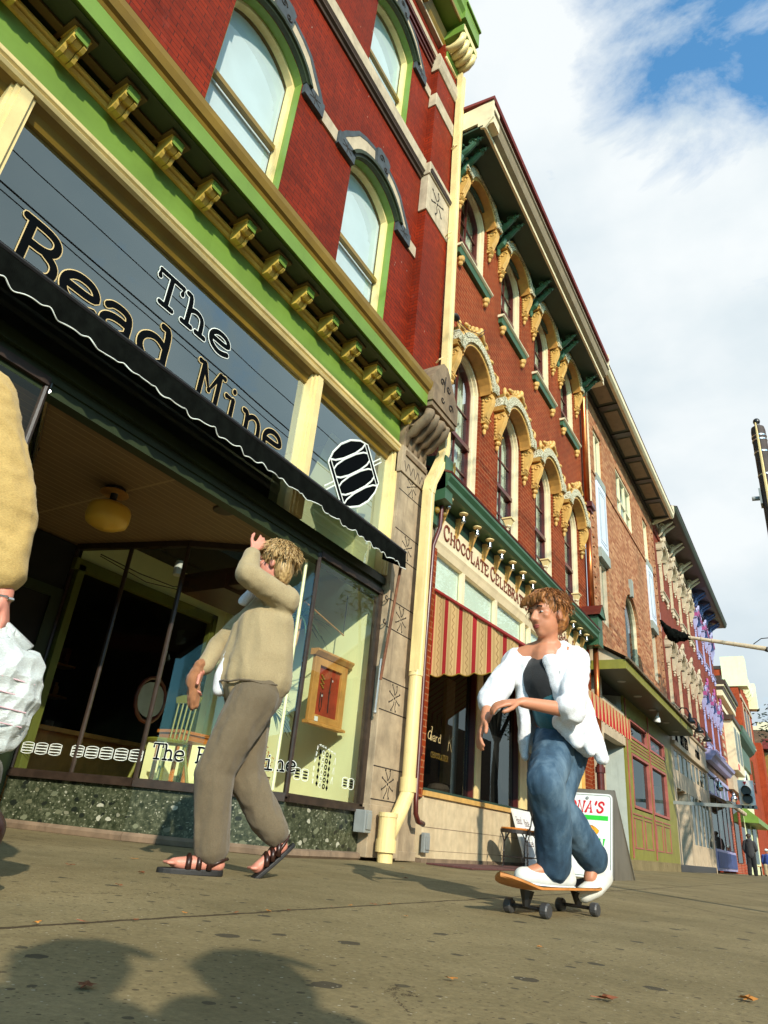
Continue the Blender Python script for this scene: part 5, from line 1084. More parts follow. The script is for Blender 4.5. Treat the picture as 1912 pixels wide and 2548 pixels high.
q = MB(); q.xz([(-3.30, 12.05), (-3.30, 11.97), (-3.22, 11.95), (-3.16, 12.0), (-3.15, 12.16), (-3.3, 12.2)], 15.12, 25.0); q.build('gutter', 'cream_white', e3)
q = MB(); q.xz([(WX, 11.86), (-3.92, 11.80), (-3.18, 12.02), (-3.12, 12.2), (-3.12, 12.46), (-3.3, 12.5), (WX, 12.3)], 15.13, 15.19); q.xz([(WX, 11.86), (-3.92, 11.80), (-3.18, 12.02), (-3.12, 12.2), (-3.12, 12.46), (-3.3, 12.5), (WX, 12.3)], 24.9, 25.0); q.build('end_board', 'cream_white', e3)
q = MB(); q.xz([(-3.16, 12.17), (-3.13, 12.17), (-7, 13.6), (-7, 13.5)], 15.1, 25.0); q.build('roof', 'roof_red', B3)
q = MB(); q.tube([(-3.88, 15.5, 11.85), (-3.88, 15.5, 8.0)], .055, 4); q.build('drainpipe', 'cream_white', B3)
# canopy
q = MB(); q.box(WX, -3.20, 15.1, 24.3, 3.93, 3.96); c3 = q.build('canopy', 'green_dark', B3)
q = MB(); q.box(-3.20, -3.17, 15.1, 24.3, 3.93, 4.13); q.box(WX, -3.17, 15.07, 15.1, 3.93, 4.13); q.build('fascia', 'olive_fresh', c3)
q = MB(); q.quad((-3.12, 15.02, 4.135), (-3.12, 24.4, 4.135), (WX, 24.4, 4.60), (WX, 15.02, 4.60)); q.quad((-3.12, 15.02, 4.165), (-3.12, 24.4, 4.165), (WX, 24.4, 4.63), (WX, 15.02, 4.63))
for k in range(40): y = 15.02+k*.235; q.box(-3.16, -3.10, y, y+.2, 4.13, 4.17+.01*(k % 3))
q.build('canopy_roof', 'shingle', c3)
q = MB(); q.xz([(WX, 4.13), (-3.22, 4.13), (WX, 4.58)], 15.12, 15.16); q.build('canopy_gable', 'beige', c3)
for y in (16.3, 18.0, 19.8, 21.8, 23.4): q = MB(); q.lathe((-3.55, y, 3.915), [(.0, 0), (.09, .0), (.10, .012)], 14); q.build('recessed_light', 'grey_box', c3)
T_ = thing('floodlight', 'small white floodlight under the brown canopy of the tan building', 'light', (-3.5, 20.1, 3.9)); q = MB(); q.lathe((-3.5, 20.1, 3.66), [(.085, 0), (.09, .02), (.06, .12), (.03, .16), (.02, .27)], 14, ax=(.2, -.3, 1)); q.build('head', 'white', T_, smooth=True)
# olive and pink storefront
q = MB(); q.box(-4.1, -3.9, 17.85, 24.4, .0, .22); q.build('plinth', 'concrete', B3)
SFO = MB()
SFO.box(-4.1, -3.90, 17.85, 24.4, .22, 1.33); SFO.box(-4.1, -3.90, 17.85, 24.4, 2.66, 2.98); SFO.box(-4.1, -3.90, 17.85, 24.4, 3.5, 3.93)
for a, b in ((17.85, 18.5), (20.62, 20.95), (23.15, 24.4)): SFO.box(-4.1, -3.898, a, b, 1.33, 3.5)
sfo = SFO.build('storefront', 'olive_fresh', B3)
q = MB()
for a, b in ((18.5, 20.62), (20.95, 23.15)):
    for z0, z1 in ((1.36, 2.64), (3.0, 3.48)):
        c, w_ = (a+b)/2, (b-a)/2; frame_ring(q, c, w_, z0, z1, 0, 0, -.06, -4.02, -3.885)
for z in (2.74, 2.82, 2.90): q.box(-3.90, -3.885, 18.5, 23.1, z, z+.02)
for a, b in ((18.3, 19.3), (19.5, 20.5), (20.9, 21.9), (22.1, 23.1)):
    q.box(-3.90, -3.88, a, b, 1.20, 1.23); q.box(-3.90, -3.88, a+.02, b-.02, 1.12, 1.14)
    for y in (a+.05, b-.1): q.box(-3.90, -3.885, y, y+.08, .5, 1.1)
    q.box(-3.90, -3.885, a, b, .46, .49)
q.box(-3.895, -3.87, 18.02, 18.06, .25, 3.9); q.box(-3.895, -3.87, 20.76, 20.80, .25, 3.9); q.build('pink_trim', 'pink_trim', sfo)
q = MB(); q.quad((-3.96, 18.5, 1.33), (-3.96, 23.2, 1.33), (-3.96, 23.2, 3.5), (-3.96, 18.5, 3.5)); q.build('glass', 'glass_dark', sfo)
q = MB(); q.quad((-5.5, 15.2, 0), (-5.5, 24.4, 0), (-5.5, 24.4, 3.9), (-5.5, 15.2, 3.9)); q.quad((-5.5, 15.2, 3.9), (-3.9, 15.2, 3.9), (-3.9, 24.4, 3.9), (-5.5, 24.4, 3.9)); q.build('interior', 'dark_room', B3)
q = MB(); word(q, 'open', 22.0, 3.2, .22, .014, -4.05, .7) if False else q.tube([(-3.99, 21.7, 3.2), (-3.99, 22.0, 3.28), (-3.99, 22.3, 3.16), (-3.99, 22.6, 3.24)], .03, 6); q.build('neon_tube', 'neon', sfo)
q = MB(); q.quad((-3.92, 17.86, .2), (-5.4, 17.0, .2), (-5.4, 17.0, 3.9), (-3.92, 17.86, 3.9)); q.build('entry_wall', 'paint_grey', B3)
q = MB(); q.box(-4.1, -3.9, 15.5, 15.85, 0, 3.93); q.box(-4.08, -3.88, 15.85, 17.86, 2.7, 3.5) ; q.build('pier', 'tan_trim', B3)
# ================================================================ painted brick pair: tan trim then lilac and blue trim
def trimhouse(name, label, y0, y1, cs, cm, rock, cd, br_m, zs2=7.25, nb=4):
    T_ = thing(name, label, 'building', (WX, (y0+y1)/2, 0)); o = [(c, .5, 5.2, 7.1, .42) for c in cs]+[(c, .5, 9.3, 10.85, .38) for c in cs]
    q = MB(); wall(q, WX, y0, y1, 4.0, 12.1, o, .22); q.build('wall', 'brick_painted', T_)
    f = sash(T_, cs[0], 5.2, 7.1, .42, w=.5, fm=cm, sm=cm, nh=0, vert=False); hood(f, cs[0], 7.1, .42, w=.5, cm=cm, rock=rock, cd=cd, simple=True, sill=5.2)
    f_ = sash(T_, cs[0], 9.3, 10.85, .38, w=.5, fm=cm, sm=cm, nh=0, vert=False); hood(f_, cs[0], 10.85, .38, w=.5, cm=cm, rock=rock, cd=cd, simple=True, sill=9.3)
    for c in cs[1:]: copy_tree(f, T_, (0, c-cs[0], 0)); copy_tree(f_, T_, (0, c-cs[0], 0))
    q = MB(); q.box(WX, WX+.05, y0, y1, 11.55, 11.62); q.box(WX, WX+.05, y0, y1, 11.74, 11.8)
    for k in range(int((y1-y0)/.2)): q.box(WX, WX+.05, y0+k*.2, y0+k*.2+.1, 11.62, 11.74)
    q.build('dentil_course', 'brick_painted', T_)
    q = MB(); q.box(WX, -3.18, y0, y1, 12.28, 12.33); e = q.build('eave', 'brown_dark' if cm == 'tan_trim' else 'black_metal', T_)
    q = MB(); q.box(WX, -3.88, y0, y1, 12.02, 12.28); q.build('eave_board', cm, e)
    q = MB(); q.xz([(-3.18, 12.27), (-3.10, 12.27), (-3.04, 12.36), (-3.02, 12.46), (-3.18, 12.5)], y0, y1); q.build('gutter', 'green_dark', e)
    q = MB(); q.xz([(-3.06, 12.47), (-3.0, 12.47), (-7, 13.7), (-7, 13.6)], y0, y1); q.build('roof', 'roof_red', T_)
    for k in range(nb):
        y = y0+(y1-y0)*(k+.5)/nb; q = MB()
        for d in (-.2, .2):
            q.tube([(WX+.05, y+d, 11.7), (WX+.14, y+d, 11.85), (WX+.2, y+d, 12.0), (WX+.45, y+d, 12.15), (WX+.62, y+d, 12.25)], [.04, .08, .08, .06, .04], 6); scroll(q, (WX+.2, y+d-.05, 12.12), .1, 1.3, .03, plane='xz')
        q.build('bracket', cd if cm != 'tan_trim' else cm, e)
    return T_
B4 = trimhouse('brick_building', 'painted brown brick building with tan window hoods and gooseneck sign lamps', 25.0, 33.85, [26.1+2.13*k for k in range(4)], 'tan_trim', 'tan_trim', 'tan_trim', 'tan_trim')
B5 = trimhouse('brick_building', 'painted brick building with lilac, blue and magenta window trim', 33.85, 40.9, [34.9+2.4*k for k in range(3)], 'lilac', 'magenta', 'blue_trim', 'blue_trim', nb=4)
q = MB(); q.quad((WX, 40.9, 4), (-12, 40.9, 4), (-12, 40.9, 12.3), (WX, 40.9, 12.3)); q.build('end_wall', 'brick_painted', B5)
for k, c in enumerate((34.9, 37.3, 39.7)):
    q = MB(); q.tube([(WX+.22, c-.4, 7.75), (WX+.25, c, 7.98), (WX+.22, c+.4, 7.75)], .05, 6); q.ell((WX+.24, c, 8.05), (.06, .12, .12)); q.build('crest', 'magenta', B5)
q = MB(); q.box(-4.1, -3.86, 24.6, 32.6, 3.86, 4.55); s4 = q.build('sign_band', 'tan_trim', B4); q = MB(); q.xz([(-4.1, 3.7), (-3.80, 3.72), (-3.78, 3.85), (-4.1, 3.86)], 24.6, 32.6); q.xz([(-4.1, 4.552), (-3.80, 4.56), (-3.78, 4.62), (-4.1, 4.75)], 24.6, 32.6); q.build('moulding', 'tan_trim', s4)
q = MB(); word(q, 'DR', 25.2, 3.95, .36, .045, -3.855, 'p', thin=.6, wx=.9); word(q, 'CRAMER', 26.3, 3.95, .36, .045, -3.855, .72, thin=.6, wx=.9) if False else word(q, 'CREIMER', 26.2, 3.95, .36, .045, -3.855, .72, thin=.6, wx=.9); word(q, 'STUDIO', 29.6, 3.98, .26, .034, -3.855, 'p', thin=.6, wx=1.0); q.build('lettering', 'ink', s4)
q = MB(); q.box(-4.2, -3.9, 24.45, 32.6, 0, .2); q.build('plinth', 'black_metal', B4)
q = MB()
q.box(-4.2, -3.9, 24.45, 24.9, .2, 3.7); q.box(-4.2, -3.92, 24.9, 32.6, 2.45, 3.0); q.box(-4.2, -3.915, 27.2, 27.5, .2, 2.5); q.box(-4.2, -3.92, 27.5, 32.5, .2, .85)
for k in range(9): q.box(-4.1, -3.915, 24.9+k*.93, 25.02+k*.93, 2.4 if k < 3 else .2, 3.7)
q.box(-4.1, -3.91, 24.9, 32.6, 3.62, 3.72); q.box(-4.2, -3.90, 32.45, 32.9, 0, 3.8); q.quad((-3.95, 27.2, .1), (-5, 26.9, .1), (-5, 26.9, 2.6), (-3.95, 27.2, 2.6)); sf4 = q.build('storefront', 'tan_trim', B4)
q = MB(); q.quad((-3.935, 27.4, .8), (-3.935, 32.5, .8), (-3.935, 32.5, 3.7), (-3.935, 27.4, 3.7)); q.quad((-3.935, 25, 3.0), (-3.935, 27.4, 3.0), (-3.935, 27.4, 3.7), (-3.935, 25, 3.7)); q.build('glass', 'glass_dark', sf4)
q = MB(); q.quad((-5.4, 24.4, 0), (-5.4, 46, 0), (-5.4, 46, 4), (-5.4, 24.4, 4)); q.quad((-5.4, 24.4, 3.9), (-3.95, 24.4, 3.9), (-3.95, 46, 3.9), (-5.4, 46, 3.9)); q.build('interior', 'dark_room', B4)
lampg = 'gooseneck lamps over the sign band'
for k, (y, w_) in enumerate(((26.0, 'nearest'), (28.0, 'middle'), (30.1, 'farthest'))):
    T_ = thing('gooseneck_lamp', w_+' of three black gooseneck lamps over the tan sign band', 'lamp', (-3.6, y, 4.9), lampg)
    q = MB(); q.tube([(-3.9, y, 4.7), (-3.82, y, 5.02), (-3.68, y, 5.14), (-3.52, y, 5.12), (-3.44, y, 4.95)], .022, 8); q.build('arm', 'black_metal', T_); q = MB(); q.lathe((-3.44, y, 4.62), [(.17, 0), (.15, .08), (.06, .18), (.05, .30), (.02, .36)], 14); q.build('shade', 'black_metal', T_, smooth=True)
T_ = B5
q = MB(); q.xz([(WX, 4.28), (-3.7, 4.30), (-3.6, 4.45), (-3.5, 4.5), (-3.45, 4.62), (-3.5, 4.68), (WX, 4.78)], 33.0, 40.2); sc5 = q.build('shop_cornice', 'lilac', B5)
q = MB(); q.box(-4.0, -3.92, 33.0, 40.2, 3.9, 4.28); q.build('stone_band', 'brick_grey', B5)
q = MB(); q.box(-4.1, -3.85, 33.0, 40.2, 3.75, 3.9); q.box(-4.1, -3.86, 33, 40.2, 2.95, 3.05)
for y in (33.0, 35.2, 37.0, 38.6, 40.0): q.box(-4.1, -3.905, y, y+.18, 3.0, 3.8)
q.box(-4.1, -3.87, 33, 40.2, .1, .9); sf5 = q.build('storefront', 'lilac', B5); q = MB(); q.box(-4.1, -3.84, 33.2, 40, .2, .8) ; q.build('panel', 'display_blue', sf5)
q = MB()
for y in (33.0, 35.0, 37.0, 38.6, 40.1): q.box(-4.1, -3.91, y, y+.15, .8, 3.0)
q.build('post', 'maroon', sf5)
q = MB(); q.quad((-3.93, 33, .8), (-3.93, 40.2, .8), (-3.93, 40.2, 3.8), (-3.93, 33, 3.8)); q.build('glass', 'glass_dark', sf5)
q = MB(); q.box(-3.97, -3.95, 33.4, 33.8, .85, 1.2); q.box(-3.97, -3.95, 36.0, 36.4, 1.7, 2.3); q.box(-3.97, -3.95, 35.6, 35.9, 2.2, 2.6); q.build('window_poster', 'white', sf5)
A5 = thing('awning', 'half rolled grey cloth awning in front of the lilac shopfront', 'awning', (-3.9, 37, 3)); q = MB(); q.quad((-3.9, 33.6, 3.0), (-3.9, 40.4, 3.0), (-3.3, 40.4, 2.72), (-3.3, 33.6, 2.72)); q.tube([(-3.28, 33.6+k*.3, 2.68+.02*math.sin(k*1.7)) for k in range(24)], .09, 8); q.build('cloth', 'beige', A5)
for k, y in enumerate((33.6, 39.0)):
    T_ = thing('hanging_lantern', ('nearer' if k == 0 else 'farther')+' silver globe lantern hung in front of the lilac shopfront', 'lantern', (-3.5, y, 3.3), 'silver lanterns by the lilac shopfront'); q = MB(); q.lathe((-3.55, y, 3.1), [(.0, 0), (.10, .04), (.15, .14), (.15, .2), (.08, .3), (.1, .33), (.03, .45)], 14); q.build('globe', 'chrome', T_, smooth=True); q = MB(); q.tube([(-3.55, y, 3.55), (-3.6, y, 3.65), (-3.9, y, 3.6)], .02, 6); q.build('arm', 'iron', T_)
# ================================================================ far houses
def bx(par, name, m, *bs, bevel=0, label=None):
    q = MB()
    for b in bs: q.box(*b)
    return q.build(name, m, par, bevel=bevel, label=label)
H6 = thing('brick_building', 'low orange brick building with cream bay window and brown layered cornice', 'building', (WX, 44, 0))
bx(H6, 'wall', 'quoin_brick', (-9, WX, 40.92, 47.4, 0, 8.8)); bx(H6, 'cornice', 'brown_dark', (WX, -3.6, 40.95, 47.4, 8.9, 9.1), (WX, -3.45, 40.95, 47.4, 9.2, 9.45), (-4, -3.7, 41.5, 46.5, 9.45, 9.8)); bx(H6, 'cornice_band', 'cream_white', (WX, -3.65, 40.96, 47.38, 8.6, 8.9), (WX, -3.55, 40.96, 47.38, 9.1, 9.2), (WX, -3.8, 40.96, 47.38, 8.0, 8.25))
q = MB()
for k in range(6): q.box(WX, WX+.03, 41.0, 41.8, 5.1+k*.42, 5.3+k*.42)
q.build('quoin', 'stone_cream', H6)
bay6 = bx(H6, 'bay', 'cream_white', (WX, -3.5, 42.6, 46.4, 5.0, 7.6)); bx(bay6, 'bay_roof', 'brown_dark', (WX, -3.4, 42.4, 46.6, 7.6, 7.85)); bx(bay6, 'window', 'glass_dark', (-3.52, -3.49, 43.0, 44.2, 5.5, 7.3), (-3.52, -3.49, 44.7, 46.0, 5.5, 7.3)); bx(bay6, 'panel', 'sign_red', (-3.52, -3.49, 42.9, 43.6, 5.05, 5.35))
bx(H6, 'sign_board', 'tan_trim', (WX, -3.7, 41.2, 47.2, 3.9, 4.7)); bx(H6, 'window', 'glass_dark', (WX, -3.9, 41.5, 44.0, .5, 3.5), (WX, -3.9, 44.5, 47.0, .5, 3.5)); bx(H6, 'post', 'quoin_brick', (WX, -3.85, 44.05, 44.45, 0, 3.8))
H7 = thing('stone_building', 'small cream stone building with green cornice and arched window', 'building', (WX, 52, 0))
bx(H7, 'wall', 'pale_yellow', (-9, WX, 47.42, 56.0, 0, 8.2)); q = MB(); q.xz([(WX, 7.3), (-3.8, 7.35), (-3.5, 7.6), (-3.4, 7.8), (-3.35, 8.1), (WX, 8.2)], 47.4, 56.5); q.box(WX, -3.8, 47.4, 56, 6.2, 7.3); q.build('cornice', 'green_shop', H7)
q = MB(); pane(q, 52.5, 1.1, 4.0, 4.9, .9, -3.93); q.build('arched_window', 'dark_room', H7); q = MB(); q.band(outline(52.5, 1.1, 4, 4.9, .9, 0), outline(52.5, 1.1, 4, 4.9, .9, .3), WX, -3.88); q.build('arch_surround', 'white', H7); bx(H7, 'window', 'glass_dark', (WX, -3.9, 48.5, 50.5, .6, 3), (WX, -3.9, 52, 54.5, .6, 3))
T_ = thing('awning', 'green cloth awning on the cream stone building beyond the pedestrian', 'awning', (-3.9, 51, 3)); q = MB(); q.xz([(-3.95, 3.6), (-3.2, 3.0), (-3.2, 2.7), (-3.95, 2.7)], 47.8, 55.8); q.build('cloth', 'green', T_)
H8 = thing('brick_building', 'tall orange brick building with pale yellow bracketed roof cornice', 'building', (-5, 61, 0))
bx(H8, 'wall', 'brick_orange', (-14, -3.93, 56.02, 66, 0, 13.6)); bx(H8, 'parapet', 'brown_dark', (-14, -4.5, 55.97, 56.3, 13.6, 13.85))
c8 = bx(H8, 'cornice', 'pale_yellow', (-4.9, -3.3, 55.9, 57.2, 12.3, 14.5), (-4.9, -3.6, 57.2, 66, 13.5, 14.3), (-4.9, -3.3, 64.8, 66, 12.3, 14.4)); q = MB()
for k in range(5): q.tube([(-3.9, 58.2+k*1.4, 12.8), (-3.6, 58.2+k*1.4, 13.1), (-3.5, 58.2+k*1.4, 13.5)], .16, 6)
q.build('bracket', 'pale_yellow', c8); bx(H8, 'lintel', 'stone_cream', (-3.94, -3.85, 56.5, 65.5, 11.6, 11.85), (-3.94, -3.85, 56.5, 65.5, 9.0, 9.15), (-3.94, -3.9, 58, 58.3, 9.1, 11.6), (-3.94, -3.9, 60.6, 60.9, 9.1, 11.6), (-3.94, -3.9, 63.2, 63.5, 9.1, 11.6)); bx(H8, 'window', 'glass_dark', (-3.94, -3.91, 58.6, 60.2, 9.3, 11.4), (-3.94, -3.91, 61.2, 62.8, 9.3, 11.4), (-3.94, -3.91, 58.6, 60.2, 5.3, 7.5))
H9 = thing('brick_building', 'orange building with yellow window bays next to the grey gable', 'building', (-4, 74, 0))
bx(H9, 'wall', 'brick_orange', (-14, -3.5, 66.1, 82, 0, 9.8)); bx(H9, 'bay', 'roof_red', (-3.5, -2.7, 68, 76, 9.6, 10.4), (-3.5, -2.7, 68, 76, 6.2, 6.7)); bx(H9, 'window', 'gold', (-3.5, -3.1, 69, 70.2, 7.0, 9.4), (-3.5, -3.1, 72, 73.2, 7.0, 9.2), (-3.5, -3.3, 69, 70, 3.4, 5), (-3.5, -3.3, 71.5, 72.5, 3.4, 5)); bx(H9, 'door', 'stone_cream', (-3.5, -3.35, 67, 70, 0, 2.9)); bx(H9, 'shutter', 'brown_dark', (-3.5, -3.3, 74, 77, .9, 2.9))  # window boxes share the plain gold colour
H10 = thing('brick_building', 'grey brown rubble gable with pale roof trim at the street end', 'building', (-8, 84, 0)); bx(H10, 'wall', 'brick_grey', (-14, -3.0, 83, 95, 0, 13.5)); bx(H10, 'roof_trim', 'cream_white', (-14, -2.6, 82.9, 83.4, 13.5, 13.9), (-4.5, -2.8, 82.9, 95, 13.9, 14.3))
H11 = thing('brick_building', 'red painted building closing the far right end of the street', 'building', (-2, 102, 0)); bx(H11, 'wall', 'brick_orange', (-14, -1.0, 98, 120, 0, 5.2)); bx(H11, 'window', 'dark_room', (-1.0, -.95, 100, 104, 1.5, 3.6))
bx(H11, 'gable_wall', 'brick_grey', (-14, -1.5, 121, 135, 0, 14))
# ================================================================ people
def V(*a): return Vector(a[0] if len(a) == 1 else a)
def fuse(mb, name, m, parent, vox=.012, smooth=4, disp=0, dsc=.08, ds2=None):
    """one continuous skin over the overlapping pieces"""
    o = mb.build(name, m, parent); r = o.modifiers.new('r', 'REMESH'); r.mode = 'VOXEL'; r.voxel_size = vox
    sm = o.modifiers.new('s', 'SMOOTH'); sm.iterations = smooth; sm.factor = .5
    dg = bpy.context.evaluated_depsgraph_get(); me = bpy.data.meshes.new_from_object(o.evaluated_get(dg)); old = o.data; o.modifiers.clear(); o.data = me; bpy.data.meshes.remove(old); me.name = name
    if disp:
        vs = me.vertices; nr = [v.normal.copy() for v in vs]
        for v, n_ in zip(vs, nr):
            p = v.co/dsc; w = noise.noise((p.x, p.y, p.z*(ds2 or .45)))+.35*noise.noise((p.x*2.1, p.y*2.1, p.z*.9)); w = .6-abs(w)*2.0+.18*noise.noise(v.co/.02)
            v.co += n_*disp*w
    for p in me.polygons: p.use_smooth = True
    me.materials.clear(); me.materials.append(M[m]); return o
def basis(d, up):
    d = V(d).normalized(); r = d.cross(V(up)).normalized(); u = r.cross(d); return d, r, u      # forward, right, up
def hand(mb, wr, d, nrm, side, curl=.5, s=1.0, spread=.0):
    """palm, four jointed fingers and a thumb; d points to the fingers, nrm out of the back of the hand, side towards the thumb"""
    wr, d = V(wr), V(d).normalized(); nrm = (V(nrm)-d*V(nrm).dot(d)).normalized(); t = d.cross(nrm).normalized(); t = t if t.dot(V(side)) > 0 else -t
    for k in (-1.2, -.4, .4, 1.2): mb.cap(wr+t*k*.008*s, .015*s, wr+d*.08*s+t*k*.017*s, .0125*s, 8)
    for k, L_ in zip((1.35, .45, -.45, -1.3), (.070, .080, .074, .058)):
        p = wr+d*.085*s+t*k*.019*s; dd = (d+t*k*(.06+spread)).normalized(); a = 0; r = .0095*s
        for f, c in ((.45, .35), (.32, .9), (.23, .8)):
            a += curl*c; q = p+(dd*math.cos(a)-nrm*math.sin(a))*L_*f*s; mb.cap(p, r, q, r*.92, 8); p, r = q, r*.92
    p = wr+d*.02*s+t*.022*s
    for L_, an in ((.042, .75), (.032, .5), (.026, .25)): q = p+(d*math.cos(an)+t*math.sin(an)-nrm*.25*curl).normalized()*L_*s; mb.cap(p, .012*s, q, .0105*s, 8); p = q
def headm(mb, c, d, up, s=1.0):
    d, r, u = basis(d, up); R_ = Matrix((r, d, u)).transposed(); c = V(c); P = lambda a, b, e: c+r*a*s+d*b*s+u*e*s
    mb.ell(P(0, -.012, .035), (.076*s, .094*s, .088*s), R_, 20, 14); mb.ell(P(0, .022, -.035), (.060*s, .070*s, .078*s), R_, 18, 12); mb.cap(P(0, .055, -.085), .030*s, P(0, .03, -.075), .045*s)
    mb.cap(P(-.045, .058, -.012), .018*s, P(.045, .058, -.012), .018*s)
    mb.cap(P(0, .088, .012), .009*s, P(0, .108, -.026), .013*s, 8); mb.cap(P(-.012, .095, -.03), .008*s, P(.012, .095, -.03), .008*s, 8)
    mb.cap(P(-.035, .078, .030), .009*s, P(.035, .078, .030), .009*s, 8); mb.cap(P(-.018, .084, -.057), .0075*s, P(.018, .084, -.057), .0075*s, 8); mb.cap(P(-.012, .082, -.068), .008*s, P(.012, .082, -.068), .008*s, 8)
    for k in (-1, 1): mb.ell(P(k*.076, -.008, -.008), (.010*s, .018*s, .030*s), R_, 10, 8)
def face(T_, c, d, up, s=1.0):
    d, r, u = basis(d, up); R_ = Matrix((r, d, u)).transposed(); c = V(c); P = lambda a, b, e: c+r*a*s+d*b*s+u*e*s
    for k in (-1, 1):
        q = MB(); q.ell(P(k*.030, .072, .008), (.0105*s, .007*s, .0045*s), R_, 12, 8); e = q.build('eye', 'eye_white', T_, smooth=True); q = MB(); q.ell(P(k*.030, .0785, .008), (.0055*s, .003*s, .0052*s), R_, 10, 6); q.build('iris', 'eye_dark', e, smooth=True)
        q = MB(); q.tube([P(k*.016, .088, .032), P(k*.030, .088, .037), P(k*.046, .080, .032)], .0035*s, 6); q.build('eyebrow', 'hair_dark', T_)
    q = MB(); q.tube([P(-.020, .088, -.060), P(0, .093, -.058), P(.020, .088, -.060)], [.003*s, .0055*s, .003*s], 6, None); q.tube([P(-.016, .088, -.066), P(0, .091, -.068), P(.016, .088, -.066)], [.003*s, .006*s, .003*s], 6); q.build('lips', 'lip', T_, smooth=True)
# ---------------------------------------------------------------- skater
SK = thing('person', 'crouching skateboarder in open white hooded jacket and loose blue jeans', 'person', (-1.1, 3.45, .1))
sL, sR, eL, eR, wL, wR = V(-.97,3.45,1.155), V(-1.28,3.41,1.15), V(-.955,3.29,.865), V(-1.35,3.24,.915), V(-1.13,3.10,.87), V(-1.31,3.08,.79)
hc, nk, ch, pv = V(-1.10,3.385,1.375), V(-1.115,3.42,1.215), V(-1.12,3.45,1.05), V(-1.08,3.60,.79)
fd = V(-.42,-.90,-.12); ft = [V(-1.06,3.44,.150), V(-1.20,3.29,.140)]; hF, kF, aF = V(-1.12,3.55,.76), V(-1.06,3.18,.53), V(-1.075,3.40,.20); hR_, kR_, aR_ = V(-1.06,3.60,.77), V(-1.085,3.42,.46), V(-.985,3.69,.225)
b = MB(); headm(b, hc, fd, (-.05, -.05, 1), 1.06); b.cap(hc-V(0,-.015,.06), .050, nk-V(0,0,.03), .056); b.chain([nk-V(0,0,.05), ch, pv], [.085, .125, .135])
b.chain([sL, eL, wL], [.052, .040, .026]); b.chain([sR, eR, wR], [.052, .040, .026]); b.cap(sL, .06, nk, .055); b.cap(sR, .06, nk, .055)
b.chain([hF, kF, aF], [.085, .055, .038]); b.chain([hR_, kR_, aR_], [.085, .055, .038]); b.cap(aF, .035, ft[1], .03); b.cap(aR_, .035, V(-1.0,3.66,.15), .03)
hand(b, wL+V(-.01,-.01,0), V(-.085,-.06,-.02), V(.1,-.5,.9), V(.3,-1,-.3), .55, 1.0); hand(b, wR+V(0,-.01,-.01), V(-.005,-.06,-.10), V(-.7,-.6,.1), V(.8,-.4,0), .45, 1.0)
fuse(b, 'body', 'skin', SK, .0075, 2); face(SK, hc, fd, (-.05, -.05, 1), 1.06)
# hair
def hairdo(T_, c, d, up, s, m, rnd, fringe=True, long=0):
    d, r, u = basis(d, up); R_ = Matrix((r, d, u)).transposed(); c = V(c); P = lambda a, b_, e: c+r*a*s+d*b_*s+u*e*s; q = MB()
    q.ell(P(0, -.020, .048), (.086*s, .094*s, .088*s), R_, 20, 14); q.ell(P(0, -.058, -.01-long*.3), (.072*s, .052*s, (.078+long)*s), R_, 16, 10)
    for k in range(150):
        a = rnd.uniform(0, 6.28); e = rnd.uniform(.05, 1.45)
        dx, dy, dz = math.cos(a)*math.cos(e), math.sin(a)*math.cos(e), math.sin(e)
        if dy > .45 and dz < .35: continue
        p = P(dx*.083, -.015+dy*.093, .045+dz*.086); dn = (r*dx*.4+d*(dy*.4+.15)-u*.75+r*rnd.uniform(-.5, .5)+d*rnd.uniform(-.5, .5)).normalized(); L_ = rnd.uniform(.03, .06+long)*s
        q.tube([p, p+dn*L_*.5+(r*dx+d*dy)*.006, p+dn*L_], [.010*s, .008*s, .003*s], 5)
    if fringe:
        for k in range(16): a = -.065+k*.0087; p = P(a, .058+.02*math.cos(a*14), .098); q.tube([p, P(a*1.05+.01, .088, .072), P(a*1.1+.018, .090, .048)], [.010*s, .008*s, .003*s], 5)
    ho = fuse(q, 'hair', m, T_, .006, 1, disp=.004, dsc=.012, ds2=.2); q = MB()
    for k in range(900 if s > 1.06 else 60):
        a = rnd.uniform(0, 6.28); e = rnd.uniform(-.1, 1.5); dx, dy, dz = math.cos(a)*math.cos(e), math.sin(a)*math.cos(e), math.sin(e)
        if dy > .5 and dz < .45: continue
        p = P(dx*.090, -.018+dy*.100, .050+dz*.094); o_ = (r*dx+d*dy+u*dz); fl = (r*(dx*.5+rnd.uniform(-.5, .5))+d*(dy*.5+rnd.uniform(-.5, .5))-u*(.75-dz*.5)).normalized(); L_ = rnd.uniform(.025, .06+long)*s
        q.tube([p-o_*.006, p+fl*L_*.4+o_*.005, p+fl*L_*.8+o_*rnd.uniform(0, .01), p+fl*L_-u*.004], [.0022, .002, .0015, .0006], 3, caps=False)
    q.build('hair_strands', m, ho); return ho
hairdo(SK, hc, fd, (-.05, -.05, 1), 1.08, 'hair_ginger', random.Random(2))
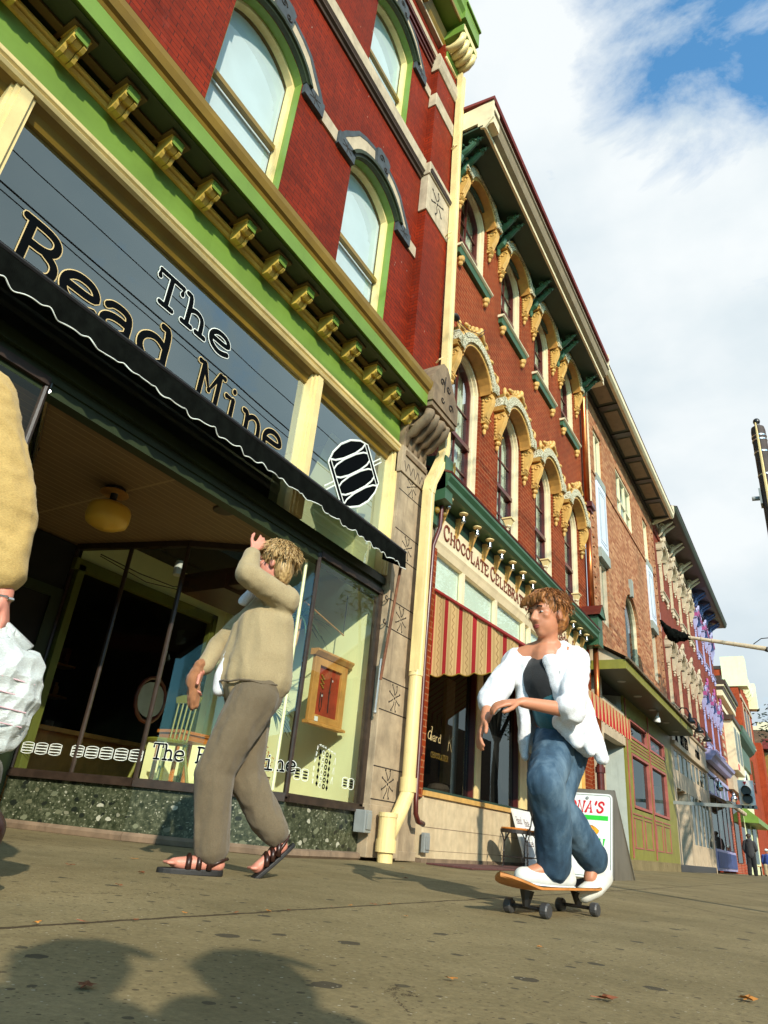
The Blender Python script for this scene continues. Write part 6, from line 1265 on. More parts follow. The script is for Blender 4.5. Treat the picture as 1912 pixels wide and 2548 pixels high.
# tee shirt, jeans, open jacket
q = MB(); q.chain([nk-V(0,-.03,.085), ch+V(0,-.01,0), V(-1.07,3.52,.90), pv], [.08, .138, .140, .14]); q.cap(sL-V(0,0,.03), .055, sR-V(0,0,.03), .055); tee = fuse(q, 'shirt', 'tee_black', SK, .012, 3, .004, .08)
q = MB(); q.chain([V(-1.092,3.478,.985), V(-1.072,3.52,.90)], [.146, .149]); fuse(q, 'shirt_hem', 'tee_teal', tee, .012, 3, .004, .08)
q = MB(); q.cap(hF, .108, hR_, .108); q.cap(pv, .13, hF, .108); q.chain([hF, kF+V(0,.02,0), V(-1.06,3.30,.38), aF+V(-.01,-.01,.0)], [.112, .086, .084, .080]); q.chain([hR_, kR_, V(-1.025,3.56,.34), aR_+V(0,0,.01)], [.108, .082, .078, .072])
fuse(q, 'jeans', 'jeans', SK, .009, 5, .007, .09, .35)
JK = MB(); JK.cap(sL+V(0,.02,-.01), .068, sR+V(0,.02,-.01), .068); JK.chain([sL, eL+V(.0,.0,.0), V(-.965,3.25,.88)], [.068, .066, .060]); JK.chain([sR, eR, V(-1.33,3.18,.885)], [.068, .066, .060])
# back and the two fronts, swinging wide at the hem and open over the chest
for k in range(13):
    a = math.radians(-52+k*284/12)       # from one front edge round the back to the other
    fwd, rt = V(-.25,-.97,0), V(-.97,.25,0)
    def rg(t): 
        cc = V(-1.11,3.45,1.16).lerp(V(-1.04,3.56,.70), t); rad = (.155+.075*t, .125+.085*t); ang = a-math.radians(90)
        return cc+rt*math.sin(a+math.pi/2+0)*0+(rt*math.cos(a+math.radians(52)+math.radians(128-90-0))*rad[0]+fwd*math.sin(a+math.radians(52)+math.radians(38))*-rad[1]*-1)
    # angle measured from the forward direction: front edges at +-38 degrees
    th = math.radians(38+(360-76)*k/12)
    def rg(t):
        cc = V(-1.13,3.44,1.12).lerp(V(-1.08,3.54,.70), t); e = math.radians(10*t)*(1 if k < 6 else -1)
        return cc+fwd*math.cos(th+e)*(.115+.060*t)+rt*math.sin(th+e)*(.135+.065*t)+V(0,0,-.03*math.sin(th*3)*t)
    JK.chain([rg(0), rg(.33), rg(.66), rg(1)], [.040, .036, .034, .026], 8)
JK.chain([nk+V(.085,-.03,-.07), nk+V(.085,.02,-.01), nk+V(.0,.085,.0), nk+V(-.095,.02,-.01), nk+V(-.095,-.03,-.07)], [.036, .045, .052, .045, .036]); JK.cap(sL+V(0,0,.0), .066, nk+V(.07,.03,-.03), .05); JK.cap(sR+V(0,0,.0), .066, nk+V(-.08,.03,-.03), .05); JK.chain([V(-1.03,3.33,.82), V(-.97,3.42,.75), V(-.95,3.53,.72)], [.035, .036, .036])
fuse(JK, 'jacket', 'hoodie_white', SK, .009, 5, .009, .07, .4)
for nm, ht, kn in (('shoe', ft, 0),):
    q = MB(); q.chain([ft[0]+V(.01,.01,-.005), ft[0].lerp(ft[1], .55)+V(0,0,-.005), ft[1]], [.047, .046, .040]); q.cap(aF, .052, ft[0]+V(0,0,.02), .052); q.ell(ft[0].lerp(ft[1], .35)+V(0,0,.05), (.045, .045, .03)); s1 = fuse(q, 'shoe', 'shoe_white', SK, .008, 3)
    q = MB(); t = (ft[1]-ft[0]).normalized(); w_ = V(-t.y, t.x, 0)*.043; A_, B_ = ft[0]-t*.045, ft[1]+t*.035; q.add([A_-w_*.8+V(0,0,-.035), A_+w_*.8+V(0,0,-.035), B_+w_*.8+V(0,0,-.02), B_-w_*.8+V(0,0,-.02), A_-w_+V(0,0,-.052), A_+w_+V(0,0,-.052), B_+w_+V(0,0,-.030), B_-w_+V(0,0,-.030)], [(0, 1, 2, 3), (4, 5, 6, 7), (0, 1, 5, 4), (1, 2, 6, 5), (2, 3, 7, 6), (3, 0, 4, 7)]); q.build('sole', 'white', s1, bevel=.004)
    for j in range(4): q = MB(); c_ = ft[0].lerp(ft[1], .35+j*.12)+V(0,0,.062-j*.010); q.tube([c_-w_*.5, c_+V(0,0,.008), c_+w_*.5], .004, 5); q.build('lace', 'dark_grey', s1)
q = MB(); q.chain([V(-.955,3.745,.16), V(-.985,3.68,.115), V(-1.02,3.62,.085)], [.045, .046, .040]); q.cap(aR_, .05, V(-.96,3.73,.17), .05); fuse(q, 'shoe', 'shoe_white', SK, .008, 3)
q = MB()
for t in range(9): z = 1.06-t*.042; q.ell(V(-1.02+.018*t*.3, 3.325+.010*t, z), (.004, .004, .012), n=5, m=3)
q.build('zip', 'galv', SK)
SB = thing('skateboard', 'wooden skateboard with black grip tape rolling under the skater', 'skateboard', (-1.08, 3.38, 0))
q = MB(); c0, t0 = V(-1.085,3.37,.098), V(.16,1.0,0).normalized(); n0 = V(t0.y, -t0.x, 0)
P0, P1 = [], []
def deckpt(u, v, dz): w_ = .098*math.sqrt(max(1-abs(u)**6, 0))*(1 if abs(u) < .7 else math.sqrt(max(1-((abs(u)-.7)/.3)**2, .02))); return c0+t0*u*.46+n0*v*w_+V(0,0,.055*max(abs(u)-.62, 0)**1.3*2.9+dz+.008*v*v)
NU, NV = 30, 6
for lay, (dz, mt, nm) in enumerate(((0, 'deck_wood', 'deck'), (.0105, 'grip', 'grip_tape'))):
    q = MB(); th = .0095 if lay == 0 else .0012
    for side in (0, 1):
        for i in range(NU+1):
            for j in range(NV+1): q.v.append(tuple(deckpt(-1+2*i/NU, (-1+2*j/NV)*(1 if lay == 0 else .97), dz+(th if side else 0))))
    K_ = (NU+1)*(NV+1)
    for side in (0, 1):
        for i in range(NU):
            for j in range(NV): a = side*K_+i*(NV+1)+j; q.f.append((a, a+1, a+NV+2, a+NV+1))
    for i in range(NU):
        for j in (0, NV): a = i*(NV+1)+j; q.f.append((a, a+NV+1, a+NV+1+K_, a+K_))
    for j in range(NV):
        for i in (0, NU): a = i*(NV+1)+j; q.f.append((a, a+1, a+1+K_, a+K_))
    q.build(nm, mt, SB, smooth=False)
for u in (-.52, .52):
    c_ = c0+t0*u*.46; q = MB(); q.tube([c_-n0*.085+V(0,0,-.066), c_+n0*.085+V(0,0,-.066)], .008, 8); q.tube([c_+V(0,0,-.005), c_-t0*.01*(1 if u < 0 else -1)+V(0,0,-.066)], [.032, .014], 8); tk = q.build('truck', 'black_metal', SB)
    for s_ in (-1, 1): q = MB(); a = c_+n0*s_*.085+V(0,0,-.069); q.tube([a-n0*.018, a-n0*.012, a+n0*.012, a+n0*.018], [.024, .029, .029, .024], 16); q.build('wheel', 'wheel', tk, smooth=False)
# ---------------------------------------------------------------- woman at the window
WM = thing('person', 'woman in tan jacket and brown trousers shading her eyes at the shop window', 'person', (-2.55, 2.75, 0))
sL, eL, wL = V(-2.40,2.78,1.375), V(-2.485,2.53,1.455), V(-2.55,2.605,1.625); sR, eR, wR = V(-2.65,2.87,1.38), V(-2.83,2.76,1.13), V(-2.79,2.64,.965)
hc, nk, ch, pv = V(-2.53,2.775,1.60), V(-2.51,2.82,1.455), V(-2.53,2.79,1.22), V(-2.53,2.79,.90); fd = V(-.86,-.50,.05)
hF, kF, aF = V(-2.47,2.745,.84), V(-2.58,2.66,.46), V(-2.545,2.70,.085); hR_, kR_, aR_ = V(-2.59,2.83,.84), V(-2.56,2.86,.47), V(-2.42,3.02,.185)
b = MB(); headm(b, hc, fd, (0, 0, 1), 1.0); b.cap(hc-V(-.01,-.01,.05), .048, nk, .05); b.chain([nk-V(0,0,.05), ch, pv], [.09, .125, .14]); b.cap(sL, .055, nk, .05); b.cap(sR, .055, nk, .05)
b.chain([sL, eL, wL], [.05, .038, .025]); b.chain([sR, eR, wR], [.05, .038, .025]); b.chain([hF, kF, aF], [.09, .055, .036]); b.chain([hR_, kR_, aR_], [.09, .055, .036])
hand(b, wL+V(0,.0,.01), V(-.0,.09,.10), V(.9,-.2,.4), V(-.3,-.6,.8), .25, .95, .12); hand(b, wR, V(.0,-.02,-.1), V(-.7,-.5,0), V(.7,-.6,0), .7, .95)
tF = [V(-2.515,2.735,.05), V(-2.65,2.575,.045)]; b.chain([aF, tF[0]], [.034, .032]); b.chain([tF[0], tF[0].lerp(tF[1], .6), tF[1]], [.032, .034, .022]); tR = [V(-2.395,3.05,.15), V(-2.46,2.955,.045)]; b.chain([aR_, tR[0]], [.034, .03]); b.chain([tR[0], tR[1]], [.03, .026])
for base, to in ((tF[1], (tF[1]-tF[0]).normalized()), (tR[1], V(-.75,-.65,-.1))):
    w_ = V(-to.y, to.x, 0)
    for k in range(5): b.cap(base+w_*(k-2)*.014, .010, base+w_*(k-2)*.015+to*(.045-.006*abs(k-1)), .0085, 8)
fuse(b, 'body', 'skin_pink', WM, .0075, 2); face(WM, hc, fd, (0, 0, 1)); hairdo(WM, hc, fd, (0, 0, 1), 1.12, 'hair_blond', random.Random(9), True, .015)
q = MB(); q.cap(sL, .085, sR, .085); q.chain([nk-V(0,0,.03), ch, V(-2.525,2.785,1.02), V(-2.525,2.785,.94)], [.08, .155, .17, .18]); q.cap(V(-2.43,2.79,1.25), .085, V(-2.43,2.81,.93), .105); q.cap(V(-2.62,2.74,1.2), .08, V(-2.64,2.73,.93), .10); q.chain([sL, eL, eL.lerp(wL, .85)], [.078, .064, .046]); q.chain([sR, eR, eR.lerp(wR, .85)], [.078, .062, .046])
q.chain([nk+V(.05,.03,.02), nk+V(.0,.06,.02), nk+V(-.06,.03,.02)], [.028, .032, .028]); fuse(q, 'jacket', 'jacket_tan', WM, .010, 6, .008, .12, .4)
q = MB(); q.chain([V(-2.62,2.70,1.20), V(-2.645,2.68,1.05), V(-2.66,2.665,.94), V(-2.66,2.67,.87)], [.03, .035, .04, .04]); q.cap(V(-2.58,2.72,1.45), .03, V(-2.62,2.68,1.36), .03); fuse(q, 'shirt', 'shirt_white', WM, .01, 3, .004, .06)
q = MB(); q.cap(pv+V(.04,-.02,-.03), .145, pv+V(-.05,.04,-.03), .145); q.chain([hF, kF, aF.lerp(kF, .3), aF+V(.0,.0,.035)], [.130, .098, .090, .082]); q.chain([hR_, kR_, aR_.lerp(kR_, .3), aR_+V(.0,-.01,.03)], [.13, .095, .085, .074]); fuse(q, 'trousers', 'trousers_brown', WM, .010, 5, .009, .09, .22)
q = MB(); q.tube([V(-2.53,2.785,.90)+V(.185*math.cos(a*.314), .185*math.sin(a*.314), .006*math.sin(a*2)) for a in range(21)], .006, 5); q.build('waistband', 'trousers_brown', WM)
q = MB(); q.chain([V(-2.79,2.62,1.0), V(-2.80,2.60,.9), V(-2.78,2.62,.78)], [.025, .038, .028]); fuse(q, 'carried_scarf', 'cloth_plaid', WM, .01, 2, .012, .03)
for ank, t_ in ((aF, tF), (aR_, tR)):
    d_ = (t_[1]-t_[0]).normalized(); w_ = V(-d_.y, d_.x, 0).normalized(); q = MB(); P_ = []
    for k in range(20): a = 2*math.pi*k/20; P_.append((.155*math.cos(a), .047*math.sin(a)*(1+.12*math.cos(a))))
    cc = t_[0].lerp(t_[1], .58)+d_*.005; dn = d_.cross(w_) if d_.cross(w_).z < 0 else -d_.cross(w_); q.prism([cc+d_*a+w_*c_+dn*.022 for a, c_ in P_], dn*.028 if ank is aF else dn*.02); so_ = q.build('sandal', 'sole', WM, bevel=.005)
    for u, h_, r_ in ((.35, .036, .013), (.58, .032, .014), (.12, .05, .013)):
        c_ = t_[0].lerp(t_[1], u+.1); q = MB(); q.tube([c_+w_*.042-V(0,0,.025), c_+w_*.03+V(0,0,h_*.6), c_+V(0,0,h_), c_-w_*.03+V(0,0,h_*.6), c_-w_*.042-V(0,0,.025)], r_, 6); q.build('strap', 'leather', so_, smooth=True)
    q = MB(); c_ = t_[0]; q.tube([c_+w_*.04+d_*.05-V(0,0,.01), c_+w_*.036-d_*.01+V(0,0,.02), c_-d_*.038+V(0,0,.025), c_-w_*.036-d_*.01+V(0,0,.02), c_-w_*.04+d_*.05-V(0,0,.01)], .008, 6); q.build('heel_strap', 'leather', so_, smooth=True)
# ---------------------------------------------------------------- man leaving at the left edge
MN = thing('person', 'person in ochre coat carrying a white plastic bag at the left edge', 'person', (-2.28, .66, 0))
sA, eA, wA = V(-2.15,.84,1.42), V(-2.065,1.005,1.07), V(-2.03,1.065,.80); sB = V(-2.36,.46,1.42)
hF, kF, aF = V(-2.22,.70,.92), V(-2.14,.90,.50), V(-2.0,1.13,.27); hB, kB, aB = V(-2.33,.58,.92), V(-2.42,.38,.52), V(-2.45,.26,.08); hc = V(-2.30,.58,1.68)
b = MB(); headm(b, hc, (-.3, -.95, 0), (0, 0, 1), 1.05); b.chain([hc-V(0,0,.05), V(-2.28,.62,1.5), V(-2.27,.63,1.2), V(-2.27,.64,.92)], [.05, .06, .13, .14]); b.chain([sA, eA, wA], [.055, .045, .03]); b.chain([sB, V(-2.42,.40,1.1), V(-2.50,.22,.9)], [.055, .045, .03]); b.cap(sA, .06, sB, .06)
b.chain([hF, kF, aF], [.09, .06, .04]); b.chain([hB, kB, aB], [.09, .06, .04]); b.cap(aF, .035, V(-1.96,1.20,.16), .03); b.cap(aB, .035, V(-2.5,.12,.05), .03)
hand(b, wA, V(.01,.03,-.1), V(.7,.7,0), V(.4,-.8,0), 1.25, 1.05); hand(b, V(-2.50,.22,.9), V(-.03,-.1,-.05), V(-.8,.1,.4), V(.2,-.5,.6), .6); fuse(b, 'body', 'skin_pink', MN, .0085, 2); face(MN, hc, (-.3, -.95, 0), (0, 0, 1), 1.05); hairdo(MN, hc, (-.3, -.95, 0), (0, 0, 1), 1.1, 'hair_dark', random.Random(4))
q = MB(); q.cap(sA+V(0,0,-.02), .10, sB+V(0,0,-.02), .10); q.chain([V(-2.27,.63,1.3), V(-2.26,.65,1.0), V(-2.26,.65,.85)], [.17, .185, .20]); q.chain([sA, eA, eA.lerp(wA, .74)], [.105, .090, .066]); q.chain([sB, V(-2.42,.40,1.1), V(-2.48,.26,.95)], [.10, .085, .07]); fuse(q, 'coat', 'coat_ochre', MN, .011, 6, .008, .10, 1.8)
q = MB(); q.chain([hF, kF, aF+V(0,0,.02)], [.13, .10, .08]); q.chain([hB, kB, aB+V(0,0,.02)], [.13, .10, .08]); fuse(q, 'trousers', 'trousers_olive', MN, .013, 4, .01, .1)
q = MB(); q.chain([V(-2.0,1.15,.24), V(-1.96,1.20,.17), V(-1.955,1.19,.07)], [.05, .048, .042]); fuse(q, 'shoe', 'leather', MN, .009, 3); q = MB(); q.chain([V(-2.44,.3,.06), V(-2.5,.1,.05)], [.05, .045]); fuse(q, 'shoe', 'leather', MN, .009, 3)
q = MB(); q.tube([V(-2.03,1.065,.79)+V(.028*math.cos(a*.785), .028*math.sin(a*.785), .004*math.sin(a)) for a in range(9)], .006, 6); q.build('bracelet', 'chrome', MN)
BG = thing('shopping_bag', 'crumpled white plastic shopping bag hanging from the hand at the left edge', 'bag', (-2.03, 1.05, .36))
q = MB(); N_ = 28; rows = [(.70, .022, .018), (.67, .04, .025), (.645, .12, .055), (.62, .15, .075), (.54, .155, .085), (.46, .15, .08), (.39, .14, .06), (.362, .12, .04)]; t_, w_ = V(.40,.917,0), V(.917,-.40,0); cb = V(-2.012,1.085,0)
for z, a_, c_ in rows:
    for k in range(N_):
        an = 2*math.pi*k/N_; wr_ = 1+.16*noise.noise((k*.9, z*14, 2)); q.v.append(tuple(cb+t_*a_*math.cos(an)*wr_+w_*c_*math.sin(an)*wr_+V(0,0,z+.012*noise.noise((k*.9, z*6, 0)))))
for i in range(len(rows)-1):
    for k in range(N_): q.f.append((i*N_+k, i*N_+(k+1) % N_, (i+1)*N_+(k+1) % N_, (i+1)*N_+k))
q.f.append(tuple((len(rows)-1)*N_+k for k in range(N_))); bo = q.build('bag', 'plastic_bag', BG); sb = bo.modifiers.new('s', 'SUBSURF'); sb.render_levels = 3; sb.levels = 1; tx = bpy.data.textures.new('crumple', 'VORONOI'); tx.noise_scale = .05; dm = bo.modifiers.new('d', 'DISPLACE'); dm.texture = tx; dm.strength = .026; dm.mid_level = .4
q = MB(); h_ = V(-2.025,1.085,.715); q.tube([cb-t_*.07+V(0,0,.66), h_-t_*.015, h_+t_*.015, cb+t_*.085+V(0,0,.655)], [.022, .014, .014, .022], 8); q.build('handle', 'plastic_bag', BG, smooth=True)
q = MB(); 
for k in range(4): q.tube([cb+t_*(.03+.0*k)+w_*(.086)+V(0,0,.56-k*.04), cb+t_*.125+w_*.052+V(0,0,.555-k*.04)], .0022, 5)
q.build('pink_print', 'faded_pink', BG)
# ---------------------------------------------------------------- distant walkers and the crouching photographer
def walker(name_label, x, y, mtop, mleg, seat=False, cap_=None, hairc='hair_dark', face_dir=(0, 1, 0), hood=True):
    T_ = thing('person', name_label, 'person', (x, y, 0)); o = V(x, y, 0); z0 = -.42 if seat else 0
    b = MB(); hc = o+V(0,0,1.66+z0); headm(b, hc, face_dir, (0, 0, 1), 1.0); b.chain([hc-V(0,0,.05), o+V(0,0,1.48+z0), o+V(0,0,1.2+z0), o+V(0,0,.95+z0)], [.05, .06, .13, .14]); sp = [(-.19, 0), (.19, 0)]
    arms = []
    for s_ in (-1, 1):
        a0, a1, a2 = o+V(s_*.19,0,1.42+z0), o+V(s_*.26,.02,1.14+z0), o+V(s_*.20,.16*(1 if s_ > 0 else .5),.95+z0+(.12 if s_ > 0 else 0)); b.chain([a0, a1, a2], [.055, .045, .03]); hand(b, a2, V(0,.5,-.8), V(s_,0,0), V(0,1,0), .6); arms.append((a0, a1, a2)); b.cap(a0, .06, o+V(0,0,1.45+z0), .06)
    L = []
    for s_ in (-1, 1):
        h0 = o+V(s_*.09,0,.92+z0)
        if seat: k0, f0 = o+V(s_*.12,-.38,.50), o+V(s_*.12,-.40,.07)
        else: k0, f0 = o+V(s_*.11,.02,.5), o+V(s_*.12,-.02+.10*s_,.07)
        b.chain([h0, k0, f0], [.09, .06, .04]); L.append((h0, k0, f0))
    fuse(b, 'body', 'skin', T_, .014, 2)
    q = MB(); q.chain([o+V(0,0,1.38+z0), o+V(0,0,1.1+z0), o+V(0,0,.90+z0)], [.17, .18, .185])
    for a in arms: q.chain(list(a[:2])+[a[1].lerp(a[2], .85)], [.09, .08, .06]); q.cap(a[0], .09, o+V(0,0,1.40+z0), .10)
    if hood: q.ell(o+V(0,-.06,1.50+z0), (.13, .11, .10))
    fuse(q, 'jacket', mtop, T_, .018, 3, .01, .1)
    q = MB()
    for l in L: q.chain(list(l), [.125, .105, .095])
    fuse(q, 'trousers', mleg, T_, .018, 3, .008, .1)
    q = MB()
    for l in L: q.cap(l[2]+V(0,-.03,-.02), .045, l[2]+V(0,.13 if not seat else -.15,-.025), .04)
    fuse(q, 'shoes', 'leather', T_, .014, 2)
    if cap_: q = MB(); q.ell(hc+V(0,0,.06), (.10, .115, .08)); q.cap(hc+V(0,0,.05)+V(*face_dir)*.09, .04, hc+V(0,0,.04)+V(*face_dir)*.15, .03); fuse(q, 'cap', cap_, T_, .01, 2)
    else: hairdo(T_, hc, face_dir, (0, 0, 1), 1.05, hairc, random.Random(5))
    return T_
walker('distant walker in dark grey hooded jacket and black trousers seen from behind', -3.22, 40, 'dark_grey', 'black_cloth', hood=True)
walker('seated person in blue jacket and white cap at the far right edge', -2.98, 47, 'blue_cloth', 'jacket_tan', seat=True, cap_='white', face_dir=(.6, -.8, 0), hood=False)
T_ = thing('bench', 'small wooden bench under the person in the white cap', 'bench', (-2.98, 47, 0)); bx(T_, 'seat', 'seat_wood', (-3.5, -2.4, 46.8, 47.2, .42, .46)); [bx(T_, 'leg', 'iron', (a, a+.06, 46.85, 47.15, 0, .42)) for a in (-3.4, -2.56)]
walker('crouching person behind the camera nearer the kerb, seen only by the shadow', .95, -.40, 'dark_grey', 'black_cloth', seat=True, hood=True)
walker('crouching person behind the camera nearer the shops, seen only by the shadow', .72, -.62, 'jacket_tan', 'trousers_brown', seat=True, hood=True)
# ================================================================ street things
def cafe_chair(x, y, rz, label):
    T_ = thing('cafe_chair', label, 'chair', (x, y, 0), 'twisted iron cafe chairs by the bulkhead'); R_ = Matrix.Rotation(rz, 3, 'Z'); o = V(x, y, 0); P = lambda a, b_, c: o+R_ @ V(a, b_, c)
    q = MB(); q.lathe(P(0, 0, .445), [(0, 0), (.185, 0), (.19, .01), (.18, .022), (0, .022)], 26); q.build('seat', 'seat_wood', T_, smooth=False)
    q = MB(); q.lathe(P(0, 0, .405), [(.192, 0), (.196, .0), (.196, .039), (.192, .039)], 26); rim = q.build('seat_rim', 'iron', T_)
    for a, b_ in ((1, 1), (1, -1), (-1, 1), (-1, -1)):
        q = MB(); f = P(a*.17, b_*.17, 0)
        for e in (-.05, .05): q.tube([P(a*.13+e*b_, b_*.13-e*a, .41), P(a*.135+e*.6*b_, b_*.135-e*.6*a, .37), P(a*.145, b_*.145, .30), P(a*.15, b_*.15, .18)], .007, 6)
        q.tube([P(a*.15+.004*math.cos(t*1.9), b_*.15+.004*math.sin(t*1.9), .20-t*.0125) for t in range(15)], .0095, 6); q.tube([P(a*.155, b_*.155, .03), P(a*.17, b_*.17, .008)], [.010, .016], 8); q.build('leg', 'iron', T_)
    q = MB(); q.tube([P(.15*math.cos(t*.524)*1.35, .15*math.sin(t*.524)*1.35, .13) for t in range(13)], .005, 5); q.build('stretcher', 'iron', T_)
    q = MB(); q.tube([P(-.15, -.14, .42), P(-.19, -.17, .50), P(-.205, -.16, .62), P(-.215, -.12, .76), P(-.215, -.0, .86), P(-.215, .12, .76), P(-.205, .16, .62), P(-.19, .17, .50), P(-.15, .14, .42)], .008, 6)
    for s_ in (-1, 1): q.tube([P(-.18, s_*.06, .45), P(-.20, s_*.02, .56), P(-.21, s_*.015, .64), P(-.215, s_*.07, .72), P(-.215, s_*.05, .79), P(-.215, s_*.0, .77), P(-.212, s_*.02, .70)], .006, 6)
    q.build('back', 'iron', T_); return T_
cafe_chair(-3.42, 9.12, math.radians(200), 'left twisted iron cafe chair with round wood seat by the beige bulkhead'); cafe_chair(-3.38, 9.95, math.radians(160), 'right twisted iron cafe chair with round wood seat beside the white leaning board')
MTT = thing('door_mat', 'long dark red mat on the pavement below the chocolate shop window', 'mat', (-3.3, 8.8, 0)); q = MB(); q.box(-3.62, -3.10, 7.05, 11.5, .004, .018); q.build('mat', 'mat_red', MTT)
LS = thing('leaning_sign', 'white lettered board leaning on the bulkhead behind the cafe chairs', 'sign', (-3.7, 10.2, 0)); q = MB(); q.add([(-3.56, 9.95, .02), (-3.56, 10.75, .02), (-3.80, 10.72, .74), (-3.80, 10.0, .74), (-3.59, 9.95, .02), (-3.59, 10.75, .02), (-3.83, 10.72, .74), (-3.83, 10.0, .74)], [(0, 1, 2, 3), (4, 5, 6, 7), (0, 1, 5, 4), (1, 2, 6, 5), (2, 3, 7, 6), (3, 0, 4, 7)]); lb_ = q.build('board', 'white', LS)
q = MB(); word(q, 'Hand', 10.02, .55, .085, .006, 0, .62, flat=.3); word(q, 'Made', 10.32, .53, .085, .006, 0, .62, flat=.3); word(q, 'Dark', 10.15, .27, .085, .006, 0, .62, flat=.3) if 'k' in G else word(q, 'Candies', 10.12, .27, .085, .006, 0, .62, flat=.3); q.v = [(-3.553-.335*v[2]+v[0], v[1], v[2]) for v in q.v]; q.build('lettering', 'maroon', lb_)
# sandwich board
AF = thing('sandwich_board', 'metal framed sandwich board lettered ONA\'S with a yellow lemon', 'sign', (-2.4, 8.9, 0))
def af(mb, pts, th=.02):    # board face lies in a leaning plane: u across (towards +x), v up
    return mb
O_ = V(-2.99, 8.93, .0); U_ = V(1, .06, 0).normalized(); Vv = V(0, .22, 1).normalized(); Nn = Vv.cross(U_).normalized(); Nn = Nn if Nn.y < 0 else -Nn
def pl3(mb, fn, off):        # put flat work drawn as (x=depth, y=u, z=v) on the board
    mb.v = [tuple(O_+U_*v[1]+Vv*v[2]+Nn*(v[0]+off)) for v in mb.v]; return mb
def rrect(w, h, r, n=5):
    p = []
    for cx, cy, a0 in ((w-r, h-r, 0), (r, h-r, 90), (r, r, 180), (w-r, r, 270)):
        for k in range(n+1): a = math.radians(a0+90*k/n); p.append((cx+r*math.cos(a), cy+r*math.sin(a)))
    return p
q = MB(); q.yz([(y-.02, z) for y, z in rrect(.84, 1.01, .02)], -.03, -.004); pl3(q, 0, 0).build('frame', 'sheet_metal', AF)
q = MB(); q.yz(rrect(.80, .96, .05), -.002, .004); bd_ = pl3(q, 0, 0).build('board', 'white', AF)
q = MB(); A_ = [(y+.018, z+.018) for y, z in rrect(.764, .924, .04)]; B_ = [(y+.024, z+.024) for y, z in rrect(.752, .912, .036)]; q.band(A_, B_, .004, .0055, close=True); pl3(q, 0, 0).build('border_line', 'green_shop', bd_)
q = MB(); word(q, "RAMONA'S", -.09+.0, .725, .095, .0115, 0, 'p', flat=.2, shear=.2, wx=.86, thin=.5); q.v = [v for v in q.v]; pl3(q, 0, .006).build('lettering', 'sign_red', bd_) if False else None
q = MB(); word(q, "ONA'S", .265, .735, .125, .013, 0, 'p', flat=.2, shear=.2, wx=1.02, thin=.5); pl3(q, 0, .006).build('lettering', 'sign_red', bd_)
q = MB(); q.yz([(.06, .645), (.75, .645), (.75, .70), (.06, .70)], .0042, .0055); word(q, 'IAN', .50, .32, .11, .012, .006, 'p', flat=.2, shear=.15, wx=.95, thin=.5); q.yz([(.62, .145), (.68, .145), (.68, .16), (.62, .16)], .0042, .0055); pl3(q, 0, 0).build('green_print', 'sign_green', bd_)
q = MB(); q.yz([(.62, .13), (.68, .13), (.68, .1445), (.62, .1445)], .0042, .0055); pl3(q, 0, 0).build('red_print', 'sign_red', bd_)
q = MB(); q.ell((.006, .27, .525), (.003, .05, .058), n=22, m=14); q.yz([(.27, .583), (.30, .58), (.335, .56), (.375, .528), (.365, .50), (.33, .475), (.27, .467)], .0042, .006); lm = (setattr(q, 'v', [(v[0], v[1]+.27, v[2]) for v in q.v]), pl3(q, 0, 0).build('lemon', 'lemon', bd_))[1]
q = MB(); q.tube([(.0095, .27+.05*math.cos(a*.524), .525+.058*math.sin(a*.524)) for a in range(13)], .0018, 5)
for a in range(14): q.tube([(.0105, .27+.012*math.cos(a*.449), .525+.014*math.sin(a*.449)), (.0105, .27+.043*math.cos(a*.449), .525+.05*math.sin(a*.449))], .0012, 4)
q.tube([(.007, .27, .583), (.007, .30, .58), (.007, .335, .56), (.007, .375, .528), (.007, .365, .50), (.007, .33, .475), (.007, .27, .467)], .0018, 5); q.v = [(v[0], v[1]+.27, v[2]) for v in q.v]; pl3(q, 0, 0).build('lemon_line', 'lemon_line', lm)
q = MB(); q.add([tuple(O_+U_*a+V(0, c, 0)+V(0, 0, z)) for a, c, z in ((-.02, .24, .99), (.82, .24, .99), (.84, 1.0, 0), (-.04, 1.0, 0), (-.02, .26, .99), (.82, .26, .99), (.84, 1.02, 0), (-.04, 1.02, 0))], [(0, 1, 2, 3), (4, 5, 6, 7), (0, 1, 5, 4), (1, 2, 6, 5), (2, 3, 7, 6), (3, 0, 4, 7)])
for a in (.821, -.02): q.add([tuple(O_+U_*a+V(0, c, z)) for c, z in ((.22, .99), (.26, .99), (1.0, .0), (.02, .0))], [(0, 1, 2, 3)])
q.build('rear_leaf', 'sheet_metal', AF)
q = MB(); q.lathe(tuple(O_+U_*.50+Vv*.90+Nn*.01), [(.02, 0), (.018, .006), (.006, .008)], 8, ax=tuple(Nn)); pl_ = q.build('latch', 'grey_box', AF)
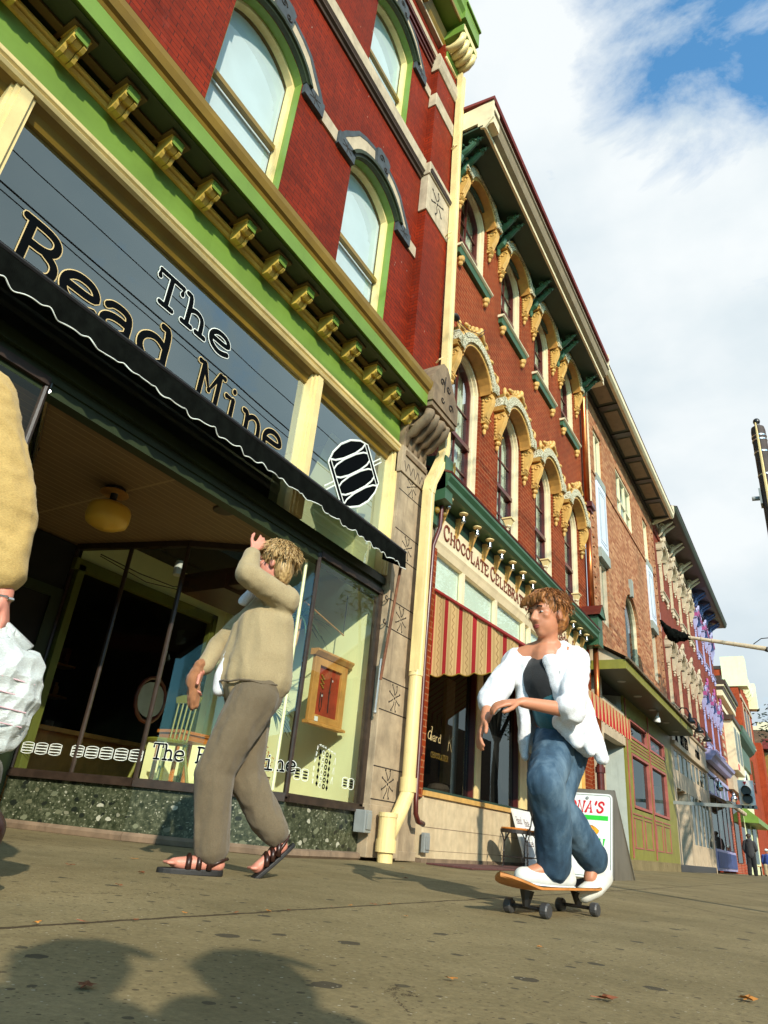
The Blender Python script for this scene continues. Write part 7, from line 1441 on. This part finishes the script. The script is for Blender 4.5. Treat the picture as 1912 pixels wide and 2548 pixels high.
# wood signal post at the kerb
PO = thing('signal_post', 'dark banded post with ball finial at the upper right edge', 'post', (.02, 5.75, 0))
q = MB(); q.tube([(.015, 5.75, 0), (.015, 5.75, 3.66), (.015, 5.75, 3.70)], [.062, .056, .05], 20); q.build('shaft', 'pole_wood', PO)
q = MB(); q.ell((.015, 5.75, 3.765), (.028, .028, .032)); q.tube([(.015, 5.75, 3.70), (.015, 5.75, 3.75)], .02, 10); q.build('finial', 'black_metal', PO, smooth=True)
for z in (3.60, 3.56, 3.44, 3.22): q = MB(); q.tube([(.015, 5.75, z), (.015, 5.75, z+.012)], .0595, 20); q.build('strap', 'chrome', PO)
q = MB(); q.tube([(.005, 5.688, z) for z in (3.72, 3.6, 3.3, 2.9, 2.4, 0)], [.006, .009, .011, .012, .012, .012], 6); q.build('conduit', 'cream', PO)
q = MB(); q.tube([(-.05, 5.73, 3.02), (-.11, 5.72, 3.02)], .018, 10); q.box(-.055, -.04, 5.68, 5.78, 2.95, 3.09); q.build('bracket', 'grey_box', PO)
# flagpole with furled black cloth
FP = thing('flagpole', 'pale jointed pole across the street with furled black cloth at its inner end', 'flagpole', (-1.5, 20, 5.7))
q = MB(); q.tube([(-2.5, 20, 5.94), (-.62, 20, 5.52)], [.045, .062], 12)
for k in range(7): t = .05+k*.14; c_ = V(-2.5,20,5.94).lerp(V(-.62,20,5.52), t); q.tube([c_-V(.012,0,0), c_+V(.012,0,0)], .062, 12)
q.build('pole', 'beige', FP); q = MB(); q.ell((-.58, 20, 5.50), (.10, .07, .07)); q.build('end_ball', 'black_metal', FP, smooth=True)
q = MB(); q.tube([(-.9, 20, 5.66), (-.7, 20, 5.80), (.2, 20, 5.85)], .012, 6); q.build('wire', 'iron', FP); q = MB(); q.tube([(-.6, 20, 5.5), (1.6, 20, 5.3)], .07, 10); q.tube([(1.6, 20, 5.3), (1.6, 20, -.14)], .09, 12); q.build('mast', 'grey_box', FP)
q = MB(); q.chain([V(-2.44,20,5.93), V(-2.65,20,5.96), V(-2.86,20,6.02), V(-3.05,20,6.25), V(-3.17,20,6.48)], [.06, .13, .17, .08, .02]); q.chain([V(-2.7,20,5.95), V(-2.83,20,5.80)], [.12, .03]); fuse(q, 'cloth', 'cloth_black', FP, .02, 2, .04, .12)
# traffic signal on a white backplate far down the kerb
TS = thing('traffic_signal', 'black twin lens signal on a white board with grey lettered beam', 'traffic signal', (-2.0, 30, 3)); 
q = MB(); q.box(-2.04, -1.62, 24.0, 24.02, 1.96, 2.64); bp_ = q.build('backplate', 'white', TS); TS.location = (-2.0, 24, 1.9)
bp_.location = V(0, 0, 0); bp_.data.transform(Matrix.Translation(V(-2.0,30,3)-V(-2.0,24,1.9)))
q = MB(); q.box(-3.93, -1.60, 24.0, 24.06, 1.86, 1.955); q.build('beam', 'grey_box', TS)
for z in (2.34, 2.12): q = MB(); q.tube([(-1.83+.02*(z < 2.2), 24.0, z), (-1.83+.02*(z < 2.2), 23.82, z)], [.13, .135], 18, caps=False); q.tube([(-1.83+.02*(z < 2.2), 23.99, z), (-1.83+.02*(z < 2.2), 23.98, z)], .13, 18); q.build('visor', 'black_metal', TS)
q = MB(); q.xz([(-1.90, 2.60), (-1.80, 2.60), (-1.85, 2.50)], 23.97, 23.995); q.build('red_triangle', 'sign_red', TS)
q = MB(); y_ = -2.0
for ch, xx in (('B', -2.0), ('A', -1.86), ('R', -1.73)):
    n0_ = len(q.v); glyph(q, ch, 0, 1.875, .06, .008, 0, flat=.3); q.v = q.v[:n0_]+[(xx+v[1]*1.2, 23.995-v[0]*.2, v[2]) for v in q.v[n0_:]]
q.build('lettering', 'ink', TS)
# ---------------------------------------------------------------- trees
def tree(name, label, x, y, h0, cz, rad, n, seed, leaf=.16):
    rnd = random.Random(seed); T_ = thing('street_tree', label, 'tree', (x, y, 0)); q = MB()
    q.tube([(x, y, 0), (x+.05, y, h0*.6), (x, y+.1, h0)], [.19, .14, .12], 9); cl = []
    for k in range(16):
        a, e = rnd.uniform(0, 6.28), rnd.uniform(-.4, 1.3); r = rad*rnd.uniform(.5, .88); c = V(x+math.cos(a)*math.cos(e)*r, y+math.sin(a)*math.cos(e)*r, cz+math.sin(e)*r*.85); m_ = V(x, y, h0).lerp(c, .5)+V(0,0,.25); q.tube([(x, y+.1, h0-.2), m_, c], [.09, .05, .02], 6); cl.append((c, rad*rnd.uniform(.26, .44)))
    q.build('trunk', 'bark', T_); f = MB()
    for i in range(n):
        c, r = rnd.choice(cl); d = V(rnd.gauss(0, 1), rnd.gauss(0, 1), rnd.gauss(0, 1)).normalized(); p = c+d*r*(rnd.random()**.45); a = V(rnd.uniform(-1, 1), rnd.uniform(-1, 1), rnd.uniform(-.7, .3)).normalized(); b_ = a.orthogonal().normalized(); s_ = leaf*rnd.uniform(.6, 1.2)
        k = len(f.v); f.v += [tuple(p), tuple(p+a*s_*.5+b_*s_*.3), tuple(p+a*s_), tuple(p+a*s_*.5-b_*s_*.3)]; f.f.append((k, k+1, k+2, k+3))
    f.build('crown', 'foliage', T_); return T_
tree('t', 'dark leafed street tree reaching in at the right edge', 1.15, 30, 2.6, 4.7, 3.0, 9000, 3)
tree('t', 'tall street tree outside the right edge shading the far shopfronts', 3.3, 20.0, 4.5, 7.8, 2.8, 5000, 4, .2)
tree('t', 'far street tree outside the right edge beyond the others', 3.3, 27.5, 4.2, 7.2, 2.6, 5000, 5, .2)
# opposite side of the street, seen only in the glass
for k, (y0, y1, h_, m_) in enumerate(((-60, -14, 8.0, 'brick_grey'), (-14, 4, 8.8, 'brick_brown'), (4, 20, 8.2, 'brick_painted'), (20, 60, 8.6, 'brick_grey'))):
    T_ = thing('opposite_building', ['far left', 'second', 'third', 'fourth'][k]+' building across the street, seen only reflected in the shop glass', 'building', (17, (y0+y1)/2, 0)); q = MB(); q.box(17, 25, y0, y1, 0, h_); q.build('wall', m_, T_)
    q = MB(); 
    for j in range(int((y1-y0)/2.4)):
        for z in (4.5,): q.box(16.96, 16.995, y0+.8+j*2.4, y0+1.8+j*2.4, z, z+1.7)
        q.box(16.96, 16.995, y0+.3+j*2.4, y0+2.2+j*2.4, .8, 3.0)
    q.build('windows', 'dark_room', T_)
for k, (x_, z_) in enumerate(((3.9, 12.0), (4.1, 11.3), (4.0, 11.0), (4.2, 10.1))):
    q = MB(); q.tube([(x_+.05*math.sin(i*1.3+k), -40+i*4, z_-.5*math.sin(math.pi*(i % 10)/10)) for i in range(31)], .014+.008*(k % 2), 6); q.build('c', 'iron').name = 'overhead_cable'
    o = [o for o in bpy.data.objects if o.name.startswith('overhead_cable')][-1]
for i, o in enumerate([o for o in bpy.data.objects if o.name.startswith('overhead_cable')]): tag(o, 'black overhead cable along the street, mirrored in the upper shop glass', 'cable', 'overhead cables mirrored in the glass')
# fallen leaves
rnd = random.Random(12)
LV = [(-1.02,.86,.05,0),(-.98,.66,.03,2),(-2.9,2.2,.04,1),(-3.3,2.9,.05,2),(-.42,1.62,.05,1),(-.20,1.95,.055,2),(-1.3,2.4,.03,2),(-.7,1.5,.025,2),(-2.6,2.35,.05,1),(-1.9,1.2,.04,2),(-2.2,1.9,.03,1),(-.75,2.2,.03,2),(-.30,1.15,.035,1),(-1.7,5.2,.05,2),(-2.4,4.4,.04,1),(-3.1,5.6,.05,2)]
for i in range(12): LV.append((-1.56+rnd.uniform(-.03, .03), .9+i*.17+rnd.uniform(-.07, .07), rnd.uniform(.015, .035), rnd.choice((1, 2))))
for k, (x, y, s, t) in enumerate(LV):
    s *= .42
    a = rnd.uniform(0, 6.28); q = MB(); P = []
    for j in range(11):
        g_ = 2*math.pi*j/10; r = s*(1 if j % 2 == 0 else .55)*(1.4 if j in (0,) else 1); P.append((x+math.cos(a+g_)*r, y+math.sin(a+g_)*r*.8, .004+s*(.35*abs(math.sin(g_+k)) if k % 3 else .15)))
    q.v = [(x, y, .006)]+P[:10]; q.f = [(0, 1+j, 1+(j+1) % 10) for j in range(10)]
    q.tube([(x, y, .006), (x-math.cos(a)*s*1.5, y-math.sin(a)*s*1.5, .008)], .0012, 4)
    o = q.build('fallen_leaf', 'leafc' if t == 2 else 'leafb', loc=(x, y, 0)); tag(o, 'small curled brown autumn leaf lying along the pavement joint' if k >= 16 else 'dry autumn leaf lying loose on the concrete pavement', 'leaf', 'leaves caught in the pavement joint' if k >= 16 else 'loose leaves on the pavement')
# ---------------------------------------------------------------- every separate piece of a part becomes a part of its own
SPLIT = {'pier', 'pier_block', 'mullion', 'transom_bar', 'red_frame', 'bulkhead', 'window', 'lintel', 'post', 'keystone', 'window_poster', 'display_card', 'price_tag', 'end_board', 'end_console', 'impost_band',
         'shutter', 'bay', 'bracket', 'shoes', 'gilt_ornament', 'frame', 'cable', 'wire', 'display_wall', 'sill', 'console', 'joint', 'belt_moulding', 'roof_trim', 'cornice', 'windows', 'eave_board', 'brick_arch', 'soffit_panel', 'seat', 'fascia', 'bay_panel', 'bay_trim', 'quoin', 'frieze_band', 'corbel_course', 'top', 'dried', 'square_pipe', 'pipe', 'hopper', 'frieze_moulding', 'cornice_band', 'glass', 'interior'} - {'windows', 'glass', 'interior', 'joint', 'quoin', 'display_wall'}
def split_islands(o):
    me = o.data; n = len(me.vertices); par = list(range(n))
    def fd(a):
        while par[a] != a: par[a] = par[par[a]]; a = par[a]
        return a
    for p in me.polygons:
        vs = list(p.vertices)
        for a in vs[1:]: par[fd(a)] = fd(vs[0])
    isl = {}
    for i in range(n): isl.setdefault(fd(i), []).append(i)
    if len(isl) < 2 or len(isl) > 60: return
    bb = []
    for k, vs in isl.items():
        c = [me.vertices[i].co for i in vs]; bb.append([[min(v[a] for v in c)-.006 for a in range(3)], [max(v[a] for v in c)+.006 for a in range(3)], {k}])
    ch = True
    while ch:
        ch = False
        for i in range(len(bb)):
            for j in range(i+1, len(bb)):
                if all(bb[i][0][a] <= bb[j][1][a] and bb[j][0][a] <= bb[i][1][a] for a in range(3)):
                    bb[i][0] = [min(x, y) for x, y in zip(bb[i][0], bb[j][0])]; bb[i][1] = [max(x, y) for x, y in zip(bb[i][1], bb[j][1])]; bb[i][2] |= bb[j][2]; bb.pop(j); ch = True; break
            if ch: break
    if len(bb) < 2 or len(bb) > 16: return
    out = []
    for b in bb:
        keep = [i for i in range(n) if fd(i) in b[2]]; mp = {v: i for i, v in enumerate(keep)}; m2 = bpy.data.meshes.new(me.name)
        m2.from_pydata([tuple(me.vertices[i].co) for i in keep], [], [tuple(mp[v] for v in p.vertices) for p in me.polygons if p.vertices[0] in mp])
        for mt in me.materials: m2.materials.append(mt)
        if me.polygons[0].use_smooth:
            for p in m2.polygons: p.use_smooth = True
        out.append(m2)
    o.data = out[0]; base = o.name.split('.')[0]
    for m2 in out[1:]:
        c = o.copy(); c.data = m2; c.name = base; COL.objects.link(c)
for o in list(bpy.data.objects):
    if o.type == 'MESH' and o.parent is not None and o.name.split('.')[0] in SPLIT and o.data.users == 1 and not [c for c in bpy.data.objects if c.parent == o]: split_islands(o)
